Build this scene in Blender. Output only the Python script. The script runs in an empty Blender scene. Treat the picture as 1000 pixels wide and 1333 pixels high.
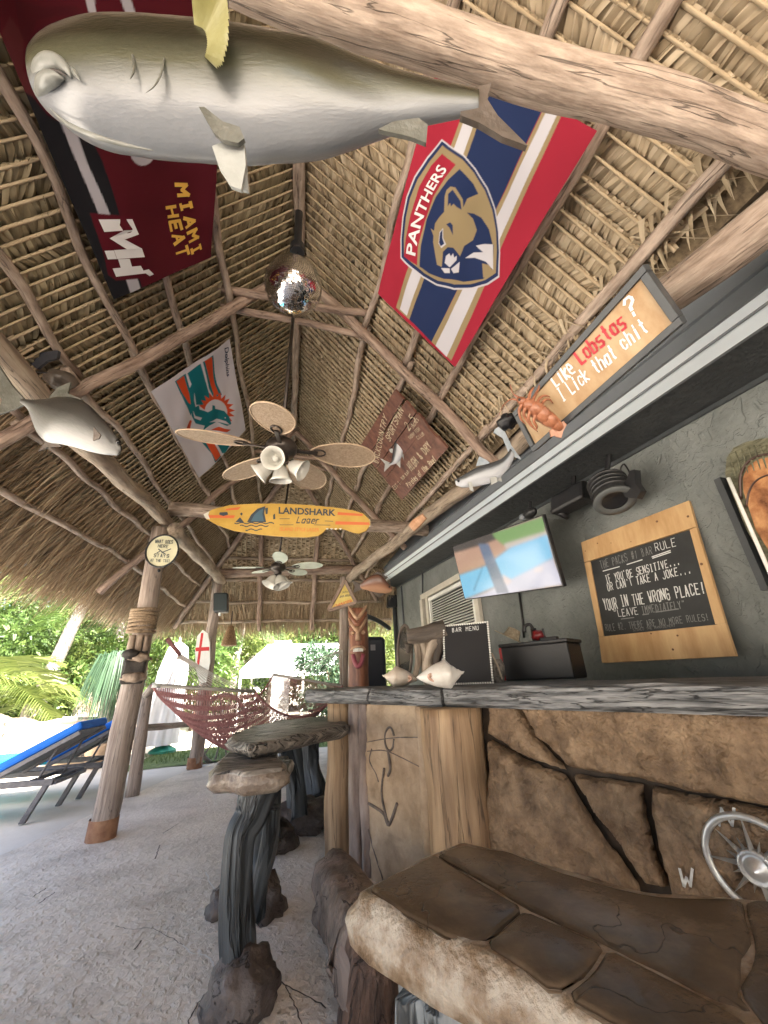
import bpy, math, random
import numpy as np
from mathutils import Vector, Matrix, noise
random.seed(7); rng = np.random.default_rng(7)
S = bpy.context.scene; COL = S.collection
# ---------------------------------------------------------------- camera
EYE = Vector((0, 0, 1.15)); FP = 500.0
def _basis(az=14.0, pitch=23.4, roll=2.7):
    a, p, r = map(math.radians, (az, pitch, roll))
    f = Vector((math.sin(a)*math.cos(p), math.cos(a)*math.cos(p), math.sin(p)))
    rt = Vector((math.cos(a), -math.sin(a), 0)); up = rt.cross(f)
    return rt*math.cos(r)-up*math.sin(r), up*math.cos(r)+rt*math.sin(r), f
CR, CU, CF = _basis()
cam = bpy.data.objects.new('camera', bpy.data.cameras.new('camera')); COL.objects.link(cam)
cam.matrix_world = Matrix(((CR.x, CU.x, -CF.x, EYE.x), (CR.y, CU.y, -CF.y, EYE.y), (CR.z, CU.z, -CF.z, EYE.z), (0, 0, 0, 1)))
cam.data.sensor_fit = 'VERTICAL'; cam.data.sensor_height = 36; cam.data.lens = 36*FP/1333.0
cam.data.clip_start = .02; cam.data.clip_end = 400
S.camera = cam
# ---------------------------------------------------------------- world, sun, exposure
SUN_EL, SUN_AZ = math.radians(58), math.radians(150)      # azimuth clockwise from +Y
w = bpy.data.worlds.new('World'); S.world = w; w.use_nodes = True
nt = w.node_tree; bg = nt.nodes['Background']
sky = nt.nodes.new('ShaderNodeTexSky'); sky.sky_type = 'NISHITA'; sky.sun_disc = False
sky.sun_elevation = SUN_EL; sky.sun_rotation = SUN_AZ; sky.air_density = 1.0; sky.dust_density = 5
nt.links.new(sky.outputs[0], bg.inputs[0]); bg.inputs[1].default_value = .075
sl = bpy.data.lights.new('sun', 'SUN'); sl.energy = 5.0; sl.angle = math.radians(.5); sl.color = (1, .95, .87)
so = bpy.data.objects.new('sun', sl); COL.objects.link(so)
sd = Vector((math.sin(SUN_AZ)*math.cos(SUN_EL), math.cos(SUN_AZ)*math.cos(SUN_EL), math.sin(SUN_EL)))
so.rotation_euler = sd.to_track_quat('Z', 'Y').to_euler(); so.location = (0, 0, 20)
S.view_settings.view_transform = 'Standard'; S.view_settings.look = 'None'
S.view_settings.gamma = 1; S.view_settings.exposure = 3.2; S.view_settings.use_curve_mapping = False
S.render.engine = 'CYCLES'
S.cycles.max_bounces = 8; S.cycles.diffuse_bounces = 5

# ---------------------------------------------------------------- measuring helpers: photo point -> place in the scene
def ray(x, y): return CF+CR*((x-500)/FP)-CU*((y-666.5)/FP)
def at(x, y, D=None, X=None, Y=None, Z=None, pl=None):
    d = ray(x, y)
    if D is not None: return EYE+d*D
    if X is not None: return EYE+d*((X-EYE.x)/d.x)
    if Y is not None: return EYE+d*((Y-EYE.y)/d.y)
    if Z is not None: return EYE+d*((Z-EYE.z)/d.z)
    n, k = pl; return EYE+d*((k-n.dot(EYE))/n.dot(d))
def plane(p, n): n = Vector(n).normalized(); return (n, n.dot(Vector(p)))
def shift(pl, d): return (pl[0], pl[1]+d)
# ---------------------------------------------------------------- materials
MATS = {}
def hexc(c): return (c[0], c[1], c[2], 1)
def mat(name, c1, c2=None, c3=None, sc=6, st=(1, 1, 1), rough=.8, bump=.3, bsc=40, bst=None, metal=0, attr='gc', detail=6, spec=.5, p=(.3, .7), bd=.01, coat=0, crack=None):
    if name in MATS: return MATS[name]
    m = bpy.data.materials.new(name); m.use_nodes = True; N = m.node_tree.nodes; L = m.node_tree.links
    b = N['Principled BSDF']; b.inputs['Roughness'].default_value = rough; b.inputs['Metallic'].default_value = metal
    b.inputs['Specular IOR Level'].default_value = spec
    b.inputs['Coat Weight'].default_value = coat; b.inputs['Coat Roughness'].default_value = .15
    a = N.new('ShaderNodeAttribute'); a.attribute_name = 'gc'
    if attr == 'col':
        ac = N.new('ShaderNodeAttribute'); ac.attribute_name = 'col'; L.new(ac.outputs['Color'], b.inputs['Base Color'])
    elif c2 is None: b.inputs['Base Color'].default_value = hexc(c1)
    else:
        mp = N.new('ShaderNodeMapping'); mp.inputs['Scale'].default_value = st; L.new(a.outputs['Vector'], mp.inputs[0])
        n = N.new('ShaderNodeTexNoise'); n.inputs['Scale'].default_value = sc; n.inputs['Detail'].default_value = detail; n.inputs['Roughness'].default_value = .62
        L.new(mp.outputs[0], n.inputs[0]); r = N.new('ShaderNodeValToRGB'); e = r.color_ramp.elements
        e[0].position = p[0]; e[0].color = hexc(c1); e[1].position = p[1]; e[1].color = hexc(c2)
        if c3: x = e.new((p[0]+p[1])/2); x.color = hexc(c3)
        L.new(n.outputs[0], r.inputs[0]); L.new(r.outputs[0], b.inputs['Base Color'])
    ck = None
    if crack:      # (scale, stretch, half width, darkness): thin dark fissures, also cut into the bump
        mp3 = N.new('ShaderNodeMapping'); mp3.inputs['Scale'].default_value = crack[1]; L.new(a.outputs['Vector'], mp3.inputs[0])
        n3 = N.new('ShaderNodeTexNoise'); n3.inputs['Scale'].default_value = crack[0]; n3.inputs['Detail'].default_value = 4; n3.inputs['Roughness'].default_value = .55; n3.inputs['Distortion'].default_value = .3; L.new(mp3.outputs[0], n3.inputs[0])
        m1 = N.new('ShaderNodeMath'); m1.operation = 'SUBTRACT'; m1.inputs[1].default_value = .5; L.new(n3.outputs[0], m1.inputs[0]); m2 = N.new('ShaderNodeMath'); m2.operation = 'ABSOLUTE'; L.new(m1.outputs[0], m2.inputs[0])
        ck = N.new('ShaderNodeMapRange'); ck.inputs[1].default_value = crack[2]*.25; ck.inputs[2].default_value = crack[2]; ck.inputs[3].default_value = crack[3]; ck.inputs[4].default_value = 1; L.new(m2.outputs[0], ck.inputs[0])
        src = b.inputs['Base Color'].links[0].from_socket; mul = N.new('ShaderNodeVectorMath'); mul.operation = 'SCALE'; L.new(src, mul.inputs[0]); L.new(ck.outputs[0], mul.inputs['Scale']); L.new(mul.outputs[0], b.inputs['Base Color'])
    if bump:
        mp2 = N.new('ShaderNodeMapping'); mp2.inputs['Scale'].default_value = bst or st; L.new(a.outputs['Vector'], mp2.inputs[0])
        n2 = N.new('ShaderNodeTexNoise'); n2.inputs['Scale'].default_value = bsc; n2.inputs['Detail'].default_value = 5
        L.new(mp2.outputs[0], n2.inputs[0]); bn = N.new('ShaderNodeBump'); bn.inputs['Strength'].default_value = bump; bn.inputs['Distance'].default_value = bd
        
        if ck is not None:
            ad = N.new('ShaderNodeMath'); ad.operation = 'MULTIPLY_ADD'; ad.inputs[1].default_value = 1.2; L.new(ck.outputs[0], ad.inputs[0]); L.new(n2.outputs[0], ad.inputs[2]); L.new(ad.outputs[0], bn.inputs['Height'])
        else: L.new(n2.outputs[0], bn.inputs['Height'])
        L.new(bn.outputs[0], b.inputs['Normal'])
    MATS[name] = m; return m
G = (1, 1, .07)
M_log = mat('log_wood', (.19, .135, .10), (.56, .45, .365), (.38, .295, .235), sc=26, st=(1, 1, .22), bump=.8, bsc=80, bst=(1, 1, .1), rough=.75, crack=(14, (1, 1, .07), .008, .45))
M_logr = mat('red_log_wood', (.15, .095, .07), (.46, .345, .27), (.31, .22, .17), sc=26, st=(1, 1, .2), bump=.8, bsc=80, bst=(1, 1, .1), rough=.75, crack=(14, (1, 1, .07), .008, .45))
M_logp = mat('pale_log_wood', (.17, .125, .09), (.48, .40, .31), (.33, .26, .195), sc=14, st=(1, 1, .2), bump=.7, bsc=30, bst=(1, 1, .25), rough=.8, crack=(14, (1, 1, .07), .008, .45))
M_post = mat('post_wood', (.15, .11, .09), (.46, .39, .34), (.30, .24, .20), sc=30, st=(1, 1, .06), bump=.5, bsc=40, bst=(1, 1, .08), crack=(14, (1, 1, .07), .008, .45))
M_foot = mat('stained_post_foot', (.20, .085, .045), (.40, .22, .12), sc=9, bump=.3)
M_bat = mat('palm_batten', (.26, .19, .115), (.56, .45, .31), (.42, .325, .21), sc=9, st=(1, 1, .6), bump=.3)
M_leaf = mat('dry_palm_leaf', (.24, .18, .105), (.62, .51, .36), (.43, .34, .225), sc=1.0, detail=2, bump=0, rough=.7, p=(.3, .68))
M_leaf_dim = mat('shaded_olive_palm_leaf', (.20, .155, .085), (.50, .42, .27), (.34, .275, .17), sc=1.0, detail=2, bump=0, rough=.7, p=(.3, .68))  # olive leaf darkened in its colour because the left slope is lit less
M_straw = mat('straw_strand', (.16, .105, .055), (.56, .44, .29), (.33, .235, .14), sc=1.0, detail=2, bump=0, rough=.65, p=(.3, .68))
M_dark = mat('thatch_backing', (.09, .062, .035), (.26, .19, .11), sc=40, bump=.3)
# ---------------------------------------------------------------- mesh builder
ORG = {}
def V(p): return (p[0], p[1], p[2])
class MB:
    def __init__(s): s.v = []; s.f = []; s.m = []; s.g = []; s.c = None
    def add(s, vs, fs, g=None, m=0):
        o = len(s.v); s.v += [V(p) for p in vs]; s.f += [tuple(i+o for i in f) for f in fs]; s.m += [m]*len(fs)
        s.g += [V(p) for p in (g if g is not None else vs)]; return s
    def box(s, c, hx, hy, hz, m=0):      # centre and three half-vectors; grain runs along the longest
        c = Vector(c); H = [Vector(hx), Vector(hy), Vector(hz)]; L = [h.length for h in H]; k = L.index(max(L)); o = [i for i in range(3) if i != k]
        vs = []; g = []; r = random.random()*9
        for i in (-1, 1):
            for j in (-1, 1):
                for l in (-1, 1):
                    vs.append(c+H[0]*i+H[1]*j+H[2]*l); q = (i*L[0], j*L[1], l*L[2]); g.append((q[o[0]]+r, q[o[1]]+r, q[k]+r))
        return s.add(vs, [(0, 1, 3, 2), (4, 6, 7, 5), (0, 4, 5, 1), (2, 3, 7, 6), (0, 2, 6, 4), (1, 5, 7, 3)], g, m)
    def bx(s, c, sx, sy, sz, m=0): return s.box(c, (sx/2, 0, 0), (0, sy/2, 0), (0, 0, sz/2), m)
    def tube(s, pts, r, seg=10, wob=0, ridge=0, cap=True, m=0, n=None, flat=1, seed=None):
        pts = [Vector(p) for p in pts]; rad = list(r) if hasattr(r, '__len__') else [r]*len(pts)
        if n and len(pts) >= 2: pts, rad = resample(pts, rad, n)
        seed = random.random()*99 if seed is None else seed
        N = len(pts); T = [(pts[min(i+1, N-1)]-pts[max(i-1, 0)]).normalized() for i in range(N)]
        a = T[0].orthogonal().normalized(); vs = []; g = []; L = 0
        for i in range(N):
            a = (a-T[i]*a.dot(T[i])).normalized(); b = T[i].cross(a)
            if i: L += (pts[i]-pts[i-1]).length
            off = Vector((noise.noise((L*2, seed, 0)), noise.noise((L*2, seed, 5)), 0))*wob
            for k in range(seg):
                t = 2*math.pi*k/seg; q = rad[i]*(1+(ridge*noise.noise((math.cos(t)*2.2, math.sin(t)*2.2+seed, L*3)) if ridge else 0))
                d = a*math.cos(t)*flat+b*math.sin(t)
                vs.append(pts[i]+d*q+a*off.x+b*off.y); g.append((math.cos(t)*rad[i]+seed, math.sin(t)*rad[i], L+seed))
        fs = [(i*seg+k, i*seg+(k+1) % seg, (i+1)*seg+(k+1) % seg, (i+1)*seg+k) for i in range(N-1) for k in range(seg)]
        if cap: fs += [tuple(reversed(range(seg))), tuple((N-1)*seg+k for k in range(seg))]
        return s.add(vs, fs, g, m)
    def prism(s, poly, off, m=0, m2=None):
        poly = [Vector(p) for p in poly]; off = Vector(off); n = len(poly)
        vs = poly+[p+off for p in poly]
        s.add(vs, [tuple(range(n)), tuple(reversed(range(n, 2*n)))], None, m)
        return s.add(vs, [(i, i+n, (i+1) % n+n, (i+1) % n) for i in range(n)], None, m if m2 is None else m2)
    def lathe(s, prof, c, ax=(0, 0, 1), seg=20, m=0, scal=0, ns=6):
        c = Vector(c); ax = Vector(ax).normalized(); a = ax.orthogonal().normalized(); b = ax.cross(a); vs = []
        for j, (r, h) in enumerate(prof):
            for k in range(seg):
                t = 2*math.pi*k/seg; q = r*(1+scal*math.cos(ns*t)*(j/(len(prof)-1))**3)
                vs.append(c+ax*h+(a*math.cos(t)+b*math.sin(t))*q)
        return s.add(vs, [(i*seg+k, i*seg+(k+1) % seg, (i+1)*seg+(k+1) % seg, (i+1)*seg+k) for i in range(len(prof)-1) for k in range(seg)], None, m)
    def blob(s, c, rad, amp=.2, fr=2, seed=None, seg=18, m=0, R=None, cut=None):
        seed = random.random()*50 if seed is None else seed; c = Vector(c); vs = []; rows = seg//2+1
        for i in range(rows):
            ph = math.pi*i/(rows-1)
            for k in range(seg):
                t = 2*math.pi*k/seg; d = Vector((math.sin(ph)*math.cos(t), math.sin(ph)*math.sin(t), math.cos(ph)))
                q = 1+amp*noise.noise(d*fr+Vector((seed, 0, 0)))+amp*.4*noise.noise(d*fr*2.7+Vector((0, seed, 0)))
                p = Vector((d.x*rad[0]*q, d.y*rad[1]*q, d.z*rad[2]*q))
                if R: p = R @ p
                vs.append(c+p)
        return s.add(vs, [(i*seg+k, (i+1)*seg+k, (i+1)*seg+(k+1) % seg, i*seg+(k+1) % seg) for i in range(rows-1) for k in range(seg)], None, m)
    def mesh(s, name, mats, o=Vector((0, 0, 0)), smooth=False):
        me = bpy.data.meshes.new(name); v = np.array(s.v, dtype=float)-np.array(V(o)); me.from_pydata(v.tolist(), [], s.f)
        a = me.attributes.new('gc', 'FLOAT_VECTOR', 'POINT'); a.data.foreach_set('vector', np.array(s.g, dtype=np.float32).ravel())
        if s.c is not None:
            c = me.attributes.new('col', 'FLOAT_COLOR', 'POINT'); c.data.foreach_set('color', np.array(s.c, dtype=np.float32).ravel())
        for m in (mats if isinstance(mats, (list, tuple)) else [mats]): me.materials.append(m)
        if any(s.m): me.polygons.foreach_set('material_index', s.m)
        if smooth: me.polygons.foreach_set('use_smooth', [True]*len(s.f))
        me.update(); return me
    def build(s, name, mats, parent=None, smooth=False, bevel=0, label=None, kind=None):
        if parent is not None: o = ORG[parent.name]
        else:
            a = np.array(s.v); lo, hi = a.min(0), a.max(0); o = Vector(((lo[0]+hi[0])/2, (lo[1]+hi[1])/2, lo[2]))
        ob = bpy.data.objects.new(name, s.mesh(name, mats, o, smooth)); COL.objects.link(ob)
        if parent is not None: ob.parent = parent
        else: ob.location = o
        ORG[ob.name] = o
        if bevel:
            b = ob.modifiers.new('bevel', 'BEVEL'); b.width = bevel; b.segments = 2; b.limit_method = 'ANGLE'
        if label: ob['label'] = label
        if kind: ob['kind'] = kind
        return ob
def resample(pts, rad, n):
    # Catmull-Rom through the points
    P = [pts[0]*2-pts[1]]+pts+[pts[-1]*2-pts[-2]]; out = []; ro = []
    m = len(pts)-1
    for i in range(n):
        u = i/(n-1)*m; k = min(int(u), m-1); t = u-k; a, b, c, d = P[k], P[k+1], P[k+2], P[k+3]
        out.append(.5*((2*b)+(c-a)*t+(2*a-5*b+4*c-d)*t*t+(3*b-a-3*c+d)*t**3)); ro.append(rad[k]*(1-t)+rad[k+1]*t)
    return out, ro
def tag(o, label=None, cat=None, group=None, kind=None):
    if label: o['label'] = label
    if cat: o['category'] = cat
    if group: o['group'] = group
    if kind: o['kind'] = kind
    return o
def thing(name, label, cat, loc, group=None):
    o = bpy.data.objects.new(name, None); COL.objects.link(o); o.location = Vector(loc); o.empty_display_size = .1
    ORG[o.name] = Vector(loc); return tag(o, label, cat, group)
def struct(name, mb, mats, **k): o = mb.build(name, mats, **k); o['kind'] = 'structure'; return o
def piece(name, me, parent, p0, p1, r=1, label=None):      # shared unit mesh (along z, length 1) stretched from p0 to p1
    p0, p1 = Vector(p0), Vector(p1); d = p1-p0; ob = bpy.data.objects.new(name, me); COL.objects.link(ob)
    ob.parent = parent; ob.location = p0-ORG[parent.name]; ob.rotation_mode = 'QUATERNION'; ob.rotation_quaternion = d.to_track_quat('Z', 'X'); ob.scale = (r, r, d.length)
    if label: ob['label'] = label
    return ob
def log(name, parent, p0, p1, r0, r1=None, m=None, wob=.02, seg=12, n=None, label=None, mid=None, ridge=.12):
    p0, p1 = Vector(p0), Vector(p1); r1 = r0 if r1 is None else r1; L = (p1-p0).length; n = n or max(4, int(L/.15))
    pts = [p0]+([Vector(mid)] if mid is not None else [])+[p1]; rr = [r0]+([(r0+r1)/2] if mid is not None else [])+[r1]
    return MB().tube(pts, rr, seg, wob=wob, ridge=ridge, n=n).build(name, m or M_log, parent, smooth=True, label=label)
def stripe_mat(name, c1, c2, sc, rough=.6): return mat(name, c1, c2, sc=sc, rough=rough)
# text --------------------------------------------------------------------------
GL = {'A': '00 26 40|12 32', 'B': '00 06 26 35 24 03|24 32 31 20 00', 'C': '45 36 16 05 01 10 30 41', 'D': '00 06 26 44 42 20 00', 'E': '40 00 06 46|03 33', 'F': '00 06 46|03 33',
 'G': '45 36 16 05 01 10 30 41 43 23', 'H': '00 06|40 46|03 43', 'I': '10 30|20 26|16 36', 'J': '46 41 30 10 01', 'K': '00 06|46 03 40', 'L': '06 00 40', 'M': '00 06 23 46 40', 'N': '00 06 40 46',
 'O': '10 01 05 16 36 45 41 30 10', 'P': '00 06 36 45 44 33 03', 'R': '00 06 36 45 44 33 03|23 40', 'S': '45 36 16 05 04 13 33 42 41 30 10 01', 'T': '20 26|06 46', 'U': '06 01 10 30 41 46',
 'V': '06 20 46', 'W': '06 10 23 30 46', 'X': '00 46|06 40', 'Y': '06 23 46|23 20', 'Z': '06 46 00 40', 'a': '43 34 14 03 01 10 30 41|44 40', 'b': '06 00 30 41 43 34 04', 'c': '43 34 14 03 01 10 30 41',
 'd': '46 40 10 01 03 14 44', 'e': '02 42 43 34 14 03 01 10 40', 'f': '10 15 26 36|04 24', 'g': '43 34 14 03 02 11 41|44 40 10', 'h': '06 00|03 14 34 43 40', 'i': '20 24|25 26', 'k': '06 00|44 02 40', 'l': '26 20',
 'm': '00 04|03 14 23 20|23 34 43 40', 'n': '04 00|03 14 34 43 40', 'o': '10 01 03 14 34 43 41 30 10', 'p': '04 00|04 34 43 32 02', 'r': '04 00|03 14 34', 's': '44 14 03 12 32 41 30 00', 't': '26 21 30|14 34',
 'u': '04 01 10 30 41 44', 'v': '04 20 44', 'w': '04 10 22 30 44', 'y': '04 22 44|22 10', '?': '05 16 36 45 44 23 22|20 21', '!': '26 22|20 21', '.': '20 21', "'": '26 25', '2': '05 16 36 45 44 00 40', '5': '46 06 04 33 41 20 00',
 '7': '06 46 10', '#': '10 16|30 36|02 42|04 44', '&': '40 05 16 25 01 10 30 42', '"': '15 16|35 36', ':': '21 22|24 25', '1': '15 26 20', '-': '13 33', '<': '44 02 40', '>': '04 42 00'}
def bil(q, u, v): bl, br, tr, tl = q; return (bl*(1-u)+br*u)*(1-v)+(tl*(1-u)+tr*u)*v
def strokes(mb, txt, quad, wd, off, jit=.35, m=0, adv=5.4):
    n = len(txt); W = n*adv-1.4
    for k, ch in enumerate(txt):
        if ch not in GL: continue
        jy = random.uniform(-jit, jit); sl = random.uniform(-.1, .1)
        for st in GL[ch].split('|'):
            P = []
            for t in st.split(' '):
                x, y = int(t[0]), int(t[1]); x += random.uniform(-.2, .2)*jit*2; y += random.uniform(-.2, .2)*jit*2
                P.append(bil(quad, (k*adv+.4+x*.82+sl*y)/W, (y+jy)/6.0)+off)
            nn = off.normalized()
            for a, b in zip(P[:-1], P[1:]):
                d = (b-a); 
                if d.length < 1e-6: continue
                d.normalize(); s = d.cross(nn)*wd*.5*random.uniform(.75, 1.2); e = d*wd*.35
                mb.add([a-s-e, a+s-e, b+s+e, b-s+e], [(0, 1, 2, 3)], None, m)
    return mb
def font_mesh(txt, bold=.0, shear=0):
    cu = bpy.data.curves.new('t', 'FONT'); cu.body = txt; cu.offset = bold; cu.resolution_u = 3; cu.shear = shear
    ob = bpy.data.objects.new('t', cu); COL.objects.link(ob); bpy.context.view_layer.update()
    me = bpy.data.meshes.new_from_object(ob.evaluated_get(bpy.context.evaluated_depsgraph_get()))
    vs = np.array([v.co[:] for v in me.vertices]); fs = [tuple(p.vertices) for p in me.polygons]
    bpy.data.objects.remove(ob); bpy.data.curves.remove(cu); bpy.data.meshes.remove(me)
    vs[:, 0] -= vs[:, 0].min(); vs[:, 0] /= vs[:, 0].max(); y0 = vs[:, 1].min(); vs[:, 1] -= y0; vs[:, 1] /= vs[:, 1].max()
    return vs, fs
def lettering(mb, txt, quad, off, bold=.01, m=0, path=None, shear=0):
    vs, fs = font_mesh(txt, bold, shear)
    if path:
        lo, up = path
        def ip(P, t): t *= len(P)-1; k = min(int(t), len(P)-2); return P[k]*(1-(t-k))+P[k+1]*(t-k)
        P = [ip(lo, x)*(1-y)+ip(up, x)*y+off for x, y, _ in vs]
    else: P = [bil(quad, x, y)+off for x, y, _ in vs]
    return mb.add(P, fs, None, m)
# painted panel: a fine grid in its own plane, printed with polygons of colour -----------------------
def inpoly(px, py, poly):
    ins = np.zeros(px.shape, bool); n = len(poly)
    for i in range(n):
        x1, y1 = poly[i]; x2, y2 = poly[(i+1) % n]
        c = ((y1 > py) != (y2 > py)) & (px < (x2-x1)*(py-y1)/((y2-y1) if abs(y2-y1) > 1e-12 else 1e-12)+x1); ins ^= c
    return ins
def panel(q, layers, base, cell=.005, wave=None, thick=.004, back=None):
    """q: bl, br, tr, tl corners. layers: (list of 3D points in the plane, colour). Returns MB with a printed front."""
    q = [Vector(p) for p in q]; o = q[0]; ex = (q[1]-q[0]).normalized(); nn = ex.cross(q[3]-q[0]).normalized(); ey = nn.cross(ex)
    nu = max(2, int((q[1]-q[0]).length/cell)); nv = max(2, int((q[3]-q[0]).length/cell))
    if nn.dot(EYE-q[0]) < 0: nn = -nn
    u, v = np.meshgrid(np.linspace(0, 1, nu), np.linspace(0, 1, nv)); u = u.ravel(); v = v.ravel()
    A = np.array([V(p) for p in q]); P = (A[0]*(1-u)[:, None]+A[1]*u[:, None])*(1-v)[:, None]+(A[3]*(1-u)[:, None]+A[2]*u[:, None])*v[:, None]
    rel = P-A[0]; sx = rel@np.array(V(ex)); sy = rel@np.array(V(ey)); c = np.ones((len(u), 4)); c[:, :3] = base
    acc = np.zeros((len(u), 3)); sub = [(a_, b_) for a_ in (-.33, 0, .33) for b_ in (-.33, 0, .33)]; pps = [([((p-o).dot(ex), (p-o).dot(ey)) for p in pts], colr) for pts, colr in layers]
    for a_, b_ in sub:
        cc_ = np.ones((len(u), 3))*np.array(base)
        for pp, colr in pps: cc_[inpoly(sx+a_*cell, sy+b_*cell, pp)] = colr
        acc += cc_/len(sub)
    c[:, :3] = acc
    if wave is not None: P = P+np.array(V(nn))*wave(u, v)[:, None]
    mb = MB(); mb.v = P.tolist(); mb.g = P.tolist(); mb.c = c
    i, j = np.meshgrid(np.arange(nu-1), np.arange(nv-1)); k = (j*nu+i).ravel(); mb.f = np.stack([k, k+1, k+nu+1, k+nu], 1).tolist(); mb.m = [0]*len(mb.f)
    a1, a2 = q[1]-q[0], q[3]-q[0]; g11, g12, g22 = a1.dot(a1), a1.dot(a2), a2.dot(a2); dt = g11*g22-g12*g12
    def drape(m2):
        for i, p in enumerate(m2.v):
            r_ = Vector(p)-o; b1, b2 = r_.dot(a1), r_.dot(a2); uu, vv = (b1*g22-b2*g12)/dt, (b2*g11-b1*g12)/dt; m2.v[i] = V(Vector(p)+nn*float(wave(np.array([uu]), np.array([vv]))[0]))
        return m2
    mb.nn = nn; mb.drape = drape; return mb
def cmat(name, rough=.8, bump=.1, bsc=300, spec=.3, coat=0): return mat(name, (1, 1, 1), attr='col', rough=rough, bump=bump, bsc=bsc, spec=spec, bd=.002, coat=coat)
# ================================================================ ground
M_patio = mat('stamped_concrete', (.54, .475, .40), (.86, .78, .68), (.74, .665, .575), sc=2.2, rough=.72, bump=.9, bsc=16, bd=.02, detail=10, p=(.3, .72))
def patio_extra():
    N = M_patio.node_tree.nodes; L = M_patio.node_tree.links; b = N['Principled BSDF']
    a = [n for n in N if n.type == 'ATTRIBUTE'][0]; old = [n for n in N if n.type == 'BUMP'][0]
    mp = N.new('ShaderNodeMapping'); mp.inputs['Scale'].default_value = (1, .8, 1); mp.inputs['Rotation'].default_value = (0, 0, .7); L.new(a.outputs['Vector'], mp.inputs[0])
    n = N.new('ShaderNodeTexNoise'); n.inputs['Scale'].default_value = 34; n.inputs['Detail'].default_value = 5; n.inputs['Roughness'].default_value = .55; n.inputs['Distortion'].default_value = .4
    L.new(mp.outputs[0], n.inputs[0]); r = N.new('ShaderNodeValToRGB'); r.color_ramp.elements[0].position = .36; r.color_ramp.elements[1].position = .48
    L.new(n.outputs[0], r.inputs[0]); b2 = N.new('ShaderNodeBump'); b2.inputs['Strength'].default_value = .55; b2.inputs['Distance'].default_value = .016
    L.new(r.outputs[0], b2.inputs['Height']); L.new(old.outputs[0], b2.inputs['Normal']); L.new(b2.outputs[0], b.inputs['Normal'])
patio_extra()
M_walk = mat('pale_concrete', (.52, .48, .42), (.66, .62, .56), sc=1.2, bump=.3, bsc=20)
M_sand = mat('sunlit_sand', (.48, .43, .34), (.62, .56, .47), sc=.8, bump=.3, bsc=20)
M_grass = mat('lawn_grass', (.05, .09, .02), (.14, .20, .05), sc=9, bump=.8, bsc=90, bd=.03)
g = MB(); g.add([(-150, -150, -.03), (150, -150, -.03), (150, 200, -.03), (-150, 200, -.03)], [(0, 1, 2, 3)]); struct('ground', g, M_sand)
g = MB(); g.add([(-14, -8, -.012), (4, -8, -.012), (4, 7.4, -.012), (-14, 9.0, -.012)], [(0, 1, 2, 3)]); struct('path', g, M_walk)
# stamped patio slab under the hut, edge curving as in the photo
ed = [(-6.0, -6), (-3.4, 2.2), (-2.35, 3.9), (-2.05, 4.7), (-1.75, 6.1), (-1.45, 7.3), (-.9, 8.1), (0, 8.5), (1.5, 8.6), (3.2, 8.4), (3.2, -6)]
g = MB(); g.prism([(x, y, 0) for x, y in ed], (0, 0, -.06)); patio = struct('patio', g, M_patio)
M_ckd = mat('dark_hairline', (.10, .085, .07), rough=.9, bump=0); M_ckw = mat('pale_filled_crack', (.80, .78, .74), rough=.8, bump=0)
for pts, m_, w_ in (([(322, 1218), (336, 1240), (345, 1262), (368, 1280), (400, 1296), (425, 1312)], M_ckd, .003), ([(268, 1135), (274, 1150), (286, 1166), (293, 1180)], M_ckw, .004), ([(238, 1230), (250, 1240), (268, 1244), (280, 1258)], M_ckw, .004),
    ([(42, 1168), (60, 1156)], M_ckd, .004), ([(50, 1176), (72, 1161)], M_ckd, .004), ([(202, 1118), (208, 1100)], M_ckd, .004), ([(212, 1085), (232, 1072)], M_ckd, .003), ([(176, 1236), (184, 1224)], M_ckd, .005), ([(245, 1333), (250, 1320), (262, 1300), (285, 1276)], M_ckd, .003), ([(150, 1205), (170, 1210), (195, 1208), (222, 1220), (238, 1230)], M_ckd, .0015), ([(430, 1230), (436, 1210), (441, 1195)], M_ckd, .003), ([(395, 1333), (380, 1300), (372, 1282)], M_ckd, .002)):
    P_ = [at(x, y, Z=.0012) for x, y in pts]; P_, _ = resample(P_, [1]*len(P_), len(P_)*5); mb = MB(); vs = []
    for i, p in enumerate(P_):
        d = (P_[min(i+1, len(P_)-1)]-P_[max(i-1, 0)]).normalized(); sd_ = Vector((-d.y, d.x, 0)); j = noise.noise((p.x*40, p.y*40, 1))*.010; ww = w_*(.4+1.0*abs(noise.noise((p.x*60, p.y*60, 7)))+.3); vs += [p+sd_*(j-ww), p+sd_*(j+ww)]
    mb.add(vs, [(2*i, 2*i+1, 2*i+3, 2*i+2) for i in range(len(P_)-1)]).build('hairline_crack', m_, patio)
g = MB(); g.add([(-2.6, 7.75, -.006), (-1.2, 8.05, -.006), (3.5, 8.9, -.006), (3.5, 11.0, -.006), (-2.4, 9.6, -.006)], [(0, 1, 2, 3, 4)]); struct('lawn', g, M_grass)
gv = MB(); B = []
for i in range(5200):
    x = random.uniform(-2.6, 3.4); y = random.uniform(7.9, 10.8)
    if y < 8.3+max(0, (x+1.2))*.16 or y > 9.6+(x+2.4)*.23: continue
    a = random.uniform(0, 6.28); h = random.uniform(.03, .07); s = .006; dx, dy = math.cos(a)*s, math.sin(a)*s
    gv.add([(x-dx, y-dy, -.006), (x+dx, y+dy, -.006), (x+random.uniform(-.02, .02), y+random.uniform(-.02, .02), h)], [(0, 1, 2)])
tag(gv.build('grass_blades', M_grass), kind='stuff', label='short green grass beyond the far edge of the patio')

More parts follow.
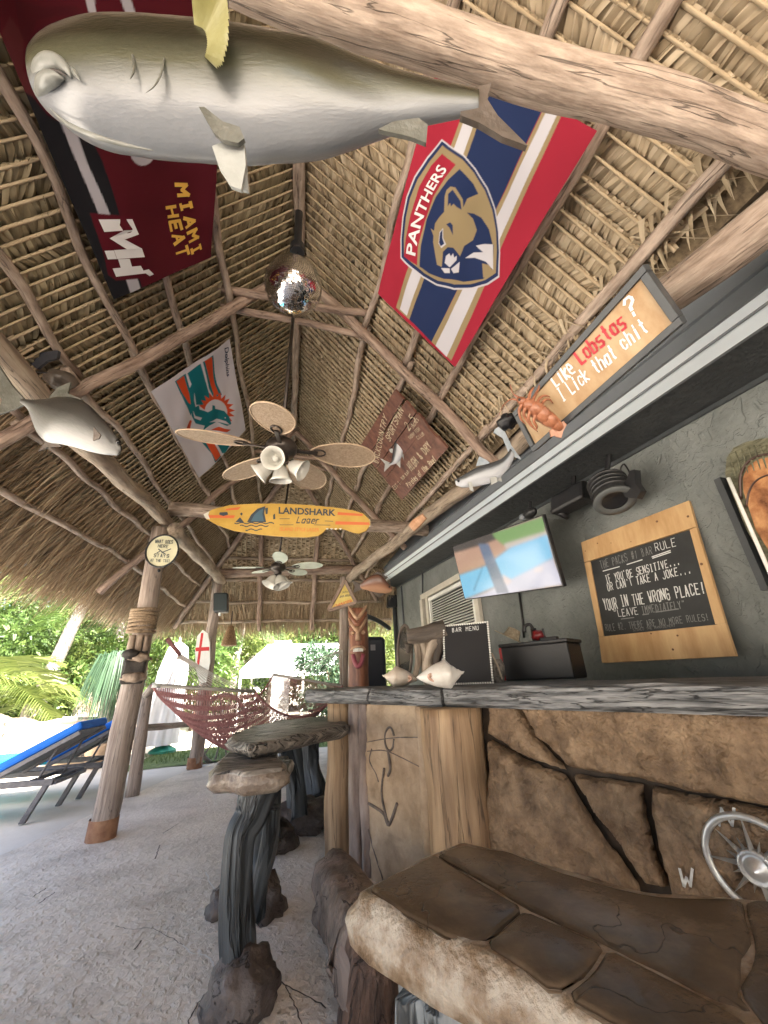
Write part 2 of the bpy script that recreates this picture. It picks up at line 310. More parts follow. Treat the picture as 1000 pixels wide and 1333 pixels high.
# ================================================================ the thatched hut
hut = thing('thatched_hut', 'open thatched palm hut on log posts that shelters the whole bar', 'hut', (-.1, 3, 0))
XR, ML, MR, YE = -.1, 1.2, 1.12, 6.3
def zr(Y): return 4.68+.06*(min(Y, 5)-2.4)
def zL(x, Y): return zr(Y)+ML*(x-XR)
def zR(x, Y): return zr(Y)-MR*(x-XR)
def zF(Y): return zr(9)-1.2*(Y-YE)
nL = Vector((-ML, -.06, 1)).normalized(); nR = Vector((MR, -.06, 1)).normalized(); nF = Vector((0, 1.2, 1)).normalized()
def hipY(x): return YE+(ML*(XR-x) if x < XR else MR*(x-XR))/1.2
PL = plane((XR, 2.4, 4.68), nL); PR = plane((XR, 2.4, 4.68), nR); PF = plane((XR, YE, zr(9)), nF)
def onL(x, Y, o=0): return Vector((x, Y, zL(x, Y)))+nL*o
def onR(x, Y, o=0): return Vector((x, Y, zR(x, Y)))+nR*o
def onF(x, Y, o=0): return Vector((x, Y, zF(Y)))+nF*o
Y0 = -1.7
# posts
p1b = at(131, 1092, Z=0); p1t = at(210, 688, Y=4.5); p2b = at(253, 1000, Z=0); p2t = at(283, 762, Y=7.54)
def post(pb, pt, rb, rt, foot=True, m=None, lb=None):
    o = MB().tube([pb-Vector((0, 0, .03)), (pb+pt)/2+Vector((.01, 0, 0)), pt], [rb, (rb+rt)/2*1.02, rt], 18, wob=.02, ridge=.1, n=22).build('post', m or M_post, hut, smooth=True, label=lb)
    if foot:
        d = (pt-pb).normalized(); MB().tube([pb+d*.001, pb+d*.08, pb+d*.15], [rb*1.09, rb*1.075, rb*1.06], 18, ridge=.05, cap=False, wob=.0).build('post_foot', M_foot, o, smooth=True)
    return o
post(p1b, p1t, .105, .085, lb='left post of the hut nearest the camera'); post(p2b, p2t+Vector((0, 0, .05)), .105, .085)
cb = at(448, 890, Y=7.2); post(Vector((cb.x, 7.2, 0)), Vector((cb.x, 7.2, 2.95)), .095, .085, foot=False)
post(Vector((2.0, -1.4, 0)), Vector((1.9, -1.4, 2.8)), .12, .1, foot=False)
post(Vector((-1.8, -1.2, 0)), Vector((-1.55, -1.2, 2.7)), .14, .11); post(Vector((-1.8, -4.3, 0)), Vector((-1.6, -4.3, 2.5)), .14, .11)
# wall plates
q0, q1, q2 = at(0, 463, X=-1.5), at(110, 578, X=-1.45), at(214, 676, X=-1.45)
MB().tube([q0+(q0-q1)*2.2, q0, q1, q2, q2+(q2-q1).normalized()*.12], [.075, .07, .067, .067, .065], 16, wob=.03, ridge=.14, n=40).build('plate_beam', M_logp, hut, smooth=True)
log('plate_beam', hut, at(226, 688, Y=4.42), at(289, 757, Y=7.6), .08, .085, M_logp, wob=.03, seg=14)
r0, r1 = at(1000, 283, Z=2.56), at(866, 386, Z=2.6)
log('plate_beam', hut, r0+(r0-r1)*3.2, r1, .08, .08, M_log, wob=.02, seg=20)
r2, r3, r4 = at(668, 585, Z=2.9), at(600, 640, Z=2.9), at(455, 752, Z=2.9)
MB().tube([at(735, 528, Z=2.85), r2, r3, r4], [.085, .08, .078, .078], 16, wob=.04, ridge=.2, n=26).build('plate_beam', M_logp, hut, smooth=True)
# tie beams
b0, b1 = at(310, -34, Z=3.0), at(1000, 180, Z=2.68)
MB().tube([b0+(b0-b1)*.6, b0, at(700, 95, Z=2.9), b1, b1+(b1-b0)*.5], [.07, .07, .072, .072, .072], 20, wob=.03, ridge=.16, n=36).build('tie_beam', M_log, hut, smooth=True)
log('tie_beam', hut, at(222, 662, Y=4.55), at(556, 690, Y=4.55), .085, .08, M_log)
log('tie_beam', hut, at(280, 746, Y=7.5), at(462, 741, Y=7.5), .085, .085, M_logr)
log('ridge_beam', hut, (XR, Y0, zr(Y0)), (XR, 6.35, zr(7)), .045, .045, M_log, wob=.03)
# rafters / trusses
for Yt in (-.9, 2.4, 5.1):
    log('rafter', hut, onL(-2.25, Yt, -.075), onL(XR, Yt, -.075), .043, .04, M_logr, wob=.04)
    log('rafter', hut, onR(1.62, Yt, -.075), onR(XR, Yt+.02, -.075), .043, .04, M_logr, wob=.04)
    zz = zr(Yt)-.63
    log('collar_tie', hut, (-.74, Yt-.07, zz+.04), (.62, Yt-.06, zz+.02), .032, .03, M_logr, wob=.03)
    log('collar_tie', hut, (-.70, Yt+.07, zz+.02), (.58, Yt+.08, zz-.10), .03, .026, M_logr, wob=.03)
for sx in (-1, 1):
    e = (-2.2 if sx < 0 else 1.75); e0 = hipY(e)
    log('hip_rafter', hut, (XR, YE-.05, zr(9)-.08), (e, e0, (zL(e, 9) if sx < 0 else zR(e, 9))-.08), .05, .045, M_logr, wob=.03)
# purlins, broken at the trusses
def purl(side, x, m, r):
    f = onL if side < 0 else onR; ys = [Y0, 2.4+random.uniform(-.1, .1), 5.1+random.uniform(-.1, .1), hipY(x)+.05]
    for a, b in zip(ys[:-1], ys[1:]):
        j0, j1 = random.uniform(-.02, .02), random.uniform(-.02, .02)
        log('purlin', hut, f(x+j0, a-.09), f(x+j1, b+.04), r*random.uniform(.9, 1.1), r*random.uniform(.85, 1.05), m, wob=.045, n=26, seg=10, ridge=.16)
for x in (-.63, -.94, -1.19, -1.45, -1.72, -1.98): purl(-1, x, M_log, .027)
for x in (.54, .87, 1.14, 1.44): purl(1, x, M_log, .031)
for py in (728, 756, 784, 808):
    Yp = at(375, py, pl=PF).y; xa = XR-(Yp-YE); xb = XR+(Yp-YE)*1.2/MR
    log('purlin', hut, onF(xa, Yp), onF(xb, Yp), .032, .03, M_logp, wob=.03)
for xj in (-.62, .43): log('jack_rafter', hut, onF(xj, hipY(xj), -.05), onF(xj, 8.5, -.05), .048, .045, M_logr, wob=.03)
# battens: palm stems running down the slope, one mesh shared
bmb = MB(); bmb.add([(math.cos(k*math.pi/3)+(.5 if 0 < i < 4 else 0)*(i % 2), math.sin(k*math.pi/3)+(.4 if i == 2 else 0), i/4) for i in range(5) for k in range(6)], [(i*6+k, i*6+(k+1) % 6, (i+1)*6+(k+1) % 6, (i+1)*6+k) for i in range(4) for k in range(6)],
        [(math.cos(k*math.pi/3)*.02, math.sin(k*math.pi/3)*.02, i*.4) for i in range(5) for k in range(6)]); bm0 = bmb.mesh('batten', M_bat, smooth=True)
STEP = .072; YB = np.arange(Y0, 8.3, STEP)
for Y in YB:
    for f, xe in ((onL, -1.83), (onR, 1.49)):
        s = -1 if xe < 0 else 1; x0 = XR+.02*s
        if Y > YE: x0 = XR+s*(Y-YE)*(1 if s < 0 else 1.2/MR)
        if (xe-x0)*s < .15: continue
        j = random.uniform(-.012, .012); piece('batten', bm0, hut, f(x0, Y, .05), f(xe+random.uniform(-.04, .04), Y+j, .045), random.uniform(.006, .009))
for x in np.arange(-1.75, 1.6, .085):
    piece('batten', bm0, hut, onF(x, hipY(x)+.05, .05), onF(x+random.uniform(-.02, .02), 8.25, .05), .0105)
# leaf thatch between the battens: one joined mass
def strips(P0, P1, wv, up, mid=.0, n=3, taper=1.0, gl=30):
    """P0,P1 (N,3) ends; wv (N,3) half width vectors; up (N,3) sag vector at middle"""
    N = len(P0); ts = np.linspace(0, 1, n); vs = np.zeros((N, n, 2, 3)); g = np.zeros((N, n, 2, 3)); rn = rng.uniform(0, gl, (N, 3))
    for k, t in enumerate(ts):
        c = P0*(1-t)+P1*t+up*(4*t*(1-t)); wk = wv*(1-(1-taper)*t)
        vs[:, k, 0] = c-wk; vs[:, k, 1] = c+wk; g[:, k, 0] = rn+np.array([0, .3*t, 0]); g[:, k, 1] = rn+np.array([.35, .3*t, 0])
    base = (np.arange(N)*n*2)[:, None]; F = []
    for k in range(n-1): F.append(base+np.array([[2*k, 2*k+1, 2*k+3, 2*k+2]]))
    F = np.stack(F, 1).reshape(-1, 4); return vs.reshape(-1, 3), F, g.reshape(-1, 3)
def npmesh(name, parts, mats, parent, kind='stuff', label=None):
    o = 0; Vs = []; Fs = []; Gs = []; Ms = []
    for vs, F, g, m in parts: Vs.append(vs); Fs.append(F+o); Gs.append(g); Ms.append(np.full(len(F), m)); o += len(vs)
    Vs = np.concatenate(Vs); Fs = np.concatenate(Fs); Gs = np.concatenate(Gs); Ms = np.concatenate(Ms)
    org = np.array(V(ORG[parent.name])) if parent is not None else np.zeros(3)
    if parent is None: lo, hi = Vs.min(0), Vs.max(0); org = np.array([(lo[0]+hi[0])/2, (lo[1]+hi[1])/2, lo[2]])
    me = bpy.data.meshes.new(name); me.vertices.add(len(Vs)); me.vertices.foreach_set('co', (Vs-org).astype(np.float32).ravel())
    me.loops.add(len(Fs)*4); me.loops.foreach_set('vertex_index', Fs.astype(np.int32).ravel()); me.polygons.add(len(Fs))
    me.polygons.foreach_set('loop_start', np.arange(len(Fs), dtype=np.int32)*4); me.polygons.foreach_set('material_index', Ms.astype(np.int32))
    for m in mats: me.materials.append(m)
    a = me.attributes.new('gc', 'FLOAT_VECTOR', 'POINT'); a.data.foreach_set('vector', Gs.astype(np.float32).ravel()); me.update(calc_edges=True)
    ob = bpy.data.objects.new(name, me); COL.objects.link(ob); ORG[ob.name] = Vector(org)
    if parent is not None: ob.parent = parent
    else: ob.location = org
    if kind: ob['kind'] = kind
    if label: ob['label'] = label
    return ob
def vec(a): return np.array(V(a))
def leafbands(side):
    xe = -1.84 if side < 0 else 1.5; m = ML if side < 0 else MR; n = vec(nL if side < 0 else nR); parts = []
    P0 = []; P1 = []
    for Y in YB:
        x0 = XR if Y < YE else XR+side*(Y-YE)*(1 if side < 0 else 1.2/MR)
        k = int(abs(xe-x0)/.0125)
        if (xe-x0)*side < .05: continue
        xs = x0+(xe-x0)*(np.arange(k)+rng.uniform(0, .5, k))/k; j = rng.normal(0, .004, k)+rng.uniform(-.012, .016)
        z = lambda x, y: zr(y)-m*side*(x-XR)
        a = np.stack([xs+j, np.full(k, Y-.008), z(xs+j, Y)], 1); b = np.stack([xs-j, np.full(k, Y+STEP+.006), z(xs-j, Y)+.06*STEP], 1)
        P0.append(a); P1.append(b)
    P0 = np.concatenate(P0); P1 = np.concatenate(P1); N = len(P0)
    off = rng.uniform(.046, .053, (N, 1)); P0 = P0+n*off; P1 = P1+n*(off+rng.uniform(.018, .030, (N, 1)))
    sdir = np.array([side, 0, -m]); sdir = sdir/np.linalg.norm(sdir); tilt = (np.where(np.arange(N) % 2 == 0, .42, -.42)+rng.normal(0, .14, N))[:, None]
    wv = (sdir*np.cos(tilt)+n*np.sin(tilt))*rng.uniform(.0125, .017, (N, 1)); up = -n*rng.uniform(.001, .009, (N, 1))
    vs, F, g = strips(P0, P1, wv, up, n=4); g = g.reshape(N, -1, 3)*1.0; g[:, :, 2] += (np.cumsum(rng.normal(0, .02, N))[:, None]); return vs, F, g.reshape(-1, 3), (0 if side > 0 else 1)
def leafF():
    P0 = []; P1 = []
    for x in np.arange(-2.0, 1.8, .085):
        ys = np.arange(hipY(x), 8.3, .016)
        if len(ys) == 0: continue
        ys = ys+rng.uniform(-.01, .01, len(ys)); j = rng.normal(0, .012, len(ys))
        P0.append(np.stack([np.full(len(ys), x-.01), ys+j, zr(9)-1.2*(ys+j-YE)], 1)); P1.append(np.stack([np.full(len(ys), x+.097), ys-j, zr(9)-1.2*(ys-j-YE)], 1))
    P0 = np.concatenate(P0); P1 = np.concatenate(P1); N = len(P0); n = vec(nF); off = rng.uniform(.062, .1, (N, 1)); P0 = P0+n*off; P1 = P1+n*off
    sdir = np.array([0, 1, -1.2]); sdir = sdir/np.linalg.norm(sdir); tilt = rng.uniform(-.6, .6, (N, 1))
    vs, F, g = strips(P0, P1, (sdir*np.cos(tilt)+n*np.sin(tilt))*rng.uniform(.009, .019, (N, 1)), -n*rng.uniform(.0, .012, (N, 1)), n=4); return vs, F, g, 0
npmesh('leaf_thatch', [leafbands(-1), leafbands(1), leafF()], [M_leaf, M_leaf_dim], hut)
# long straw overhang at the eaves
def straw(kind, N, lo, hi, L=(.3, .5), wd=(.004, .009), yr=(Y0, 8.4), offr=(.03, .2)):
    u = rng.uniform(0, 1, N); s = rng.uniform(lo, hi, N)
    if kind == 'L': Y = yr[0]+(hipY(-2)-.0+.3-yr[0])*u; x = -s; z = np.array([zL(a, b) for a, b in zip(x, Y)]); n = vec(nL); d = np.array([-1, 0, -ML]); side = np.array([0, 1, 0])
    elif kind == 'R': Y = yr[0]+(yr[1]-yr[0])*u; x = s; z = np.array([zR(a, b) for a, b in zip(x, Y)]); n = vec(nR); d = np.array([1, 0, -MR]); side = np.array([0, 1, 0])
    else: Y = s; x = -2.5+4.7*u; z = zr(9)-1.2*(Y-YE); n = vec(nF); d = np.array([0, 1, -1.2]); side = np.array([1, 0, 0])
    P0 = np.stack([x, Y, z], 1)+n*rng.uniform(*offr, (N, 1)); d = d/np.linalg.norm(d); ln = rng.uniform(*L, (N, 1))
    sk = rng.normal(0, .16, (N, 1)); dd = d+side*sk+n*rng.normal(-.03, .07, (N, 1)); P1 = P0+dd*ln+np.array([0, 0, -1])*ln*rng.uniform(0, .25, (N, 1))
    th = rng.uniform(-1.2, 1.2, (N, 1)); wv = (side*np.cos(th)+n*np.sin(th))*rng.uniform(*wd, (N, 1))
    return (*strips(P0, P1, wv, n*rng.uniform(0, .03, (N, 1)), n=4, taper=.25), 0)
npmesh('straw_overhang', [straw('L', 20000, 1.5, 2.2), straw('L', 6000, 1.9, 2.25, (.3, .45), (.003, .007), offr=(0, .32)), straw('F', 10000, 7.75, 8.42),
                          straw('R', 500, 1.4, 1.6, (.15, .3), yr=(6.9, 8.2), offr=(-.02, .15))], [M_straw], hut)
# woven frond tips above the right-hand wall plate
N = 900; Yz = rng.uniform(Y0, 6.5, N); xz = rng.uniform(1.38, 1.47, N); P0 = np.stack([xz, Yz, [zR(a, b) for a, b in zip(xz, Yz)]], 1)+vec(nR)*rng.uniform(.0, .09, (N, 1))
sg = rng.choice([-1, 1], (N, 1)); P1 = P0+np.array([.1, 0, -.1])*rng.uniform(.7, 1.4, (N, 1))+np.array([0, .09, 0])*sg*rng.uniform(.6, 1.3, (N, 1))
npmesh('frond_tips', [(*strips(P0, P1, np.array([0, .6, .5])*rng.uniform(.012, .024, (N, 1)), -vec(nR)*.02, n=4, taper=.1), 0)], [M_leaf], hut)
# backing and weathered outer skin, extended unseen to shade the near ceiling
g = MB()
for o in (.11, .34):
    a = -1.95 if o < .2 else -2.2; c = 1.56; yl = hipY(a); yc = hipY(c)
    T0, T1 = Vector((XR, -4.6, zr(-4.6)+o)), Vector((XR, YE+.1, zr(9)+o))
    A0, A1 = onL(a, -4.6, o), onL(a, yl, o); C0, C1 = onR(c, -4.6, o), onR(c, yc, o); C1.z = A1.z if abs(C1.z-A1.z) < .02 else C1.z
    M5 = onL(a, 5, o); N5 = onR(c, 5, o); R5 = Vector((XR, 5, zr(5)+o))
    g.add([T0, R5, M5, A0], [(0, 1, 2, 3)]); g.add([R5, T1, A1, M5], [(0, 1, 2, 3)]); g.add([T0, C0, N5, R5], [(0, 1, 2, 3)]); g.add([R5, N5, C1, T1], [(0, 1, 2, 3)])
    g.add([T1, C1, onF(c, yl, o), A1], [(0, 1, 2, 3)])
g.add([onR(1.54, -4.6, .11), onR(1.54, 5, .11), onR(1.54, 8.2, .11), (2.2-.045*8.2, 8.2, 2.96+.41), (2.2-.045*5, 5, 2.96+.25), (2.2+.045*4.6, -4.6, 2.96-.23)], [(0, 1, 4, 5), (1, 2, 3, 4)])  # unseen sheet added to block light between the thatch and the house roof
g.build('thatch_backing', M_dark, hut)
# ================================================================ the house behind the bar
M_stucco = mat('grey_stucco', (.135, .148, .142), (.215, .228, .22), (.175, .188, .18), sc=2, rough=.6, bump=.9, bsc=7, bd=.03, detail=4)
def stucco_extra():
    N = M_stucco.node_tree.nodes; L = M_stucco.node_tree.links; b = N['Principled BSDF']; a = [n for n in N if n.type == 'ATTRIBUTE'][0]; old = [n for n in N if n.type == 'BUMP'][0]
    n = N.new('ShaderNodeTexNoise'); n.inputs['Scale'].default_value = 5.5; n.inputs['Detail'].default_value = 3; n.inputs['Distortion'].default_value = 2.2; L.new(a.outputs['Vector'], n.inputs[0])
    r = N.new('ShaderNodeValToRGB'); r.color_ramp.elements[0].position = .47; r.color_ramp.elements[1].position = .5; L.new(n.outputs[0], r.inputs[0])
    v = N.new('ShaderNodeTexNoise'); v.inputs['Scale'].default_value = 22; v.inputs['Detail'].default_value = 2; v.inputs['Distortion'].default_value = 3; L.new(a.outputs['Vector'], v.inputs[0])
    r2 = N.new('ShaderNodeValToRGB'); r2.color_ramp.elements[0].position = .60; r2.color_ramp.elements[1].position = .63; L.new(v.outputs[0], r2.inputs[0])
    x = N.new('ShaderNodeMath'); x.operation = 'MULTIPLY_ADD'; x.inputs[1].default_value = .5; L.new(r2.outputs[0], x.inputs[0]); L.new(r.outputs[0], x.inputs[2])
    b2 = N.new('ShaderNodeBump'); b2.inputs['Strength'].default_value = .55; b2.inputs['Distance'].default_value = .012; L.new(x.outputs[0], b2.inputs['Height']); L.new(old.outputs[0], b2.inputs['Normal']); L.new(b2.outputs[0], b.inputs['Normal'])
stucco_extra()
M_trimdk = mat('charcoal_paint', (.035, .04, .045), (.06, .065, .07), sc=6, rough=.45, bump=.15, bsc=60)
M_gutter = mat('slate_gutter_paint', (.14, .155, .17), (.20, .215, .235), sc=2, rough=.35, bump=.05)
M_lip = mat('reflection_tinted_lip', (.66, .74, .80), (.74, .81, .86), sc=2, rough=.3, bump=.03, metal=.0)  # pale blue colour stands in for the bright outdoors reflected in the strip
M_soffit = mat('dark_soffit', (.025, .027, .03), (.055, .058, .06), sc=7, rough=.55, bump=.8, bsc=25, bd=.02)
M_white = mat('white_paint', (.70, .70, .66), (.8, .8, .76), sc=10, rough=.5, bump=.1)
M_cream = mat('cream_trim', (.50, .47, .40), (.62, .58, .5), sc=10, rough=.5, bump=.1)
M_glass = mat('dark_window_glass', (.03, .035, .035), rough=.08, bump=0)
M_black = mat('black_plastic', (.014, .014, .016), rough=.42, bump=.15, bsc=200)
M_blackm = mat('black_metal', (.02, .02, .022), (.045, .045, .045), sc=30, rough=.4, bump=.2, metal=.4)
HD = Vector((-.045, 1, .05))
def hl(x0, z0, Y): return Vector((x0+HD.x*Y, Y, z0+HD.z*Y))
YN, YFAR = -5.0, 8.3
house = thing('house', 'grey stucco house with dark soffit and gutter along the back of the bar', 'house', (2.7, 3, 0))
wt = plane(hl(2.57, 0, 0), Vector((1, 0, 0)).cross(Vector((0, 1, 0))))   # unused plane, kept for clarity
WALL = plane(Vector((2.57, 0, 0)), Vector((-1, -.045, 0)))
def bar_between(mb, a0, a1, sx, sz, m=0):      # box running along the house direction; a0,a1 lower-left edge points
    o = [a0, a1]; vs = []
    for p in o:
        for (i, k) in ((0, 0), (sx, 0), (sx, sz), (0, sz)): vs.append(p+Vector((i, 0, k)))
    return mb.add(vs, [(0, 1, 2, 3), (7, 6, 5, 4), (0, 4, 5, 1), (1, 5, 6, 2), (2, 6, 7, 3), (3, 7, 4, 0)], None, m)
g = MB(); a, b = hl(2.57, 0, YN), hl(2.57, 0, YFAR); vs = []
for p, z in ((a, 2.75+.05*YN), (b, 2.75+.05*YFAR)):
    for dx in (0, .3):
        vs += [(p.x+dx, p.y, 0), (p.x+dx, p.y, z)]
g.add(vs, [(0, 1, 5, 4), (2, 6, 7, 3), (0, 4, 6, 2), (1, 3, 7, 5), (0, 2, 3, 1), (4, 5, 7, 6)]); g.build('wall', M_stucco, house)
bar_between(MB(), hl(1.99, 2.605, YN), hl(1.99, 2.605, YFAR+.3), .02, .275).build('fascia', M_gutter, house)
g = bar_between(MB(), hl(1.965, 2.70, YN), hl(1.965, 2.70, YFAR+.3), .022, .03); bar_between(g, hl(1.965, 2.60, YN), hl(1.965, 2.60, YFAR+.3), .024, .014); g.build('drip_edge', M_gutter, house)
g = MB(); vs = []
for Y in (YN, YFAR+.3):
    for x0, z0 in ((1.985, 2.598), (2.122, 2.543), (2.122, 2.553), (1.985, 2.608)): vs.append(hl(x0, z0, Y))
g.add(vs, [(0, 1, 2, 3), (7, 6, 5, 4), (0, 4, 5, 1), (1, 5, 6, 2), (2, 6, 7, 3), (3, 7, 4, 0)]); g.build('gutter_underside', M_lip, house)
bar_between(MB(), hl(2.03, 2.566, YN), hl(2.03, 2.566, YFAR+.3), .008, .012).build('gutter_bead', M_gutter, house)
g = bar_between(MB(), hl(2.124, 2.544, YN), hl(2.124, 2.544, YFAR+.3), .022, .03); g.build('gutter_bead', M_gutter, house)
bar_between(MB(), hl(2.148, 2.553, YN), hl(2.148, 2.553, YFAR+.3), .72, .03).build('soffit', M_soffit, house)
bar_between(MB(), hl(2.545, 2.525, YN), hl(2.545, 2.525, YFAR), .022, .027).build('soffit_trim', M_trimdk, house)
g = MB(); vs = []
for Y in (YN, YFAR+.3):
    for x0, z0 in ((1.99, 2.885), (5.5, 4.0), (5.5, 4.06), (1.99, 2.945)): vs.append(hl(x0, z0, Y))
g.add(vs, [(0, 1, 2, 3), (7, 6, 5, 4), (0, 4, 5, 1), (1, 5, 6, 2), (2, 6, 7, 3), (3, 7, 4, 0)]); g.build('roof', M_trimdk, house)  # unseen slab added over the house to block light
# conduit line on the wall near the window and the downpipe at the corner
def onW(x, y, d=0): return at(x, y, pl=shift(WALL, d))
Wd = Vector((-.045, 1, 0)).normalized(); Wn = Vector((-1, -.045, 0)).normalized()
ce = onW(517, 800); cz = 2.9
MB().tube([(ce.x-.05, ce.y, .0), (ce.x-.05, ce.y, cz)], .045, 10).build('downpipe', M_trimdk, house, smooth=True)
MB().tube([(ce.x+.0, ce.y-.45, .0), (ce.x+.0, ce.y-.45, cz)], .022, 8).build('conduit', M_gutter, house, smooth=True)
c1, c2 = onW(550, 745, .02), onW(550, 772, .02)
MB().tube([c1, c2], .012, 8).build('conduit', M_trimdk, house, smooth=True)
# window
wl, wr = onW(551, 775), onW(606, 752); ztop = wl.z
wy0, wy1 = wr.y-.35, wl.y
def wbox(mb, y0, y1, z0, z1, d0, d1, m=0):
    yc = (y0+y1)/2; c = Vector((2.57-.045*yc, yc, (z0+z1)/2))+Wn*(d0+d1)/2
    return mb.box(c, Wd*((y1-y0)/2), Wn*((d1-d0)/2), Vector((0, 0, (z1-z0)/2)), m)
zb = 1.25; win = wbox(MB(), wy0+.12, wy1-.3, zb+.1, ztop-.1, -.02, .006).build('window', M_glass, house)
fr = MB(); wbox(fr, wy0, wy1, ztop-.09, ztop, .008, .06); wbox(fr, wy0, wy0+.1, zb, ztop-.09, .008, .055); wbox(fr, wy1-.30, wy1-.2, zb, ztop-.09, .008, .055); wbox(fr, wy0, wy1, zb-.05, zb, .008, .08)
o = fr.build('window_frame', M_cream, win)
wbox(MB(), wy1-.11, wy1, .6, ztop-.09, .0, .08).build('shutter_post', M_cream, house)
wbox(MB(), wy1-.2, wy1-.12, .6, ztop-.09, .0, .02).build('dark_gap_board', M_trimdk, house)
sm = MB().box((0, 0, .5), (.021, 0, 0), (0, .002, 0), (0, 0, .5)).mesh('slat', M_white)
ins = MB(); wbox(ins, wy0+.12, wy1-.33, ztop-.17, ztop-.12, .008, .05); wbox(ins, wy0+.12, wy0+.17, zb, ztop-.17, .008, .045); wbox(ins, wy1-.38, wy1-.33, zb, ztop-.17, .008, .045); ins.build('sash', M_white, win)
z = zb+.06
while z < ztop-.2:
    y0, y1 = wy0+.18, wy1-.4; p0 = Vector((2.57-.045*y0, y0, z))+Wn*.03; p1 = Vector((2.57-.045*y1, y1, z))+Wn*.03
    ob = bpy.data.objects.new('slat', sm); COL.objects.link(ob); ob.parent = win; d = p1-p0; zz = d.normalized(); yy = (Vector((0, 0, 1))*.8+Wn*.6).normalized(); xx = yy.cross(zz).normalized(); yy = zz.cross(xx)
    ob.matrix_local = Matrix.Translation(p0-ORG[win.name]) @ Matrix((xx, yy, zz)).transposed().to_4x4() @ Matrix.Diagonal((1, 1, d.length, 1)); z += .038
# ================================================================ bar counter
BO = Vector((.42, 3.42, 0)); BD = Vector((1.2, -2.42, 0)).normalized(); BN = Vector((-BD.y, BD.x, 0))*-1
if BN.dot(EYE-BO) < 0: BN = -BN
def bp(t, d=0, z=0): return BO+BD*(t*2.7013)+BN*d+Vector((0, 0, z))     # t along the front, d out towards the guests
BAR = plane(BO, BN)
def onB(x, y, d=0): return at(x, y, pl=shift(BAR, d))
M_rock = mat('tan_faux_rock', (.085, .05, .026), (.36, .245, .145), (.20, .128, .072), sc=9, rough=.55, bump=1.0, bsc=55, bd=.018, detail=9, p=(.28, .7))
M_rockp = mat('pale_tan_faux_rock', (.30, .21, .13), (.58, .45, .31), (.46, .34, .23), sc=5, rough=.8, bump=.6, bsc=45, bd=.01, detail=9)
M_gap = mat('black_mortar_gap', (.02, .014, .009), (.07, .045, .028), sc=20, rough=.8, bump=.5)
M_counter = mat('weathered_grey_wood', (.035, .036, .037), (.28, .28, .28), (.13, .132, .135), sc=34, st=(1, 1, .13), rough=.6, bump=1.0, bsc=34, bst=(1, 1, .12), bd=.012, p=(.34, .62), crack=(24, (1, 1, .10), .014, .3))
M_barlog = mat('honey_log', (.16, .09, .045), (.50, .35, .20), (.33, .215, .12), sc=11, st=(1, 1, .09), rough=.6, bump=.6, bsc=26, bst=(1, 1, .1), bd=.015, crack=(13, (1, 1, .05), .012, .5))
bar = thing('bar_counter', 'tan faux rock bar with a weathered grey log counter top', 'bar', bp(.6))
g = MB(); vs = [bp(-.04, -.02, 0), bp(1.6, -.02, 0), bp(1.6, -.42, 0), bp(-.04, -.42, 0)]; g.prism(vs, (0, 0, .985)); g.build('core', M_gap, bar)
def ctop(t0, t1, first=False):
    n = max(6, int((t1-t0)*60)); prof = [(.07, .0), (.085, .02), (.088, .055), (.08, .088), (.05, .10), (-.2, .104), (-.50, .104), (-.50, .0)]
    vs = []; gg = []; rs = random.random()*9
    for i in range(n+1):
        t = t0+(t1-t0)*i/n; en = 1-(.35 if (i in (0, n)) else 0)
        for k, (d, z) in enumerate(prof):
            q = noise.noise((t*9, k*.7, 3.3)); q2 = noise.noise((t*30, k*1.3, 8)); amp = .018 if k < 5 else .003
            dd = d+q*amp*1.4+q2*.005; zz = z+(q*.008+q2*.003 if 0 < k < 5 else 0)
            if en < 1 and k < 5: dd -= .012
            vs.append(bp(t, dd, .985+zz)); gg.append((d*1.2+rs, z*1.4, t*2.7))
    m = len(prof); fs = [(i*m+k, (i+1)*m+k, (i+1)*m+(k+1) % m, i*m+(k+1) % m) for i in range(n) for k in range(m)]; fs += [tuple(reversed(range(m))), tuple(n*m+k for k in range(m))]
    MB().add(vs, fs, gg).build('counter_slab', M_counter, bar, smooth=False)
ctop(-.17, .165); ctop(.175, .43); ctop(.44, 1.0); ctop(1.008, 1.6)
# logs that frame the front
def blog(t, d, r, z0, z1, m, lb=None, r1=None, ridge=.16): return MB().tube([bp(t, d, z0), bp(t, d, (z0+z1)/2), bp(t, d, z1)], [r, r*1.02, r1 or r], 26, wob=.012, ridge=ridge, n=20).build('log_post', m, bar, smooth=True, label=lb)
blog(.0, .0, .105, -.02, .985, M_barlog, 'narrow corner log at the far end of the bar')
blog(.452, .07, .17, -.02, .985, M_barlog, 'thick log post between the anchor panel and the rock front')
blog(.372, .075, .045, -.02, .985, M_rockp)
blog(.085, .01, .055, -.02, .985, mat('mauve_bark', (.16, .12, .105), (.42, .34, .30), (.30, .235, .205), sc=9, st=(1, 1, .3), bump=.9, bsc=25, bd=.02), ridge=.4)
blog(.12, .0, .04, -.02, .985, MATS['mauve_bark'], ridge=.4)
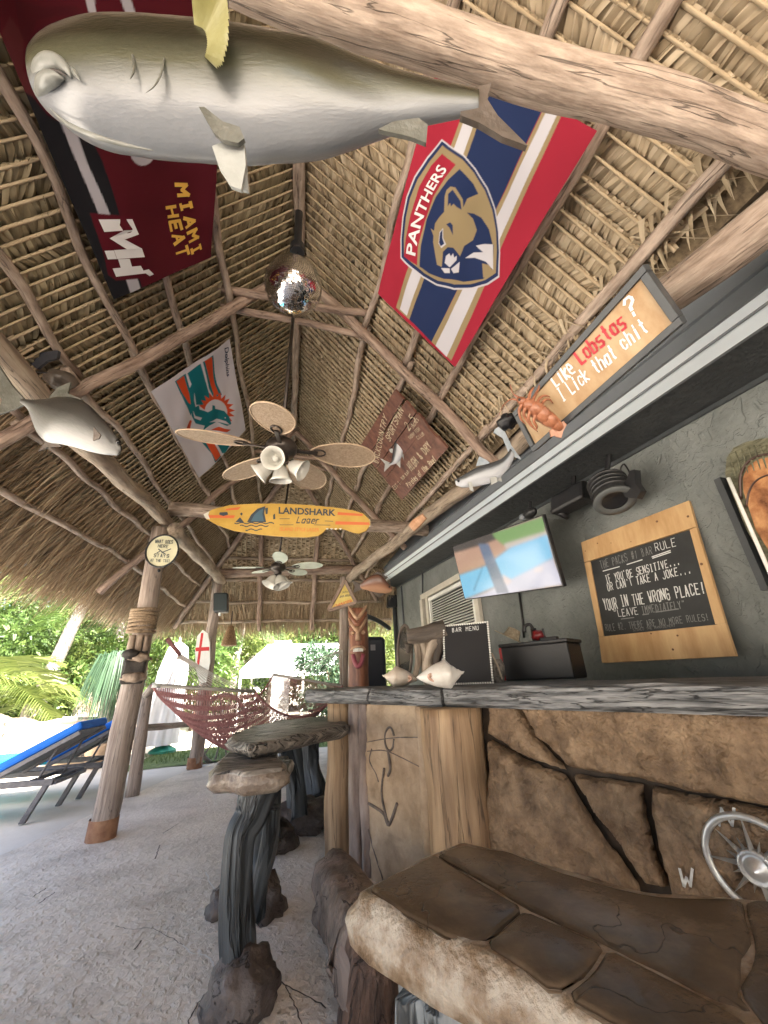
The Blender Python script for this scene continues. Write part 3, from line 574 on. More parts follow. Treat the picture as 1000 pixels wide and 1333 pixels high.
# rock stones in relief: each stone its own height field
def stone(name, px, m, H=.05, cell=.0085, seed=0, amp=.03, d0=.0, label=None, par=None, pl=None, nrm=None):
    pq_ = []
    for i in range(len(px)):
        a, b = px[i], px[(i+1) % len(px)]; k_ = max(1, int(math.hypot(b[0]-a[0], b[1]-a[1])/9))
        for j in range(k_):
            x, y = a[0]+(b[0]-a[0])*j/k_, a[1]+(b[1]-a[1])*j/k_; pq_.append((x+3*noise.noise((x*.06, y*.06, seed)), y+3*noise.noise((x*.06, y*.06, seed+9))))
    px = pq_; P = [onB(x, y, d0) for x, y in px]; N3 = BN; ex = BD; o = P[0]; q = [((p-o).dot(ex), p.z-o.z) for p in P]
    x0, x1 = min(a for a, b in q), max(a for a, b in q); y0, y1 = min(b for a, b in q), max(b for a, b in q)
    nx, ny = max(3, int((x1-x0)/cell)), max(3, int((y1-y0)/cell)); X, Yy = np.meshgrid(np.linspace(x0, x1, nx), np.linspace(y0, y1, ny)); ins = inpoly(X.ravel(), Yy.ravel(), q).reshape(X.shape)
    dist = np.full(X.shape, 9.); BX = X.copy(); BY = Yy.copy()
    for i in range(len(q)):
        a = np.array(q[i]); b = np.array(q[(i+1) % len(q)]); ab = b-a; t = np.clip(((X-a[0])*ab[0]+(Yy-a[1])*ab[1])/(ab@ab+1e-9), 0, 1)
        nd = np.hypot(X-a[0]-t*ab[0], Yy-a[1]-t*ab[1]); k = nd < dist; BX[k] = (a[0]+t*ab[0])[k]; BY[k] = (a[1]+t*ab[1])[k]; dist = np.minimum(dist, nd)
    dist = np.where(ins, dist, -dist); mb = MB(); idx = -np.ones(X.shape, int); c = 0; vs = []
    for j in range(ny):
        for i in range(nx):
            if dist[j, i] > -cell*1.45:
                d = max(dist[j, i], 0); e = min(d/.028, 1); e = math.sqrt(1-(1-e)**2); x, y = (X[j, i], Yy[j, i]) if dist[j, i] > 0 else (BX[j, i], BY[j, i])
                h = H*e+e*(amp*noise.noise((x*4, y*4, seed))+amp*.4*noise.noise((x*11, y*11, seed+4))+amp*.7*abs(noise.noise((x*19, y*19, seed+7)))+amp*.45*abs(noise.noise((x*42, y*42, seed+3))))
                vs.append(o+ex*x+Vector((0, 0, y))+N3*h); idx[j, i] = c; c += 1
    fs = [(idx[j, i], idx[j, i+1], idx[j+1, i+1], idx[j+1, i]) for j in range(ny-1) for i in range(nx-1) if min(idx[j, i], idx[j, i+1], idx[j+1, i+1], idx[j+1, i]) >= 0]
    mb.add(vs, fs); return mb.build(name, m, par or bar, smooth=True, label=label)
stone('stone', [(640, 916), (678, 916), (698, 955), (738, 1002), (690, 986), (640, 955)], M_rock, seed=1)
stone('stone', [(684, 916), (800, 918), (1130, 930), (1130, 1066), (1000, 1046), (900, 1028), (842, 1014), (746, 998), (706, 957)], M_rock, seed=2, H=.065, amp=.035)
stone('stone', [(640, 962), (690, 991), (737, 1008), (784, 1085), (832, 1150), (860, 1300), (680, 1300), (640, 1230)], M_rock, seed=3, H=.06)
stone('stone', [(748, 1007), (838, 1021), (842, 1062), (852, 1100), (872, 1155), (842, 1150), (797, 1085), (770, 1048)], M_rock, seed=4, H=.04)
stone('stone', [(850, 1024), (900, 1034), (1000, 1052), (1130, 1072), (1130, 1330), (905, 1330), (880, 1170), (860, 1100), (852, 1060)], M_rock, seed=5, H=.05)
stone('anchor_panel', [(470, 914), (556, 915), (562, 1190), (490, 1190)], M_rockp, seed=6, H=.02, amp=.012, d0=-.005)
# anchor, ring and scratched plank lines in relief on the pale panel
M_iron = mat('mauve_grey_relief', (.10, .08, .07), (.25, .2, .17), sc=20, bump=.5)
def rel(pts, r, m=M_iron, d=.02, nm='anchor_relief', par=None, close=False):
    P = [onB(x, y, d) for x, y in pts]; return MB().tube(P, r, 8, n=max(len(P)*4, 8), ridge=.2).build(nm, m, par or bar, smooth=True)
c = [(507+6*math.cos(a), 962+15*math.sin(a)) for a in np.linspace(0, 6.0, 12)]; rel(c, .007)
rel([(500, 1000), (497, 1030), (500, 1052), (507, 1075)], .008); rel([(480, 1046), (490, 1052), (500, 1060), (506, 1074), (514, 1055), (517, 1046)], .009); rel([(505, 976), (508, 1000), (505, 1010)], .009)
rel([(484, 975), (481, 990), (489, 1006), (493, 1018)], .004); rel([(478, 966), (500, 962), (520, 960), (546, 960)], .003); rel([(478, 978), (500, 977), (520, 985), (546, 998)], .003)
rel([(466, 990), (472, 1040), (482, 1090), (500, 1150)], .004)
# compass medallion
M_silver = mat('brushed_silver', (.50, .50, .48), (.72, .72, .70), sc=12, rough=.32, bump=.25, bsc=60, metal=.7)
comp = thing('compass_medallion', 'round silver compass rose fixed to the rock front of the bar', 'medallion', onB(986, 1128))
cc = onB(986, 1128, .075); Z = Vector((0, 0, 1)); R0 = (onB(923, 1128, .075)-cc).length
def cp(a, r, d=0): return cc+BD*(math.cos(a)*r)+Z*(math.sin(a)*r)+BN*d
MB().tube([cp(a, R0*.93) for a in np.linspace(0, 2*math.pi, 41)], .011, 10).build('ring', M_silver, comp, smooth=True)
for k in range(16):
    a = k*math.pi/8+math.pi/2; L = R0*(1.0 if k % 4 == 0 else (.86 if k % 2 == 0 else .55)); hw = .15 if k % 2 == 0 else .1; b = R0*.3
    vs = [cp(a, L, .006), cp(a-hw*1.4, b, .004), cp(a, b*.9, .03), cp(a+hw*1.4, b, .004), cp(a, L*.4, -.012)]
    MB().add(vs, [(0, 1, 2), (0, 2, 3), (0, 3, 4), (0, 4, 1)]).build('star_point', M_silver, comp)
MB().lathe([(R0*.34, 0), (R0*.34, .02), (R0*.29, .028), (R0*.26, .02), (R0*.2, .024), (R0*.12, .045), (.001, .055)], cc, BN, 28).build('boss', M_silver, comp, smooth=True)
for ch, (x, y) in (('N', (945, 1063)), ('W', (895, 1142))):
    q = [onB(x-10, y+11, .068), onB(x+10, y+11, .068), onB(x+10, y-11, .068), onB(x-10, y-11, .068)]
    strokes(MB(), ch, q, .008, BN*.004, jit=.0).build('letter', M_silver, comp)
# ================================================================ benches and stools
M_stone = mat('dark_brown_sealed_stone', (.055, .037, .024), (.17, .12, .078), (.10, .069, .044), sc=5, rough=.26, bump=.3, bsc=60, bd=.006, spec=.5, crack=(3, (1, 1, 1), .005, .5))
M_rim = mat('worn_pale_stone_edge', (.13, .08, .04), (.40, .34, .27), (.23, .16, .10), sc=9, rough=.35, bump=.8, bsc=60, bd=.012, detail=9, p=(.36, .6))
M_blue = mat('dark_slate_wood', (.015, .018, .021), (.11, .122, .13), (.048, .055, .06), sc=9, st=(1, 1, .12), rough=.55, bump=.9, bsc=22, bst=(1, 1, .15), bd=.015, crack=(9, (1, 1, .12), .035, .15))
M_bluep = mat('pale_slate_wood', (.06, .07, .075), (.40, .42, .43), (.2, .22, .23), sc=9, st=(1, 1, .12), rough=.6, bump=.9, bsc=22, bst=(1, 1, .15), bd=.015, crack=(9, (1, 1, .12), .035, .15))
M_base = mat('dark_brown_rock', (.035, .026, .022), (.16, .125, .105), (.085, .065, .055), sc=6, rough=.55, bump=.8, bsc=22, bd=.02, crack=(5, (1, 1, 1), .008, .5))
M_seat = mat('grey_worn_wood_seat', (.05, .042, .035), (.40, .36, .31), (.19, .165, .14), sc=10, st=(.35, 1.6, 1), rough=.45, bump=1.0, bsc=20, bst=(.3, 1.8, 1), bd=.02, crack=(12, (.3, 1.6, 1), .035, .2))
def dens(poly, step=.03, amp=.006, seed=0):
    q = []
    for i in range(len(poly)):
        a, b, c = poly[i-1], poly[i], poly[(i+1) % len(poly)]; q += [b.lerp(a, min(.3, .016/max((a-b).length, 1e-6))), b.lerp(c, min(.3, .016/max((c-b).length, 1e-6)))]
    poly = q
    out = []; n = len(poly)
    for i in range(n):
        a, b = poly[i], poly[(i+1) % n]; k = max(1, int((b-a).length/step))
        for j in range(k):
            p = a.lerp(b, j/k); out.append(p+Vector((noise.noise((p.x*9, p.y*9, seed)), noise.noise((p.x*9, p.y*9, seed+5)), 0))*amp)
    return out
def slab(name, poly, th, mats, par, infl=(0, 0, 0), seed=0, edge=.012, wav=.004, label=None, amp=.006):
    """poly on top plane; rings down the side; infl = outward offset of the ring at 1/3, 2/3 and bottom"""
    P = dens(poly, seed=seed, amp=amp); c = sum(P, Vector())/len(P); n = len(P); area = sum(P[i].x*P[(i+1) % n].y-P[(i+1) % n].x*P[i].y for i in range(n))
    if area < 0: P = P[::-1]
    out = []
    for i in range(n):
        t = (P[(i+1) % n]-P[i-1]).normalized(); out.append(Vector((t.y, -t.x, 0)))
    rings = [(-edge*1.2, 0), (-edge*.3, -edge*.35), (0, -edge), (infl[0], -th*.35), (infl[1], -th*.7), (infl[2], -th)]
    mb = MB(); vs = []
    for o, z in rings:
        for i, p in enumerate(P):
            q = noise.noise((p.x*7, p.y*7, z*20+seed)); vs.append(p+out[i]*(o+(q*wav*3 if z < -edge else 0))+Vector((0, 0, z+(q*wav if z > -th*.9 else 0))))
    mb.add(vs, [tuple(range(n))], None, 0)
    mb.f += [(r*n+i, (r+1)*n+i, (r+1)*n+(i+1) % n, r*n+(i+1) % n) for r in range(len(rings)-1) for i in range(n)]; mb.m += [0]*(2*n)+[1]*((len(rings)-3)*n)
    mb.f.append(tuple(reversed(range((len(rings)-1)*n, len(rings)*n)))); mb.m.append(1)
    return mb.build(name, mats, par, smooth=True, label=label)
ZB = .66
def oz(pts, z): return [at(x, y, Z=z) for x, y in pts]
bench = thing('stone_bench', 'large dark brown stone slab bench seat in the near foreground', 'bench', (.7, .9, 0))
slab('seat_body', oz([(461, 1160), (480, 1147), (540, 1117), (600, 1094), (665, 1102), (740, 1133), (850, 1160), (960, 1164), (1110, 1175), (1180, 1500), (1000, 1420), (850, 1360), (735, 1306), (680, 1276), (590, 1236), (520, 1199), (473, 1172)], ZB-.006), .135, [M_rim, M_rim], bench, (.022, .012, -.05), seed=2, edge=.02, wav=.012)
tops = [[(480, 1153), (541, 1123), (565, 1111), (681, 1180), (655, 1203), (625, 1223), (590, 1220), (530, 1189)],
        [(569, 1109), (600, 1099), (662, 1107), (740, 1138), (850, 1165), (964, 1169), (977, 1230), (957, 1290), (984, 1326), (860, 1262), (780, 1224), (684, 1177)],
        [(685, 1183), (786, 1228), (765, 1260), (726, 1287), (690, 1262), (630, 1226), (659, 1205)],
        [(791, 1231), (860, 1266), (984, 1333), (1040, 1425), (850, 1350), (733, 1293), (769, 1263)],
        [(969, 1169), (1110, 1180), (1170, 1480), (1048, 1428), (990, 1331), (962, 1290), (982, 1230)]]
for i, p in enumerate(tops): slab('seat_stone', oz(p, ZB+.002), .016, [M_stone, M_stone], bench, (0, 0, 0), seed=i*3, edge=.008, wav=.002, amp=.009)
def gleg(par, pts, rr, m=M_blue, nm='leg', seg=22, ridge=.55, n=34, wob=.02): return MB().tube(pts, rr, seg, wob=wob, ridge=ridge, n=n).build(nm, m, par, smooth=True)
lt = at(566, 1275, Z=ZB-.12); gleg(bench, [lt, lt+Vector((.01, .01, -.27)), Vector((lt.x+.02, lt.y+.02, 0))], [.085, .075, .1], M_bluep)
lt2 = at(1000, 1300, Z=ZB-.12); gleg(bench, [lt2, Vector((lt2.x, lt2.y, 0))], [.09, .1], M_bluep)
rb = at(652, 1290, Z=ZB-.15); gleg(bench, [rb, Vector((rb.x, rb.y+.02, 0))], [.07, .08], M_barlog)
# near stool
st = thing('log_stool', 'nearest grey wood stool with a forked slate leg on a dark rock foot', 'stool', at(312, 1310, Z=0), 'carved wood stools along the bar')
ZS = .78
slab('seat', oz([(276, 1004), (284, 990), (303, 973), (335, 969), (354, 973), (358, 981), (369, 990), (371, 1000), (345, 1004), (320, 1006), (298, 1003)], ZS), .095, [M_seat, mat('glossy_seat_edge', (.07, .05, .035), (.36, .30, .24), (.17, .13, .10), sc=12, rough=.3, bump=.8, bsc=30, bd=.015)], st, (.015, .012, -.03), seed=5, wav=.012, edge=.015)
s0 = at(340, 1030, Y=2.36); s1 = at(312, 1095, Y=2.3); s2 = at(308, 1190, Y=2.27); s3 = at(314, 1292, Y=2.22)
gleg(st, [s0+Vector((0, 0, .03)), s0.lerp(s1, .5), s1, s2, s3], [.095, .078, .066, .058, .064], ridge=.38, n=60, seg=36)
f0 = at(356, 1050, Y=2.42); f1 = at(352, 1100, Y=2.45); f2 = at(340, 1150, Y=2.5); f3 = at(334, 1190, Y=2.6)
gleg(st, [f0, f1, f2, f3], [.036, .04, .034, .04], nm='leg', ridge=.35)
bs = at(311, 1318, Z=0); MB().blob(bs+Vector((.0, .02, .04)), (.14, .15, .13), .25, 2.2, 3, 34).build('rock_foot', M_base, st, smooth=True)
# second and third legs belong to the long bench behind
def rockfoot(par, x, y, r, h, sd): p = at(x, y, Z=0); return MB().blob(p+Vector((0, 0, h*.35)), (r, r*.9, h), .4, 2.2, sd, 24).build('rock_foot', M_base, par, smooth=True)
sb = thing('log_stool', 'second slate legged stool hidden behind the nearest stool seat', 'stool', at(338, 1185, Z=0), 'carved wood stools along the bar')
a0 = at(352, 1012, Y=3.0); a1 = at(340, 1100, Y=2.95); a2 = at(335, 1165, Z=.12)
gleg(sb, [a0, a1, a2], [.065, .055, .06]); rockfoot(sb, 340, 1192, .115, .13, 5); rockfoot(sb, 292, 1190, .09, .1, 9)
slab('seat', [a0+Vector(v) for v in ((-.13, -.1, .06), (.10, -.12, .06), (.14, .2, .06), (-.1, .22, .06))], .09, [M_seat, MATS['glossy_seat_edge']], sb, (.01, .01, -.02), seed=8)
s3b = thing('log_stool', 'third slate legged stool whose dark foot shows behind the second', 'stool', at(355, 1110, Z=0), 'carved wood stools along the bar')
a0 = at(352, 1000, Y=3.75); a1 = at(352, 1060, Y=3.72); a2 = at(351, 1095, Z=.1); gleg(s3b, [a0, a1, a2], [.075, .065, .07]); rockfoot(s3b, 357, 1106, .16, .13, 12)
slab('seat', [a0+Vector(v) for v in ((-.2, -.1, .05), (.10, -.12, .05), (.14, .2, .05), (-.15, .22, .05))], .09, [M_seat, MATS['glossy_seat_edge']], s3b, (.01, .01, -.02), seed=18)
lb_ = thing('log_bench', 'long live edge wooden bench with two slate trunk legs beside the corner log', 'bench', at(400, 1075, Z=0))
ZL = .86
slab('seat', oz([(300, 962), (302, 955), (330, 945), (365, 938), (400, 934), (450, 930), (452, 944), (420, 950), (390, 956), (355, 963), (325, 968)], ZL), .085, [M_seat, M_seat], lb_, (.02, .0, -.06), seed=6, wav=.01)
a0 = at(376, 965, Y=4.15); a1 = at(386, 1020, Y=4.15); a2 = at(390, 1068, Z=.1); gleg(lb_, [a0, a1, a2], [.085, .075, .085]); rockfoot(lb_, 396, 1076, .3, .15, 31)
a0 = at(404, 955, Y=4.75); a1 = at(408, 1000, Y=4.75); a2 = at(412, 1040, Z=.1); gleg(lb_, [a0, a1, a2], [.1, .09, .1]); rockfoot(lb_, 404, 1046, .2, .14, 33)
# footrest log at the foot of the bar
M_fl = mat('weathered_mauve_log', (.07, .05, .042), (.33, .25, .21), (.18, .135, .11), sc=7, rough=.6, bump=1.0, bsc=22, bd=.02, crack=(6, (1, 1, .4), .008, .4))
M_fb = mat('dark_red_brown_bark', (.05, .028, .02), (.20, .12, .085), (.11, .065, .045), sc=14, st=(1.6, 1.6, .12), rough=.7, bump=1.0, bsc=40, bst=(1, 1, .12), bd=.02, crack=(18, (1, 1, .06), .02, .4))
fr_ = thing('footrest_log', 'fallen mauve log footrest with a cut end lying at the foot of the bar', 'log', at(470, 1250, Z=0))
p0, p1 = at(440, 1150, Z=.14), at(478, 1240, Z=.17)
MB().tube([p0+Vector((.0, .12, 0)), p0, p1, at(478, 1262, Z=.13)], [.115, .13, .135, .14], 28, ridge=.22, n=24, wob=.02).build('trunk', M_fl, fr_, smooth=True)
p2 = at(492, 1228, Z=.28); p3 = at(488, 1318, Z=0); MB().tube([p2, (p2+p3)/2+Vector((0, .02, .0)), p3], [.10, .125, .135], 28, ridge=.22, n=18).build('stub', M_fb, fr_, smooth=True)
MB().blob(at(440, 1180, Z=.12), (.12, .1, .12), .3, 2.5, 41, 24).build('knot', M_fl, fr_, smooth=True)
# ================================================================ flags
Z3 = Vector((0, 0, 1))
def pxs(pl, pts, f=lambda x, y: (x, y)): return [at(*f(x, y), pl=pl) for x, y in pts]
def toward(pl, p): n = pl[0]; return n if n.dot(EYE-p) > 0 else -n
M_cloth = cmat('printed_cloth', rough=.85, bump=.15, bsc=500, spec=.2)
M_wht = mat('print_white', (.78, .78, .8), rough=.8, bump=0); M_gold = mat('print_gold', (.72, .42, .07), rough=.8, bump=0)
WH, RED, NAVY, TAN = (.60, .59, .64), (.36, .022, .045), (.018, .032, .10), (.32, .245, .135)
# hockey flag on the right slope
pf = shift(PR, -.165); fc = [at(492, 382, pl=pf), at(592, 478, pl=pf), at(778, 170, pl=pf), at(575, 60, pl=pf)]
T = lambda x, y: (510+x*.1651, 170+y*.1651)
sh = [(385, 70), (470, 130), (560, 190), (660, 300), (750, 450), (810, 620), (850, 800), (865, 960), (858, 1150), (760, 1215), (640, 1250), (480, 1262), (350, 1225), (240, 1160), (160, 1080), (80, 1000), (75, 860), (90, 680), (120, 520), (180, 360), (270, 210)]
def scl(p, k, c=(470, 720)): return [(c[0]+(x-c[0])*k, c[1]+(y-c[1])*k) for x, y in p]
Ly = [(pxs(pf, [(596, 161), (622, 161), (533, 416), (516, 400)]), TAN), (pxs(pf, [(620, 100), (647, 100), (622, 161), (596, 161)]), TAN), (pxs(pf, [(601, 161), (616, 161), (530, 411), (521, 402)]), WH), (pxs(pf, [(626, 100), (641, 100), (616, 161), (601, 161)]), WH),
      (pxs(pf, [(622, 161), (647, 100), (735, 100), (705, 146), (562, 445), (533, 416)]), NAVY),
      (pxs(pf, [(706, 146), (733, 100), (757, 100), (733, 146), (587, 470), (562, 445)]), TAN), (pxs(pf, [(711, 146), (737, 100), (752, 100), (727, 146), (581, 465), (567, 450)]), WH)]
for p, c in ((sh, WH), (scl(sh, .975), NAVY), (scl(sh, .925), TAN),
    ([(390, 185), (500, 270), (420, 370), (330, 520), (260, 720), (215, 900), (205, 1060), (108, 985), (122, 850), (155, 660), (215, 440), (300, 280)], RED),
    ([(530, 305), (640, 420), (710, 560), (780, 740), (805, 900), (800, 1100), (720, 1170), (560, 1195), (400, 1175), (290, 1125), (222, 1070), (235, 900), (275, 700), (350, 520), (440, 390)], NAVY),
    ([(415, 640), (418, 520), (430, 470), (460, 442), (495, 452), (548, 545), (552, 610), (585, 540), (680, 500), (740, 560), (790, 720), (812, 900), (795, 900), (760, 780), (700, 690), (640, 660), (578, 652), (630, 700), (662, 790), (630, 870), (560, 915), (525, 1000), (470, 930), (420, 950), (385, 1080), (352, 1060), (338, 960), (326, 880), (330, 830), (308, 770), (335, 790), (345, 730), (380, 680)], TAN),
    ([(440, 600), (442, 500), (475, 468), (530, 560), (537, 632), (500, 605), (480, 580), (462, 600), (455, 570)], NAVY),
    ([(366, 890), (378, 800), (405, 768), (402, 850), (420, 900), (385, 930)], WH), ([(370, 885), (382, 805), (400, 780), (396, 850), (408, 895), (382, 915)], NAVY),
    ([(428, 740), (455, 725), (472, 750), (472, 830), (450, 770)], NAVY), ([(395, 960), (430, 925), (465, 930), (525, 1010), (500, 1060), (440, 1095), (385, 1085)], NAVY),
    ([(405, 1050), (415, 995), (440, 975), (450, 1000), (468, 975), (475, 1010), (498, 995), (495, 1030), (440, 1087)], WH),
    ([(380, 1088), (440, 1095), (442, 1132), (405, 1130)], WH), ([(450, 1100), (522, 1042), (515, 1125), (470, 1134)], WH),
    ([(570, 1010), (640, 965), (715, 962), (655, 912), (720, 898), (798, 898), (805, 1097), (740, 1035), (650, 1005)], WH), ([(710, 1048), (765, 1060), (803, 1100), (800, 1140), (722, 1160)], TAN)):
    Ly.append((pxs(pf, p, T), c))
def wav(a, b, c, amp): return lambda u, v: amp*(np.sin(u*a+v*b)+.6*np.sin(u*c-v*a*.7)+.35*np.sin(u*c*1.9+v*b*3.1)+.22*np.sin(v*31+u*9)*np.exp(-((u-.5)*2.2)**2))*np.clip(4*v*(1-v)+.25, 0, 1)
hf = thing('hockey_flag', 'red and navy flag with a cat head shield pinned under the right roof slope', 'flag', fc[0])
g = panel(fc, Ly, RED, cell=.0036, wave=wav(5, 4, 11, .010)); off = g.nn*.004; drp = g.drape; g.build('cloth', M_cloth, hf, smooth=True)
lo = pxs(pf, [(198, 985), (215, 860), (238, 740), (270, 640), (305, 545), (340, 460), (392, 380), (440, 305)], T); up = pxs(pf, [(128, 960), (145, 830), (165, 715), (198, 600), (235, 505), (272, 425), (318, 345), (362, 262)], T)
drp(lettering(MB(), 'PANTHERS', None, off, .02, path=(lo, up))).build('lettering', M_wht, hf)
# basketball flag on the left slope
pl_ = shift(PL, -.14); fc = [at(148, 390, pl=pl_), at(275, 335, pl=pl_), at(290, -70, pl=pl_), at(-85, -150, pl=pl_)]
MAR, BLK, GRY = (.085, .006, .013), (.012, .012, .016), (.46, .45, .50)
E1 = [(187+19*math.cos(a), 188+29*math.sin(a)) for a in np.linspace(0, 6.1, 24)]; E2 = [(187+11*math.cos(a), 180+22*math.sin(a)) for a in np.linspace(0, 6.1, 24)]
sw = [(0, 40), (12, 20), (30, 45), (28, 90), (50, 130), (30, 118), (12, 90)]; sw2 = [(20, 0), (60, 12), (100, 10), (135, 30), (90, 22), (50, 28), (35, 60), (25, 40)]
Ly = [(pxs(pl_, [(-160, -200), (-20, -60), (0, 75), (60, 148), (120, 183), (133, 210), (150, 267), (190, 390), (140, 400), (-160, 60)]), BLK), (pxs(pl_, sw), (.10, .018, .022)), (pxs(pl_, sw2), (.07, .006, .012)),
      (pxs(pl_, [(74, 150), (92, 150), (112, 210), (141, 276), (168, 330), (184, 380), (171, 386), (155, 340), (127, 276), (97, 205)]), GRY),
      (pxs(pl_, [(106, -40), (122, -40), (125, 0), (129, 34), (122, 31), (113, 0)]), GRY), (pxs(pl_, [(146, -40), (162, -40), (171, 0), (182, 33), (170, 33), (158, 0)]), GRY), (pxs(pl_, E1), GRY), (pxs(pl_, E2), MAR),
      (pxs(pl_, [(117, 277), (172, 279), (177, 303), (187, 330), (184, 341), (204, 356), (198, 361), (150, 364), (140, 357), (134, 330), (127, 308)]), (.10, .006, .015)),]
bf = thing('basketball_flag', 'maroon and black flag with gold lettering pinned under the left roof slope', 'flag', fc[0])
g = panel(fc, Ly, MAR, cell=.0045, wave=wav(6, 3, 9, .011)); off = g.nn*.005; drp = g.drape; g.build('cloth', M_cloth, bf, smooth=True)
Q = lambda pl, *p: [at(x, y, pl=pl) for x, y in p]
g = MB(); strokes(g, 'MIAMI', Q(pl_, (230, 240), (251, 333), (262, 328), (242, 238)), .017, off, jit=0); strokes(g, 'HEAT', Q(pl_, (218, 270), (232, 336), (246, 332), (229, 268)), .017, off, jit=0); drp(g).build('lettering', M_gold, bf, kind='stuff')
g = MB(); H5 = lambda pts: g.add([p+off*1.2 for p in Q(pl_, *[(x*.2, 150+y*.2) for x, y in pts])], [tuple(range(len(pts)))])
H5([(632, 670), (848, 665), (878, 735), (668, 750)]); H5([(790, 735), (878, 735), (892, 765), (745, 815), (700, 790)]); H5([(700, 790), (760, 775), (908, 855), (812, 860)]); H5([(728, 866), (908, 853), (930, 912), (750, 925)])
H5([(668, 872), (727, 868), (748, 925), (690, 928)]); H5([(756, 926), (830, 922), (852, 990), (778, 994)]); H5([(722, 988), (905, 970), (925, 1003), (960, 995), (996, 1030), (968, 1042), (940, 1022), (745, 1042)])
drp(g).build('monogram', M_wht, bf, kind='stuff')
# football flag on the left slope further in
pd = shift(PL, -.13); D = lambda x, y: (190+x*.15, 430+y*.15)
fc = [at(*D(45, 530), pl=pd), at(*D(460, 1280), pl=pd), at(*D(868, 868), pl=pd), at(*D(725, 70), pl=pd)]
W2, TEAL, ORG_ = (.62, .60, .66), (.006, .17, .21), (.62, .075, .02)
Ly = []
spk = []; 
for k, a in enumerate(np.linspace(-3.0, 1.0, 27)):
    r = 165 if k % 2 else 118; spk.append((610+r*math.cos(a)*.95, 700+r*math.sin(a)))
for p, c in (([(248, 440), (345, 375), (392, 560), (410, 640), (385, 740), (330, 620)], TEAL), ([(262, 440), (330, 395), (372, 560), (385, 640), (360, 620), (310, 540)], ORG_),
    ([(360, 372), (470, 285), (565, 585), (500, 655), (430, 640), (410, 520)], TEAL), ([(488, 270), (575, 208), (630, 480), (662, 560), (600, 600), (560, 520)], TEAL), ([(503, 262), (565, 222), (612, 480), (640, 560), (600, 570), (560, 440)], ORG_),
    (spk, ORG_), ([(610+95*math.cos(a), 705+102*math.sin(a)) for a in np.linspace(0, 6.1, 22)], W2), ([(345, 885), (385, 780), (405, 790), (392, 890)], ORG_), ([(570, 870), (640, 840), (740, 862), (700, 880)], ORG_),
    ([(365, 520), (395, 455), (415, 475), (408, 600), (425, 660), (460, 650), (470, 690), (540, 712), (575, 690), (578, 650), (600, 655), (605, 682), (680, 700), (715, 740), (738, 810), (700, 825), (620, 800), (560, 830), (500, 885), (520, 835), (440, 815), (395, 740), (380, 640)], TEAL),
    ([(402, 690), (432, 745), (495, 765), (480, 788), (425, 765)], W2), ([(555, 800), (620, 772), (690, 785), (725, 815), (660, 802), (600, 800)], W2), ([(682, 752), (690, 752), (690, 762), (682, 762)], W2),
    ([(490, 975), (590, 975), (645, 1090), (590, 1140), (560, 1060)], TEAL), ([(530, 980), (590, 980), (640, 1080), (595, 1125), (565, 1060)], ORG_), ([(610, 980), (735, 980), (680, 1060), (655, 1060)], TEAL)):
    Ly.append((pxs(pd, p, D), c))
df = thing('football_flag', 'white flag with a leaping teal fish emblem behind the left fan blade', 'flag', fc[0])
g = panel(fc, Ly, W2, cell=.0055, wave=wav(7, 3, 10, .012)); off = g.nn*.006; drp = g.drape; g.build('cloth', M_cloth, df, smooth=True)
drp(lettering(MB(), 'Dolphins', [at(*D(*p), pl=pd) for p in ((662, 150), (700, 408), (735, 400), (712, 140))], off, .01)).build('lettering', mat('print_navy', (.03, .05, .11), rough=.8, bump=0), df)
# ================================================================ fish
def fishmat(name, bel, mid, top, rough=.3, p=(.3, .52, .72), sc=14):
    m = bpy.data.materials.new(name); m.use_nodes = True; N = m.node_tree.nodes; L = m.node_tree.links; b = N['Principled BSDF']; b.inputs['Roughness'].default_value = rough
    a = N.new('ShaderNodeAttribute'); a.attribute_name = 'gc'; s = N.new('ShaderNodeSeparateXYZ'); L.new(a.outputs['Vector'], s.inputs[0])
    n = N.new('ShaderNodeTexNoise'); n.inputs['Scale'].default_value = sc; n.inputs['Detail'].default_value = 5; L.new(a.outputs['Vector'], n.inputs[0])
    x = N.new('ShaderNodeMath'); x.operation = 'MULTIPLY_ADD'; x.inputs[1].default_value = .22; L.new(n.outputs[0], x.inputs[0]); L.new(s.outputs[0], x.inputs[2])
    mr = N.new('ShaderNodeMapRange'); mr.inputs[1].default_value = -.9; mr.inputs[2].default_value = 1.1; L.new(x.outputs[0], mr.inputs[0])
    r = N.new('ShaderNodeValToRGB'); e = r.color_ramp.elements; e[0].position = p[0]; e[0].color = hexc(bel); e[1].position = p[2]; e[1].color = hexc(top); q = e.new(p[1]); q.color = hexc(mid)
    L.new(mr.outputs[0], r.inputs[0]); L.new(r.outputs[0], b.inputs['Base Color']); bn = N.new('ShaderNodeBump'); bn.inputs['Strength'].default_value = .25; bn.inputs['Distance'].default_value = .006
    n2 = N.new('ShaderNodeTexNoise'); n2.inputs['Scale'].default_value = 26; n2.inputs['Detail'].default_value = 6; L.new(a.outputs['Vector'], n2.inputs[0]); L.new(n2.outputs[0], bn.inputs['Height']); L.new(bn.outputs[0], b.inputs['Normal']); b.inputs['Coat Weight'].default_value = .6; b.inputs['Coat Roughness'].default_value = .25
    return m
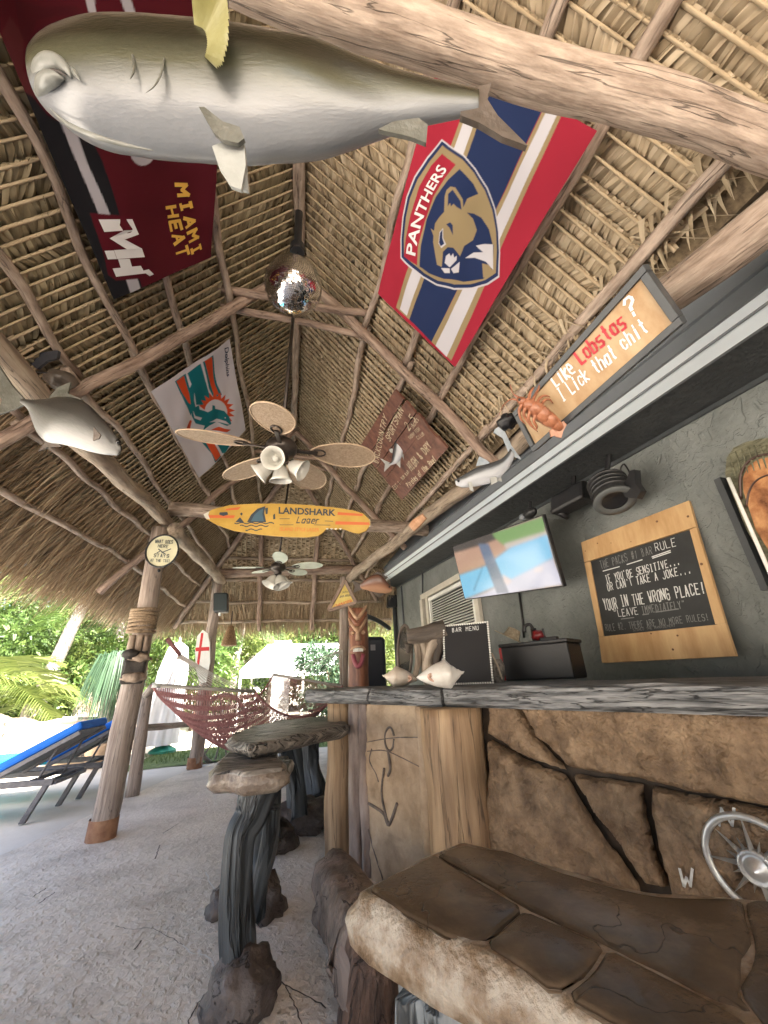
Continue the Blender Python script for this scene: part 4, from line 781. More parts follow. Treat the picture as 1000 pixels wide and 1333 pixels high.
def fish(name, label, stations, D, thick, body, fins, loc=None, n=44, seg=28, eye=None, sq=1.0):
    """stations: (x_top, y_top, x_bottom, y_bottom) across the body as seen side on"""
    st = [Vector((*s, )) if False else s for s in stations]; A = np.array(st, float); m = len(A)-1
    P = np.vstack([2*A[0]-A[1], A, 2*A[-1]-A[-2]]); rows = []
    for i in range(n):
        u = i/(n-1)*m; k = min(int(u), m-1); t = u-k; a, b, c, d = P[k], P[k+1], P[k+2], P[k+3]
        rows.append(.5*((2*b)+(c-a)*t+(2*a-5*b+4*c-d)*t*t+(3*b-a-3*c+d)*t**3))
    dep = D if callable(D) else (lambda x: D)
    root = thing(name, label, 'fish', loc or at(A[m//2][0], A[m//2][1], D=dep(A[m//2][0]))); mb = MB(); vs = []; gs = []
    for i, (x1, y1, x2, y2) in enumerate(rows):
        d = dep((x1+x2)/2); t_, b_ = at(x1, y1, D=d), at(x2, y2, D=d); c = (t_+b_)/2; a = (t_-b_)/2*.95; w_ = a.length*thick
        for k in range(seg):
            th = 2*math.pi*k/seg; cs, sn = math.cos(th), math.sin(th); dn_ = (a*cs+CF*(w_*sn)); q_ = dn_.normalized() if dn_.length > 1e-6 else dn_; lump = noise.noise((c.x*6+cs*1.5, c.y*6, sn*1.5+c.z*6))*.05+noise.noise((c.x*22+cs*5, c.z*22, sn*5))*.012; vs.append(c+a*cs+CF*(w_*math.copysign(abs(sn)**sq, sn))+q_*(a.length*lump)); gs.append((cs, (t_-vs[0]).length*2.0, sn*.3))
    fs = [(i*seg+k, i*seg+(k+1) % seg, (i+1)*seg+(k+1) % seg, (i+1)*seg+k) for i in range(n-1) for k in range(seg)]+[tuple(reversed(range(seg))), tuple((n-1)*seg+k for k in range(seg))]
    mb.add(vs, fs, gs).build('body', body, root, smooth=True)
    for nm, pts, m_, th, dd in fins:
        P_ = [at(p[0], p[1], D=dep(p[0])+dd+(p[2] if len(p) > 2 else 0)) for p in pts]
        MB().prism(P_, CF*th).build(nm, m_, root, bevel=th*.3)
    if eye:
        x, y, r, dd = eye; e = at(x, y, D=dep(x)+dd); MB().blob(e, (r, r, r), 0, seg=12).build('eye', mat('fish_eye', (.01, .01, .01), rough=.1, bump=0), root, smooth=True)
    return root, dep
FM1 = fishmat('fish_skin_olive', (.20, .21, .225), (.070, .070, .042), (.012, .011, .005), p=(.18, .43, .62), rough=.33, sc=5); FMf = mat('fin_grey', (.06, .06, .045), (.17, .17, .15), sc=8, rough=.4, bump=.4, bsc=60)
FMy = mat('fin_yellow', (.22, .20, .06), (.50, .50, .36), (.34, .32, .15), sc=5, rough=.4, bump=.2, bsc=30); FMw = mat('fin_pale', (.26, .27, .25), (.40, .41, .40), sc=8, rough=.4, bump=.3); FMd = mat('fin_dark', (.045, .035, .028), (.13, .10, .08), sc=8, rough=.4, bump=.4)
ST = [(47, 92, 49, 98), (46, 78, 47, 114), (54, 63, 55, 140), (72, 49, 72, 158), (95, 41, 96, 176), (125, 36, 128, 190), (165, 33, 165, 195), (215, 35, 210, 200), (262, 40, 258, 205), (310, 46, 310, 208), (360, 51, 358, 207), (410, 62, 408, 203), (455, 77, 452, 192), (500, 91, 498, 177), (545, 102, 542, 164), (585, 110, 584, 155), (612, 115, 612, 150), (622, 118, 622, 148)]
dfx = lambda x: 1.0+.06*(x-340)/300
f1, dep1 = fish('mounted_grouper', 'huge white bellied olive fish mount hanging right under the near tie beam', ST, dfx, .62, FM1,
    [('tail_fin', [(600, 118), (640, 108), (634, 128), (648, 150), (688, 190), (655, 178), (625, 160), (600, 150)], FMd, .018, -.01),
     ('pelvic_fin', [(259, 139, 0), (266, 139), (290, 158), (312, 165), (318, 180), (310, 186), (290, 182), (278, 172)], FMf, .010, -.14),
     ('pelvic_fin', [(276, 190), (292, 184), (318, 186), (320, 215), (314, 247), (300, 242), (286, 220)], FMw, .010, -.12),
     ('pelvic_fin', [(312, 184), (318, 186), (323, 248), (315, 246)], FMw, .010, -.09),
     ('anal_fin', [(492, 168), (512, 158), (545, 153), (557, 162), (555, 186), (535, 178)], FMf, .012, -.05)], eye=(86, 50, .011, -.030), n=60, seg=40)
# fanned pectoral fin with ribs
base = at(256, 64, D=.925); tipc = [at(x, y, D=d) for x, y, d in ((246, -30, .86), (262, -34, .85), (280, -30, .845), (294, -16, .84), (298, 20, .84), (297, 55, .84), (290, 82, .845), (281, 88, .86))]
mb = MB(); vs = [base]; 
for i, t in enumerate(tipc): vs.append(t)
dn = []; N_ = 56
for i in range(N_):
    u = i/(N_-1)*(len(tipc)-1); k = min(int(u), len(tipc)-2); t = tipc[k].lerp(tipc[k+1], u-k)
    for j in range(6): dn.append((base.lerp(t, .12+j/5*.88))-CF*(.004*(1 if i % 2 else -1)*(j/5)))
mb.add(dn, [(i*6+j, i*6+j+1, (i+1)*6+j+1, (i+1)*6+j) for i in range(N_-1) for j in range(5)]).build('pectoral_fin', FMy, f1)
pass
# lips, jaw line, gill plate
lip = mat('fish_lip', (.15, .155, .14), (.26, .265, .25), sc=10, rough=.3, bump=.2)
ga = np.array([[ (a_+c_)/2, b_, d_] for a_, b_, c_, d_ in ST])
def sf(x, y, o=0.0):
    t_, b_ = np.interp(x, ga[:, 0], ga[:, 1]), np.interp(x, ga[:, 0], ga[:, 2]); cs = max(-.98, min(.98, ((t_+b_)/2-y)/((b_-t_)/2))); d = dep1(x); w_ = (b_-t_)/2/FP*d*.62; return at(x, y, D=d-w_*math.sqrt(1-cs*cs)-o)
MB().tube([sf(50, 110, 0), sf(51, 96, .004), sf(57, 86, .008), sf(67, 81, .010), sf(78, 83, .008), sf(87, 91, .004), sf(93, 101, -.002)], [.008, .015, .018, .018, .015, .009, .002], 14, n=26).build('upper_lip', lip, f1, smooth=True)
MB().tube([sf(51, 122, 0), sf(56, 110, .008), sf(64, 103, .012), sf(74, 101, .008), sf(84, 103, 0)], [.010, .015, .016, .012, .003], 14, n=22).build('lower_lip', lip, f1, smooth=True)
MB().tube([sf(50, 107, .014), sf(58, 97, .020), sf(67, 93, .020), sf(77, 94, .014), sf(86, 99, .006)], [.002, .005, .005, .004, .001], 8, n=18).build('mouth_slit', mat('fish_mouth_dark', (.06, .05, .045), rough=.5, bump=0), f1, smooth=True)
MB().tube([sf(166, 48), sf(171, 62), sf(174, 78), sf(174, 92), sf(170, 102)], [.001, .003, .0035, .003, .001], 8, n=16).build('gill_line', FMf, f1, smooth=True)
MB().tube([sf(214, 66), sf(213, 80), sf(209, 98), sf(201, 112), sf(190, 121)], [.001, .004, .006, .005, .001], 12, n=30, flat=.3).build('gill_plate', FMf, f1, smooth=True)
MB().tube([sf(64, 140), sf(86, 160), sf(120, 176), sf(160, 188), sf(200, 196)], [.001, .005, .006, .005, .001], 8, n=22, flat=.5).build('throat_fold', lip, f1, smooth=True)
MB().blob(sf(88, 53, .002), (.011, .011, .011), 0, seg=14).build('eye', mat('fish_eye', (.01, .01, .01), rough=.1, bump=0), f1, smooth=True)
MB().tube([sf(92, 86), sf(98, 96), sf(104, 104)], [.002, .006, .001], 8, n=10).build('cheek_fold', lip, f1, smooth=True)
MB().tube([at(296, 18, D=.98), at(297, -12, D=1.08)], .003, 6).build('hanging_wire', M_blackm, f1)
# silver fish on the left plate beam
FM2 = fishmat('fish_skin_silver', (.27, .275, .27), (.125, .125, .115), (.035, .032, .028), p=(.15, .45, .72))
ST = [(28, 519, 26, 524), (45, 520, 36, 533), (62, 518, 42, 548), (80, 515, 50, 566), (98, 516, 62, 577), (115, 524, 80, 580), (130, 538, 98, 584), (143, 553, 118, 589), (153, 568, 135, 592), (158, 580, 148, 593), (158, 588, 153, 593)]
fish('mounted_silver_fish', 'silver fish mount with a forked tail on the left roof beam', ST, 1.9, .38, FM2,
    [('tail_fin', [(30, 518), (14, 500), (-6, 470), (-8, 500), (2, 520), (-2, 540), (20, 532), (34, 525)], FMf, .012, 0),
     ('dorsal_fin', [(62, 520), (74, 505), (92, 497), (88, 512), (108, 520)], FMf, .01, 0), ('anal_fin', [(54, 562), (58, 577), (49, 588), (62, 582), (80, 581)], FMd, .01, 0),
     ('pectoral_fin', [(122, 556), (131, 566), (129, 571), (121, 574)], FMd, .006, -.10)], eye=(154, 575, .012, -.03), n=36)
# dark tail behind the beam
dt = thing('dark_fish_tail', 'black fish tail poking out above the left roof beam', 'fish', at(55, 468, D=2.3))
MB().prism([at(x, y, D=2.3) for x, y in ((30, 465), (38, 462), (58, 458), (76, 456), (74, 466), (60, 470), (48, 480))], CF*.02).build('tail_fin', mat('near_black_fin', (.02, .022, .028), (.05, .05, .06), sc=9, rough=.4, bump=.3), dt, bevel=.004)
MB().tube([at(48, 484, D=2.32), at(62, 486, D=2.3), at(74, 486, D=2.3)], [.004, .008, .004], 8, n=8).build('fin_spine', MATS['near_black_fin'], dt, smooth=True)
MB().blob(at(78, 495, D=2.35), (.09, .07, .05), .3, 2, 3).build('body', FMd, dt, smooth=True)
# tarpon on the right beam
FM3 = fishmat('fish_skin_bright_silver', (.50, .52, .56), (.36, .385, .42), (.05, .055, .06), p=(.2, .62, .78))
ST = [(592, 624, 594, 632), (598, 621, 603, 635), (608, 615, 618, 634), (622, 607, 634, 631), (638, 602, 648, 625), (652, 597, 659, 614), (660, 590, 667, 602), (664, 584, 670, 592)]
fish('mounted_tarpon', 'bright silver blue fish mount leaping along the right roof beam', ST, 2.35, .4, FM3,
    [('tail_fin', [(663, 590), (655, 570), (643, 563), (645, 558), (653, 553), (660, 567), (666, 580), (679, 598), (668, 594)], mat('fin_blue_grey', (.20, .26, .32), (.45, .5, .55), sc=14, rough=.35, bump=.3), .012, 0),
     ('dorsal_fin', [(620, 607), (624, 594), (634, 599), (638, 603)], MATS['fin_blue_grey'], .008, 0), ('pelvic_fin', [(638, 622), (646, 620), (648, 627), (640, 631)], FMw, .008, -.03), ('anal_fin', [(646, 620), (652, 619), (654, 627), (649, 626)], FMw, .008, 0),
     ('pectoral_fin', [(609, 627), (614, 627), (617, 640), (612, 638)], FMw, .006, -.05)], eye=(597, 626, .008, -.03), n=30)
# orange brown fish mount under the gutter end
FM4 = fishmat('fish_skin_rust', (.40, .22, .13), (.24, .10, .05), (.12, .05, .028), rough=.5)
ST = [(468, 762, 470, 766), (476, 754, 478, 769), (486, 748, 490, 772), (496, 748, 500, 773), (504, 757, 507, 772), (510, 764, 511, 769)]
fish('mounted_rust_fish', 'rust brown fish mount in front of the gutter end above the totem', ST, 5.2, .35, FM4,
    [('tail_fin', [(472, 762), (458, 755), (462, 764), (460, 772), (472, 767)], FMd, .02, 0), ('dorsal_fin', [(480, 752), (492, 744), (505, 752), (500, 756)], FMd, .02, 0), ('anal_fin', [(484, 770), (494, 778), (502, 772)], FMd, .02, 0)], eye=(507, 764, .012, -.06), n=24)
# ================================================================ disco ball
bc = at(382, 373, D=2.72); br = .198
dbl = thing('disco_ball', 'round mirrored disco ball hanging from a black motor under the ridge', 'disco ball', bc+Vector((0, 0, -br)))
MB().blob(bc, (br*.985,)*3, 0, seg=24).build('core', M_black, dbl, smooth=True)
M_mir = mat('mirror_facet', (.88, .88, .90), rough=.10, bump=0, metal=1)
g = MB(); rows = 44
for i in range(rows):
    p0_, p1_ = math.pi*(i+.06)/rows, math.pi*(i+.94)/rows; nn = max(3, int(2*rows*math.sin((p0_+p1_)/2)))
    for k in range(nn):
        t0_, t1_ = 2*math.pi*(k+.06)/nn, 2*math.pi*(k+.94)/nn; jit = Vector((random.uniform(-1, 1), random.uniform(-1, 1), random.uniform(-1, 1)))*.0009
        vs = []
        for a_, b_ in ((p0_, t0_), (p0_, t1_), (p1_, t1_), (p1_, t0_)): vs.append(bc+Vector((math.sin(a_)*math.cos(b_), math.sin(a_)*math.sin(b_), math.cos(a_)))*(br+random.uniform(-.0006, .0006)))
        g.add(vs, [(0, 3, 2, 1)])
g.build('mirror_tiles', M_mir, dbl, kind='stuff')
mc = at(386, 322, D=2.5); ca = bc+Vector((0, 0, br)); zt = zr(2)-.05; mo_ = Vector((ca.x+.01, ca.y, at(386, 324, Y=ca.y).z))
MB().lathe([(.001, -.045), (.05, -.045), (.055, -.03), (.055, .03), (.04, .05), (.001, .05)], mo_, (0, 0, 1), 24).build('motor', M_black, dbl, smooth=False)
MB().tube([mo_+Vector((0, 0, .04)), Vector((XR, ca.y, zt))], .03, 12).build('hanging_rod', M_black, dbl); MB().tube([ca-Vector((0, 0, .01)), mo_], .008, 8).build('shaft', M_blackm, dbl)
# ================================================================ ceiling fans
M_wick = mat('woven_cane', (.24, .165, .105), (.46, .35, .25), (.36, .265, .18), sc=60, rough=.6, bump=.8, bsc=160, bd=.006); M_bedge = mat('blade_edge_cane', (.45, .33, .22), (.6, .46, .32), sc=20, rough=.5, bump=.2)
M_gls = mat('frosted_glass_shade', (.55, .54, .49), (.66, .65, .6), sc=8, rough=.25, bump=.05)
M_pale = mat('pale_green_blade', (.46, .52, .43), (.62, .67, .58), sc=6, rough=.5, bump=.1); M_brz = mat('dark_bronze', (.035, .028, .025), (.08, .065, .055), sc=20, rough=.35, bump=.1, metal=.5)
def fan(name, label, hub, tips, Rb, wb, mb_, me_, shades, top, tilt=0.0):
    r = thing(name, label, 'ceiling fan', hub); H = Vector(hub)
    MB().lathe([(.001, -.09), (.04, -.09), (.055, -.06), (.05, -.03), (.09, -.02), (.11, .02), (.10, .06), (.05, .10), (.001, .10)], H, (0, 0, 1), 28).build('motor', M_brz, r, smooth=True)
    MB().tube([H+Vector((0, 0, .09)), Vector(top)], .014, 10).build('downrod', M_brz, r, smooth=True); MB().lathe([(.001, -.06), (.03, -.05), (.06, 0)], top, (0, 0, 1), 16).build('canopy', M_brz, r, smooth=True)
    Rb0 = Rb
    for a in tips:
        a, Rb = a if isinstance(a, tuple) else (a, Rb0); d = Vector((math.cos(a), math.sin(a), tilt*math.sin(a))); s = Vector((-math.sin(a), math.cos(a), -.20+tilt*math.cos(a))).normalized(); z = Vector((0, 0, .03)); out = []; n = 30
        for i in range(n):
            t = 2*math.pi*i/n; u = (1-math.cos(t))/2; wv = math.sin(t)*wb*(.72+.5*u)*(1-.18*u*u*u); out.append(H+z+d*(.20+u*(Rb-.20))+s*wv)
        b = MB().prism(out, Vector((0, 0, .007))).build('blade', mb_, r)
        MB().tube(out+[out[0]], .0055, 6).build('blade_rim', me_, b, smooth=True)
        MB().box(H+d*.15+Vector((0, 0, .02)), d*.10, s*.014, Vector((0, 0, .006))).build('blade_arm', M_brz, r)
        rg = [H+z-Vector((0, 0, .006))+d*(.26+.045*math.cos(q))+s*(.035*math.sin(q)) for q in np.linspace(0, 6.28, 14)]; MB().tube(rg, .006, 6).build('blade_arm', M_brz, r, smooth=True)
    for (dx, dy, dz, sz) in shades:
        ax = Vector((dx, dy, dz)).normalized(); c = H+Vector((ax.x*.075, ax.y*.075, -.10)); MB().tube([H+Vector((0, 0, -.07)), c], .012, 8).build('lamp_arm', M_brz, r, smooth=True)
        k = sz; MB().lathe([(.022*k, 0), (.03*k, .008*k), (.045*k, .03*k), (.052*k, .06*k), (.058*k, .085*k), (.078*k, .112*k), (.074*k, .112*k), (.053*k, .083*k), (.046*k, .06*k), (.038*k, .03*k), (.001, .01*k)], c, ax, 30, scal=.10).build('lamp_shade', M_gls, r, smooth=True)
        MB().blob(c+ax*.055*k, (.022*k,)*3, 0, seg=12).build('bulb', M_gls, r, smooth=True)
    return r
h1 = at(366, 588, D=2.65)
def angs(hub, pts, tilt=0.0):
    pl = plane(hub, (0, -tilt, 1)); return [(math.atan2(at(x, y, pl=pl).y-hub.y, at(x, y, pl=pl).x-hub.x), min(.78, max(.50, (at(x, y, pl=pl)-hub).length))) for x, y in pts]
an = angs(h1, [(228, 568), (350, 530), (488, 602), (428, 655), (288, 636)], .10)
fan('ceiling_fan', 'large cane bladed ceiling fan with four white glass lamp shades under the ridge', h1, an, .68, .14, M_wick, M_bedge,
    [(CR.x*-.9-CF.x*.1, CR.y*-.9, -.75, 1.0), (-CF.x*.95, -CF.y*.95, -.45, 1.0), (CR.x*.9, CR.y*.9, -.55, 1.0), (CF.x*.25, CF.y*.25, -1, 1.0)], (XR, h1.y+.05, zr(h1.y)-.05), tilt=.10)
h2 = at(362, 741, D=5.4); an = angs(h2, [(303, 742), (366, 722), (420, 738), (398, 750), (334, 748)])
fan('ceiling_fan', 'smaller far ceiling fan with pale green blades and one white bowl light', h2, an, .68, .10, M_pale, M_pale, [(.3, -.3, -1, 1.5), (-.5, -.2, -1, 1.4), (.6, .1, -1, 1.4)], (XR, h2.y, zr(h2.y)-.05))
# ================================================================ surfboard sign
pb = plane(at(360, 677, D=4.35), Vector((CF.x*.99, CF.y*.99, .12))); LS = lambda x, y: (255+x*.24, 645+y*.24)
ol = [(42, 103), (90, 76), (180, 53), (300, 45), (450, 44), (600, 51), (750, 65), (850, 80), (910, 98), (945, 135), (946, 160), (925, 190), (885, 206), (850, 200), (815, 186), (790, 178), (760, 184), (735, 176), (705, 184), (690, 200), (665, 218), (600, 226), (480, 223), (350, 212), (200, 190), (110, 158), (55, 126)]
YEL = (.60, .36, .06); OR = (.68, .16, .05)
sb_ = thing('surfboard_sign', 'yellow surfboard shaped beer sign with a shark fin hung across the second tie beam', 'sign', at(360, 700, pl=pb))
P = pxs(pb, ol, LS); nb = toward(pb, P[0]); MB().prism(P, -nb*.035).build('board', mat('board_edge_yellow', (.5, .3, .05), (.62, .38, .07), sc=8, rough=.5, bump=.1), sb_, bevel=.004)
def flat(mb, pts, f, pl, d): n = toward(pl, at(*f(*pts[0]), pl=pl)); mb.add([at(*f(x, y), pl=pl)+n*d for x, y in pts], [tuple(range(len(pts)))]); return mb
def prt(pts, m, f=LS, pl=pb, d=.002, par=sb_, nm='print'): return flat(MB(), pts, f, pl, d).build(nm, m, par)
M_or = mat('print_orange_red', OR, rough=.5, bump=0); M_ink = mat('print_dark_ink', (.05, .065, .08), rough=.5, bump=0); M_sea = mat('print_sea_blue', (.07, .14, .19), rough=.5, bump=0); M_wh2 = mat('print_cream', (.72, .68, .6), rough=.5, bump=0)
prt(ol, mat('board_yellow', (.52, .31, .05), (.66, .42, .09), sc=5, rough=.45, bump=.1), d=.0015)
for p in ([(165, 72), (245, 62), (230, 78), (160, 82)], [(55, 106), (215, 108), (205, 124), (62, 122)], [(770, 90), (905, 100), (905, 112), (768, 106)], [(758, 140), (940, 146), (942, 160), (756, 158)]): prt(p, M_or)
prt([(42, 103), (75, 85), (68, 105), (78, 130), (55, 126)], M_wh2, d=.003); prt([(885, 120), (946, 130), (946, 170), (900, 170)], M_wh2, d=.001)
prt([(278, 145), (300, 105), (335, 72), (378, 58), (372, 95), (382, 145)], M_ink, d=.003); prt([(300, 140), (318, 105), (345, 82), (366, 72), (362, 100), (370, 140)], M_sea, d=.004)
g = MB()
for yy, x0, x1 in ((150, 210, 425), (165, 240, 395), (186, 270, 360)):
    pts = [(x, yy+4*math.sin(x*.12)) for x in np.linspace(x0, x1, 20)]; flat(g, [(x, y-3) for x, y in pts]+[(x, y+3) for x, y in pts[::-1]], LS, pb, .003)
for p in ([(215, 145), (240, 118), (262, 145)], [(240, 100), (248, 92), (256, 100), (248, 110)], [(376, 70), (392, 66), (390, 100), (380, 102)], [(420, 105), (430, 98), (432, 128), (420, 130)], [(130, 92), (172, 90), (176, 104), (150, 112), (128, 104)], [(455, 125), (510, 125), (510, 128), (455, 128)], [(700, 137), (745, 139), (745, 142), (700, 140)], [(455, 158), (530, 158), (530, 161), (455, 161)], [(640, 158), (730, 160), (730, 163), (640, 161)]): flat(g, p, LS, pb, .003)
g.build('print', M_ink, sb_, kind='stuff')
qq = lambda *p: [at(*LS(x, y), pl=pb) for x, y in p]
lettering(MB(), 'LANDSHARK', qq((450, 100), (758, 112), (760, 76), (450, 62)), nb*.004, .03).build('lettering', M_ink, sb_)
strokes(MB(), 'Lager', qq((545, 150), (668, 152), (680, 118), (555, 118)), .011, nb*.004, jit=.3).build('lettering', M_ink, sb_)
lettering(MB(), 'ISLAND STYLE LAGER', qq((455, 192), (668, 196), (670, 178), (457, 172)), nb*.004, .0).build('lettering', M_or, sb_)
g = MB()
for i, x in enumerate((705, 728, 752, 776)): flat(g, [(x, 178), (x+16, 178), (x+8, 188)], LS, pb, .002)
g.build('teeth', M_wh2, sb_, kind='stuff')
# ================================================================ brown fishing sign
ps = shift(PR, -.14); BS = lambda x, y: (465+x*.125, 495+y*.125); ns = toward(ps, at(520, 580, pl=ps))
bs_ = thing('fishing_sign', 'dark brown plank sign with cream lettering and a small silver fish', 'sign', at(525, 650, pl=ps))
M_brn = mat('brown_stained_plank', (.07, .025, .016), (.22, .095, .065), (.145, .058, .04), sc=16, st=(1, 1, .15), rough=.5, bump=.5, bsc=40, bst=(1, 1, .1))
La, Lb = (20, 700), (470, 1250); Ra, Rb_ = (385, 85), (950, 720); ns_ = 5
for k in range(ns_):
    def e(t, A, B): return (A[0]*(1-t)+B[0]*t, A[1]*(1-t)+B[1]*t)
    a0_, a1_ = k/ns_+.006, (k+1)/ns_-.006; pts = [e(a0_, La, Lb), e(a1_, La, Lb)]
    m1, m0 = e(a1_, Ra, Rb_), e(a0_, Ra, Rb_); w1 = (m1[0]+(random.uniform(-15, 12)), m1[1]+random.uniform(-12, 12)); w0 = (m0[0]+random.uniform(-15, 12), m0[1]+random.uniform(-12, 12))
    pts += [w1, ((w1[0]+w0[0])/2+random.uniform(-8, 14), (w1[1]+w0[1])/2), w0]
    MB().prism([at(*BS(*p), pl=ps)+ns*(.003*(k % 2)) for p in pts], -ns*.022).build('plank', M_brn, bs_, bevel=.003)
M_crm = mat('cream_brush_paint', (.66, .56, .40), rough=.6, bump=0)
qs = lambda *p: [at(*BS(x, y), pl=ps) for x, y in p]
g = MB(); o = ns*.0085
strokes(g, 'BACKCOUNTRY', qs((222, 862), (318, 392), (280, 345), (168, 842)), .010, o); strokes(g, 'SPORTSMAN', qs((345, 638), (490, 315), (445, 258), (300, 585)), .010, o)
strokes(g, '2.5', qs((545, 525), (620, 400), (560, 350), (495, 455)), .010, o); strokes(g, 'INCHES', qs((590, 500), (650, 410), (630, 385), (570, 480)), .004, o, jit=.2); strokes(g, 'TROPHY FISH', qs((560, 615), (665, 510), (640, 480), (535, 590)), .004, o, jit=.2); strokes(g, 'CLUB', qs((640, 615), (710, 560), (690, 530), (620, 585)), .004, o, jit=.2)
strokes(g, 'HIGH & DRY', qs((575, 945), (785, 690), (735, 635), (520, 875)), .011, o); strokes(g, 'Pirates of the Reef', qs((545, 1115), (835, 825), (800, 780), (515, 1075)), .009, o); strokes(g, 'RUM BAR', qs((480, 1035), (550, 960), (530, 935), (455, 1010)), .005, o); strokes(g, 'EST 1', qs((400, 1140), (460, 1075), (430, 1045), (370, 1105)), .006, o)
g.build('lettering', M_crm, bs_, kind='stuff')
fd = (at(518, 585, pl=ps)-EYE).dot(CF)-.045
ST = [BS(432, 515)+BS(438, 518), BS(405, 560)+BS(462, 545), BS(388, 640)+BS(482, 620), BS(375, 720)+BS(485, 700), BS(362, 800)+BS(465, 800), BS(350, 850)+BS(420, 860), BS(325, 868)+BS(350, 885)]
fish('small_fish_plaque', 'little silver tarpon fixed to the middle of the brown plank sign', ST, fd, .3, FM3, [('tail_fin', [BS(345, 860), BS(235, 810), BS(290, 870), BS(280, 955), BS(350, 885)], FMw, .006, 0), ('dorsal_fin', [BS(375, 710), BS(330, 715), BS(345, 750), BS(368, 760)], FMw, .005, 0), ('anal_fin', [BS(400, 860), BS(450, 915), BS(450, 830)], FMw, .005, 0), ('pelvic_fin', [BS(462, 770), BS(490, 835), BS(478, 760)], FMw, .005, 0)], n=24, seg=18)
# ================================================================ lobster sign
lc = [at(x, y, D=d) for x, y, d in ((697, 578, 1.87), (876, 420, 1.30), (835, 362, 1.30), (676, 538, 1.87))]
pls = plane(lc[0], (lc[1]-lc[0]).cross(lc[3]-lc[0])); lc = [at(x, y, pl=pls) for x, y in ((697, 578), (876, 420), (835, 362), (676, 538))]; nl = toward(pls, lc[0])
ls_ = thing('lobster_sign', 'long pale plywood sign in a black frame with red and white hand lettering', 'sign', lc[0])
M_ply = mat('orange_plywood', (.33, .19, .085), (.52, .38, .23), (.44, .30, .165), sc=9, st=(1, 1, .25), rough=.6, bump=.15)
MB().prism(lc, -nl*.012).build('board', M_ply, ls_)
ex = (lc[1]-lc[0]).normalized(); ey = (lc[3]-lc[0]).normalized(); ww = .017
for a_, b_, s_ in ((0, 1, -ey), (3, 2, ey), (0, 3, -ex), (1, 2, ex)):
    p_, q_ = lc[a_], lc[b_]; dd = (q_-p_).normalized(); MB().box((p_+q_)/2+s_*ww*.75-nl*.012, (q_-p_)/2+dd*(ww*1.5 if s_ in (-ey, ey) else -.001), s_*ww*.75, nl*.026).build('frame', M_trimdk, ls_, bevel=.002)
LB = lambda x, y: (700+x*.3, 320+y*.3); ql = lambda *p: [at(*LB(x, y), pl=pls) for x, y in p]; o = nl*.003
M_pw = mat('white_brush_paint', (.74, .78, .80), rough=.5, bump=0); M_pr = mat('red_brush_paint', (.50, .015, .03), rough=.5, bump=0)
g = MB(); strokes(g, 'Like', ql((82, 612), (165, 547), (130, 490), (48, 562)), .008, o, jit=.25); strokes(g, '?', ql((402, 318), (440, 285), (400, 215), (362, 250)), .010, o, jit=.2)
strokes(g, 'I Lick that chit', ql((112, 678), (482, 368), (452, 312), (82, 628)), .007, o, jit=.3); g.build('lettering', M_pw, ls_, kind='stuff')
strokes(MB(), 'Lobstas', ql((190, 512), (388, 345), (350, 290), (155, 460)), .009, o, jit=.25).build('lettering', M_pr, ls_, kind='stuff')
# ================================================================ lobster
M_lob = mat('lobster_shell', (.17, .055, .028), (.46, .20, .11), (.32, .125, .065), sc=22, rough=.35, bump=.6, bsc=60, bd=.006)
lob = thing('wall_lobster', 'orange brown spiny lobster mount at the left end of the plywood sign', 'lobster', at(705, 540, D=1.72)); LD = 1.70
LBp = [(674, 519, .010), (682, 524, .022), (692, 530, .032), (702, 537, .034), (712, 544, .031), (722, 551, .025), (729, 557, .016)]
for i in range(len(LBp)-1):
    a_, b_ = LBp[i], LBp[i+1]; MB().tube([at(a_[0], a_[1], D=LD), at((a_[0]+b_[0])/2, (a_[1]+b_[1])/2, D=LD-.004), at(b_[0]+1.5, b_[1]+1.2, D=LD)], [a_[2]*1.08, (a_[2]+b_[2])/2*1.1, b_[2]*.96], 16, ridge=.15, n=7).build('shell_segment', M_lob, lob, smooth=True)
for p in ([(724, 555), (734, 548), (738, 553), (733, 562)], [(724, 557), (733, 562), (731, 570), (723, 568)], [(722, 556), (724, 566), (718, 569), (716, 560)]): MB().prism([at(x, y, D=LD-.005) for x, y in p], CF*.01).build('tail_fan', mat('lobster_tail', (.34, .15, .09), (.56, .30, .2), sc=20, rough=.4, bump=.4), lob, bevel=.003)
for p in ([(692, 524), (697, 514), (701, 506), (702, 501)], [(698, 527), (703, 518), (710, 515), (716, 517)], [(704, 530), (708, 522), (715, 520), (720, 525)], [(688, 521), (690, 512), (694, 505)], [(684, 530), (682, 540), (688, 550), (692, 556)], [(690, 535), (688, 545), (693, 555), (700, 562)], [(697, 540), (695, 548), (699, 556), (697, 560)], [(680, 526), (676, 534), (678, 545), (684, 552)]):
    MB().tube([at(x, y, D=LD-.02+.01*k) for k, (x, y) in enumerate(p)], [.009, .007, .005, .002][:len(p)], 8, n=12).build('leg', M_lob, lob, smooth=True)
for p in ([(676, 518), (668, 512), (664, 500)], [(675, 521), (665, 520), (655, 528), (650, 540)]): MB().tube([at(x, y, D=LD) for x, y in p], [.006, .003, .0015][:len(p)]+[.001]*(len(p)-3), 6, n=12).build('antenna', M_lob, lob, smooth=True)
MB().blob(at(676, 520, D=LD-.02), (.006,)*3, 0, seg=10).build('eye', M_black, lob, smooth=True)
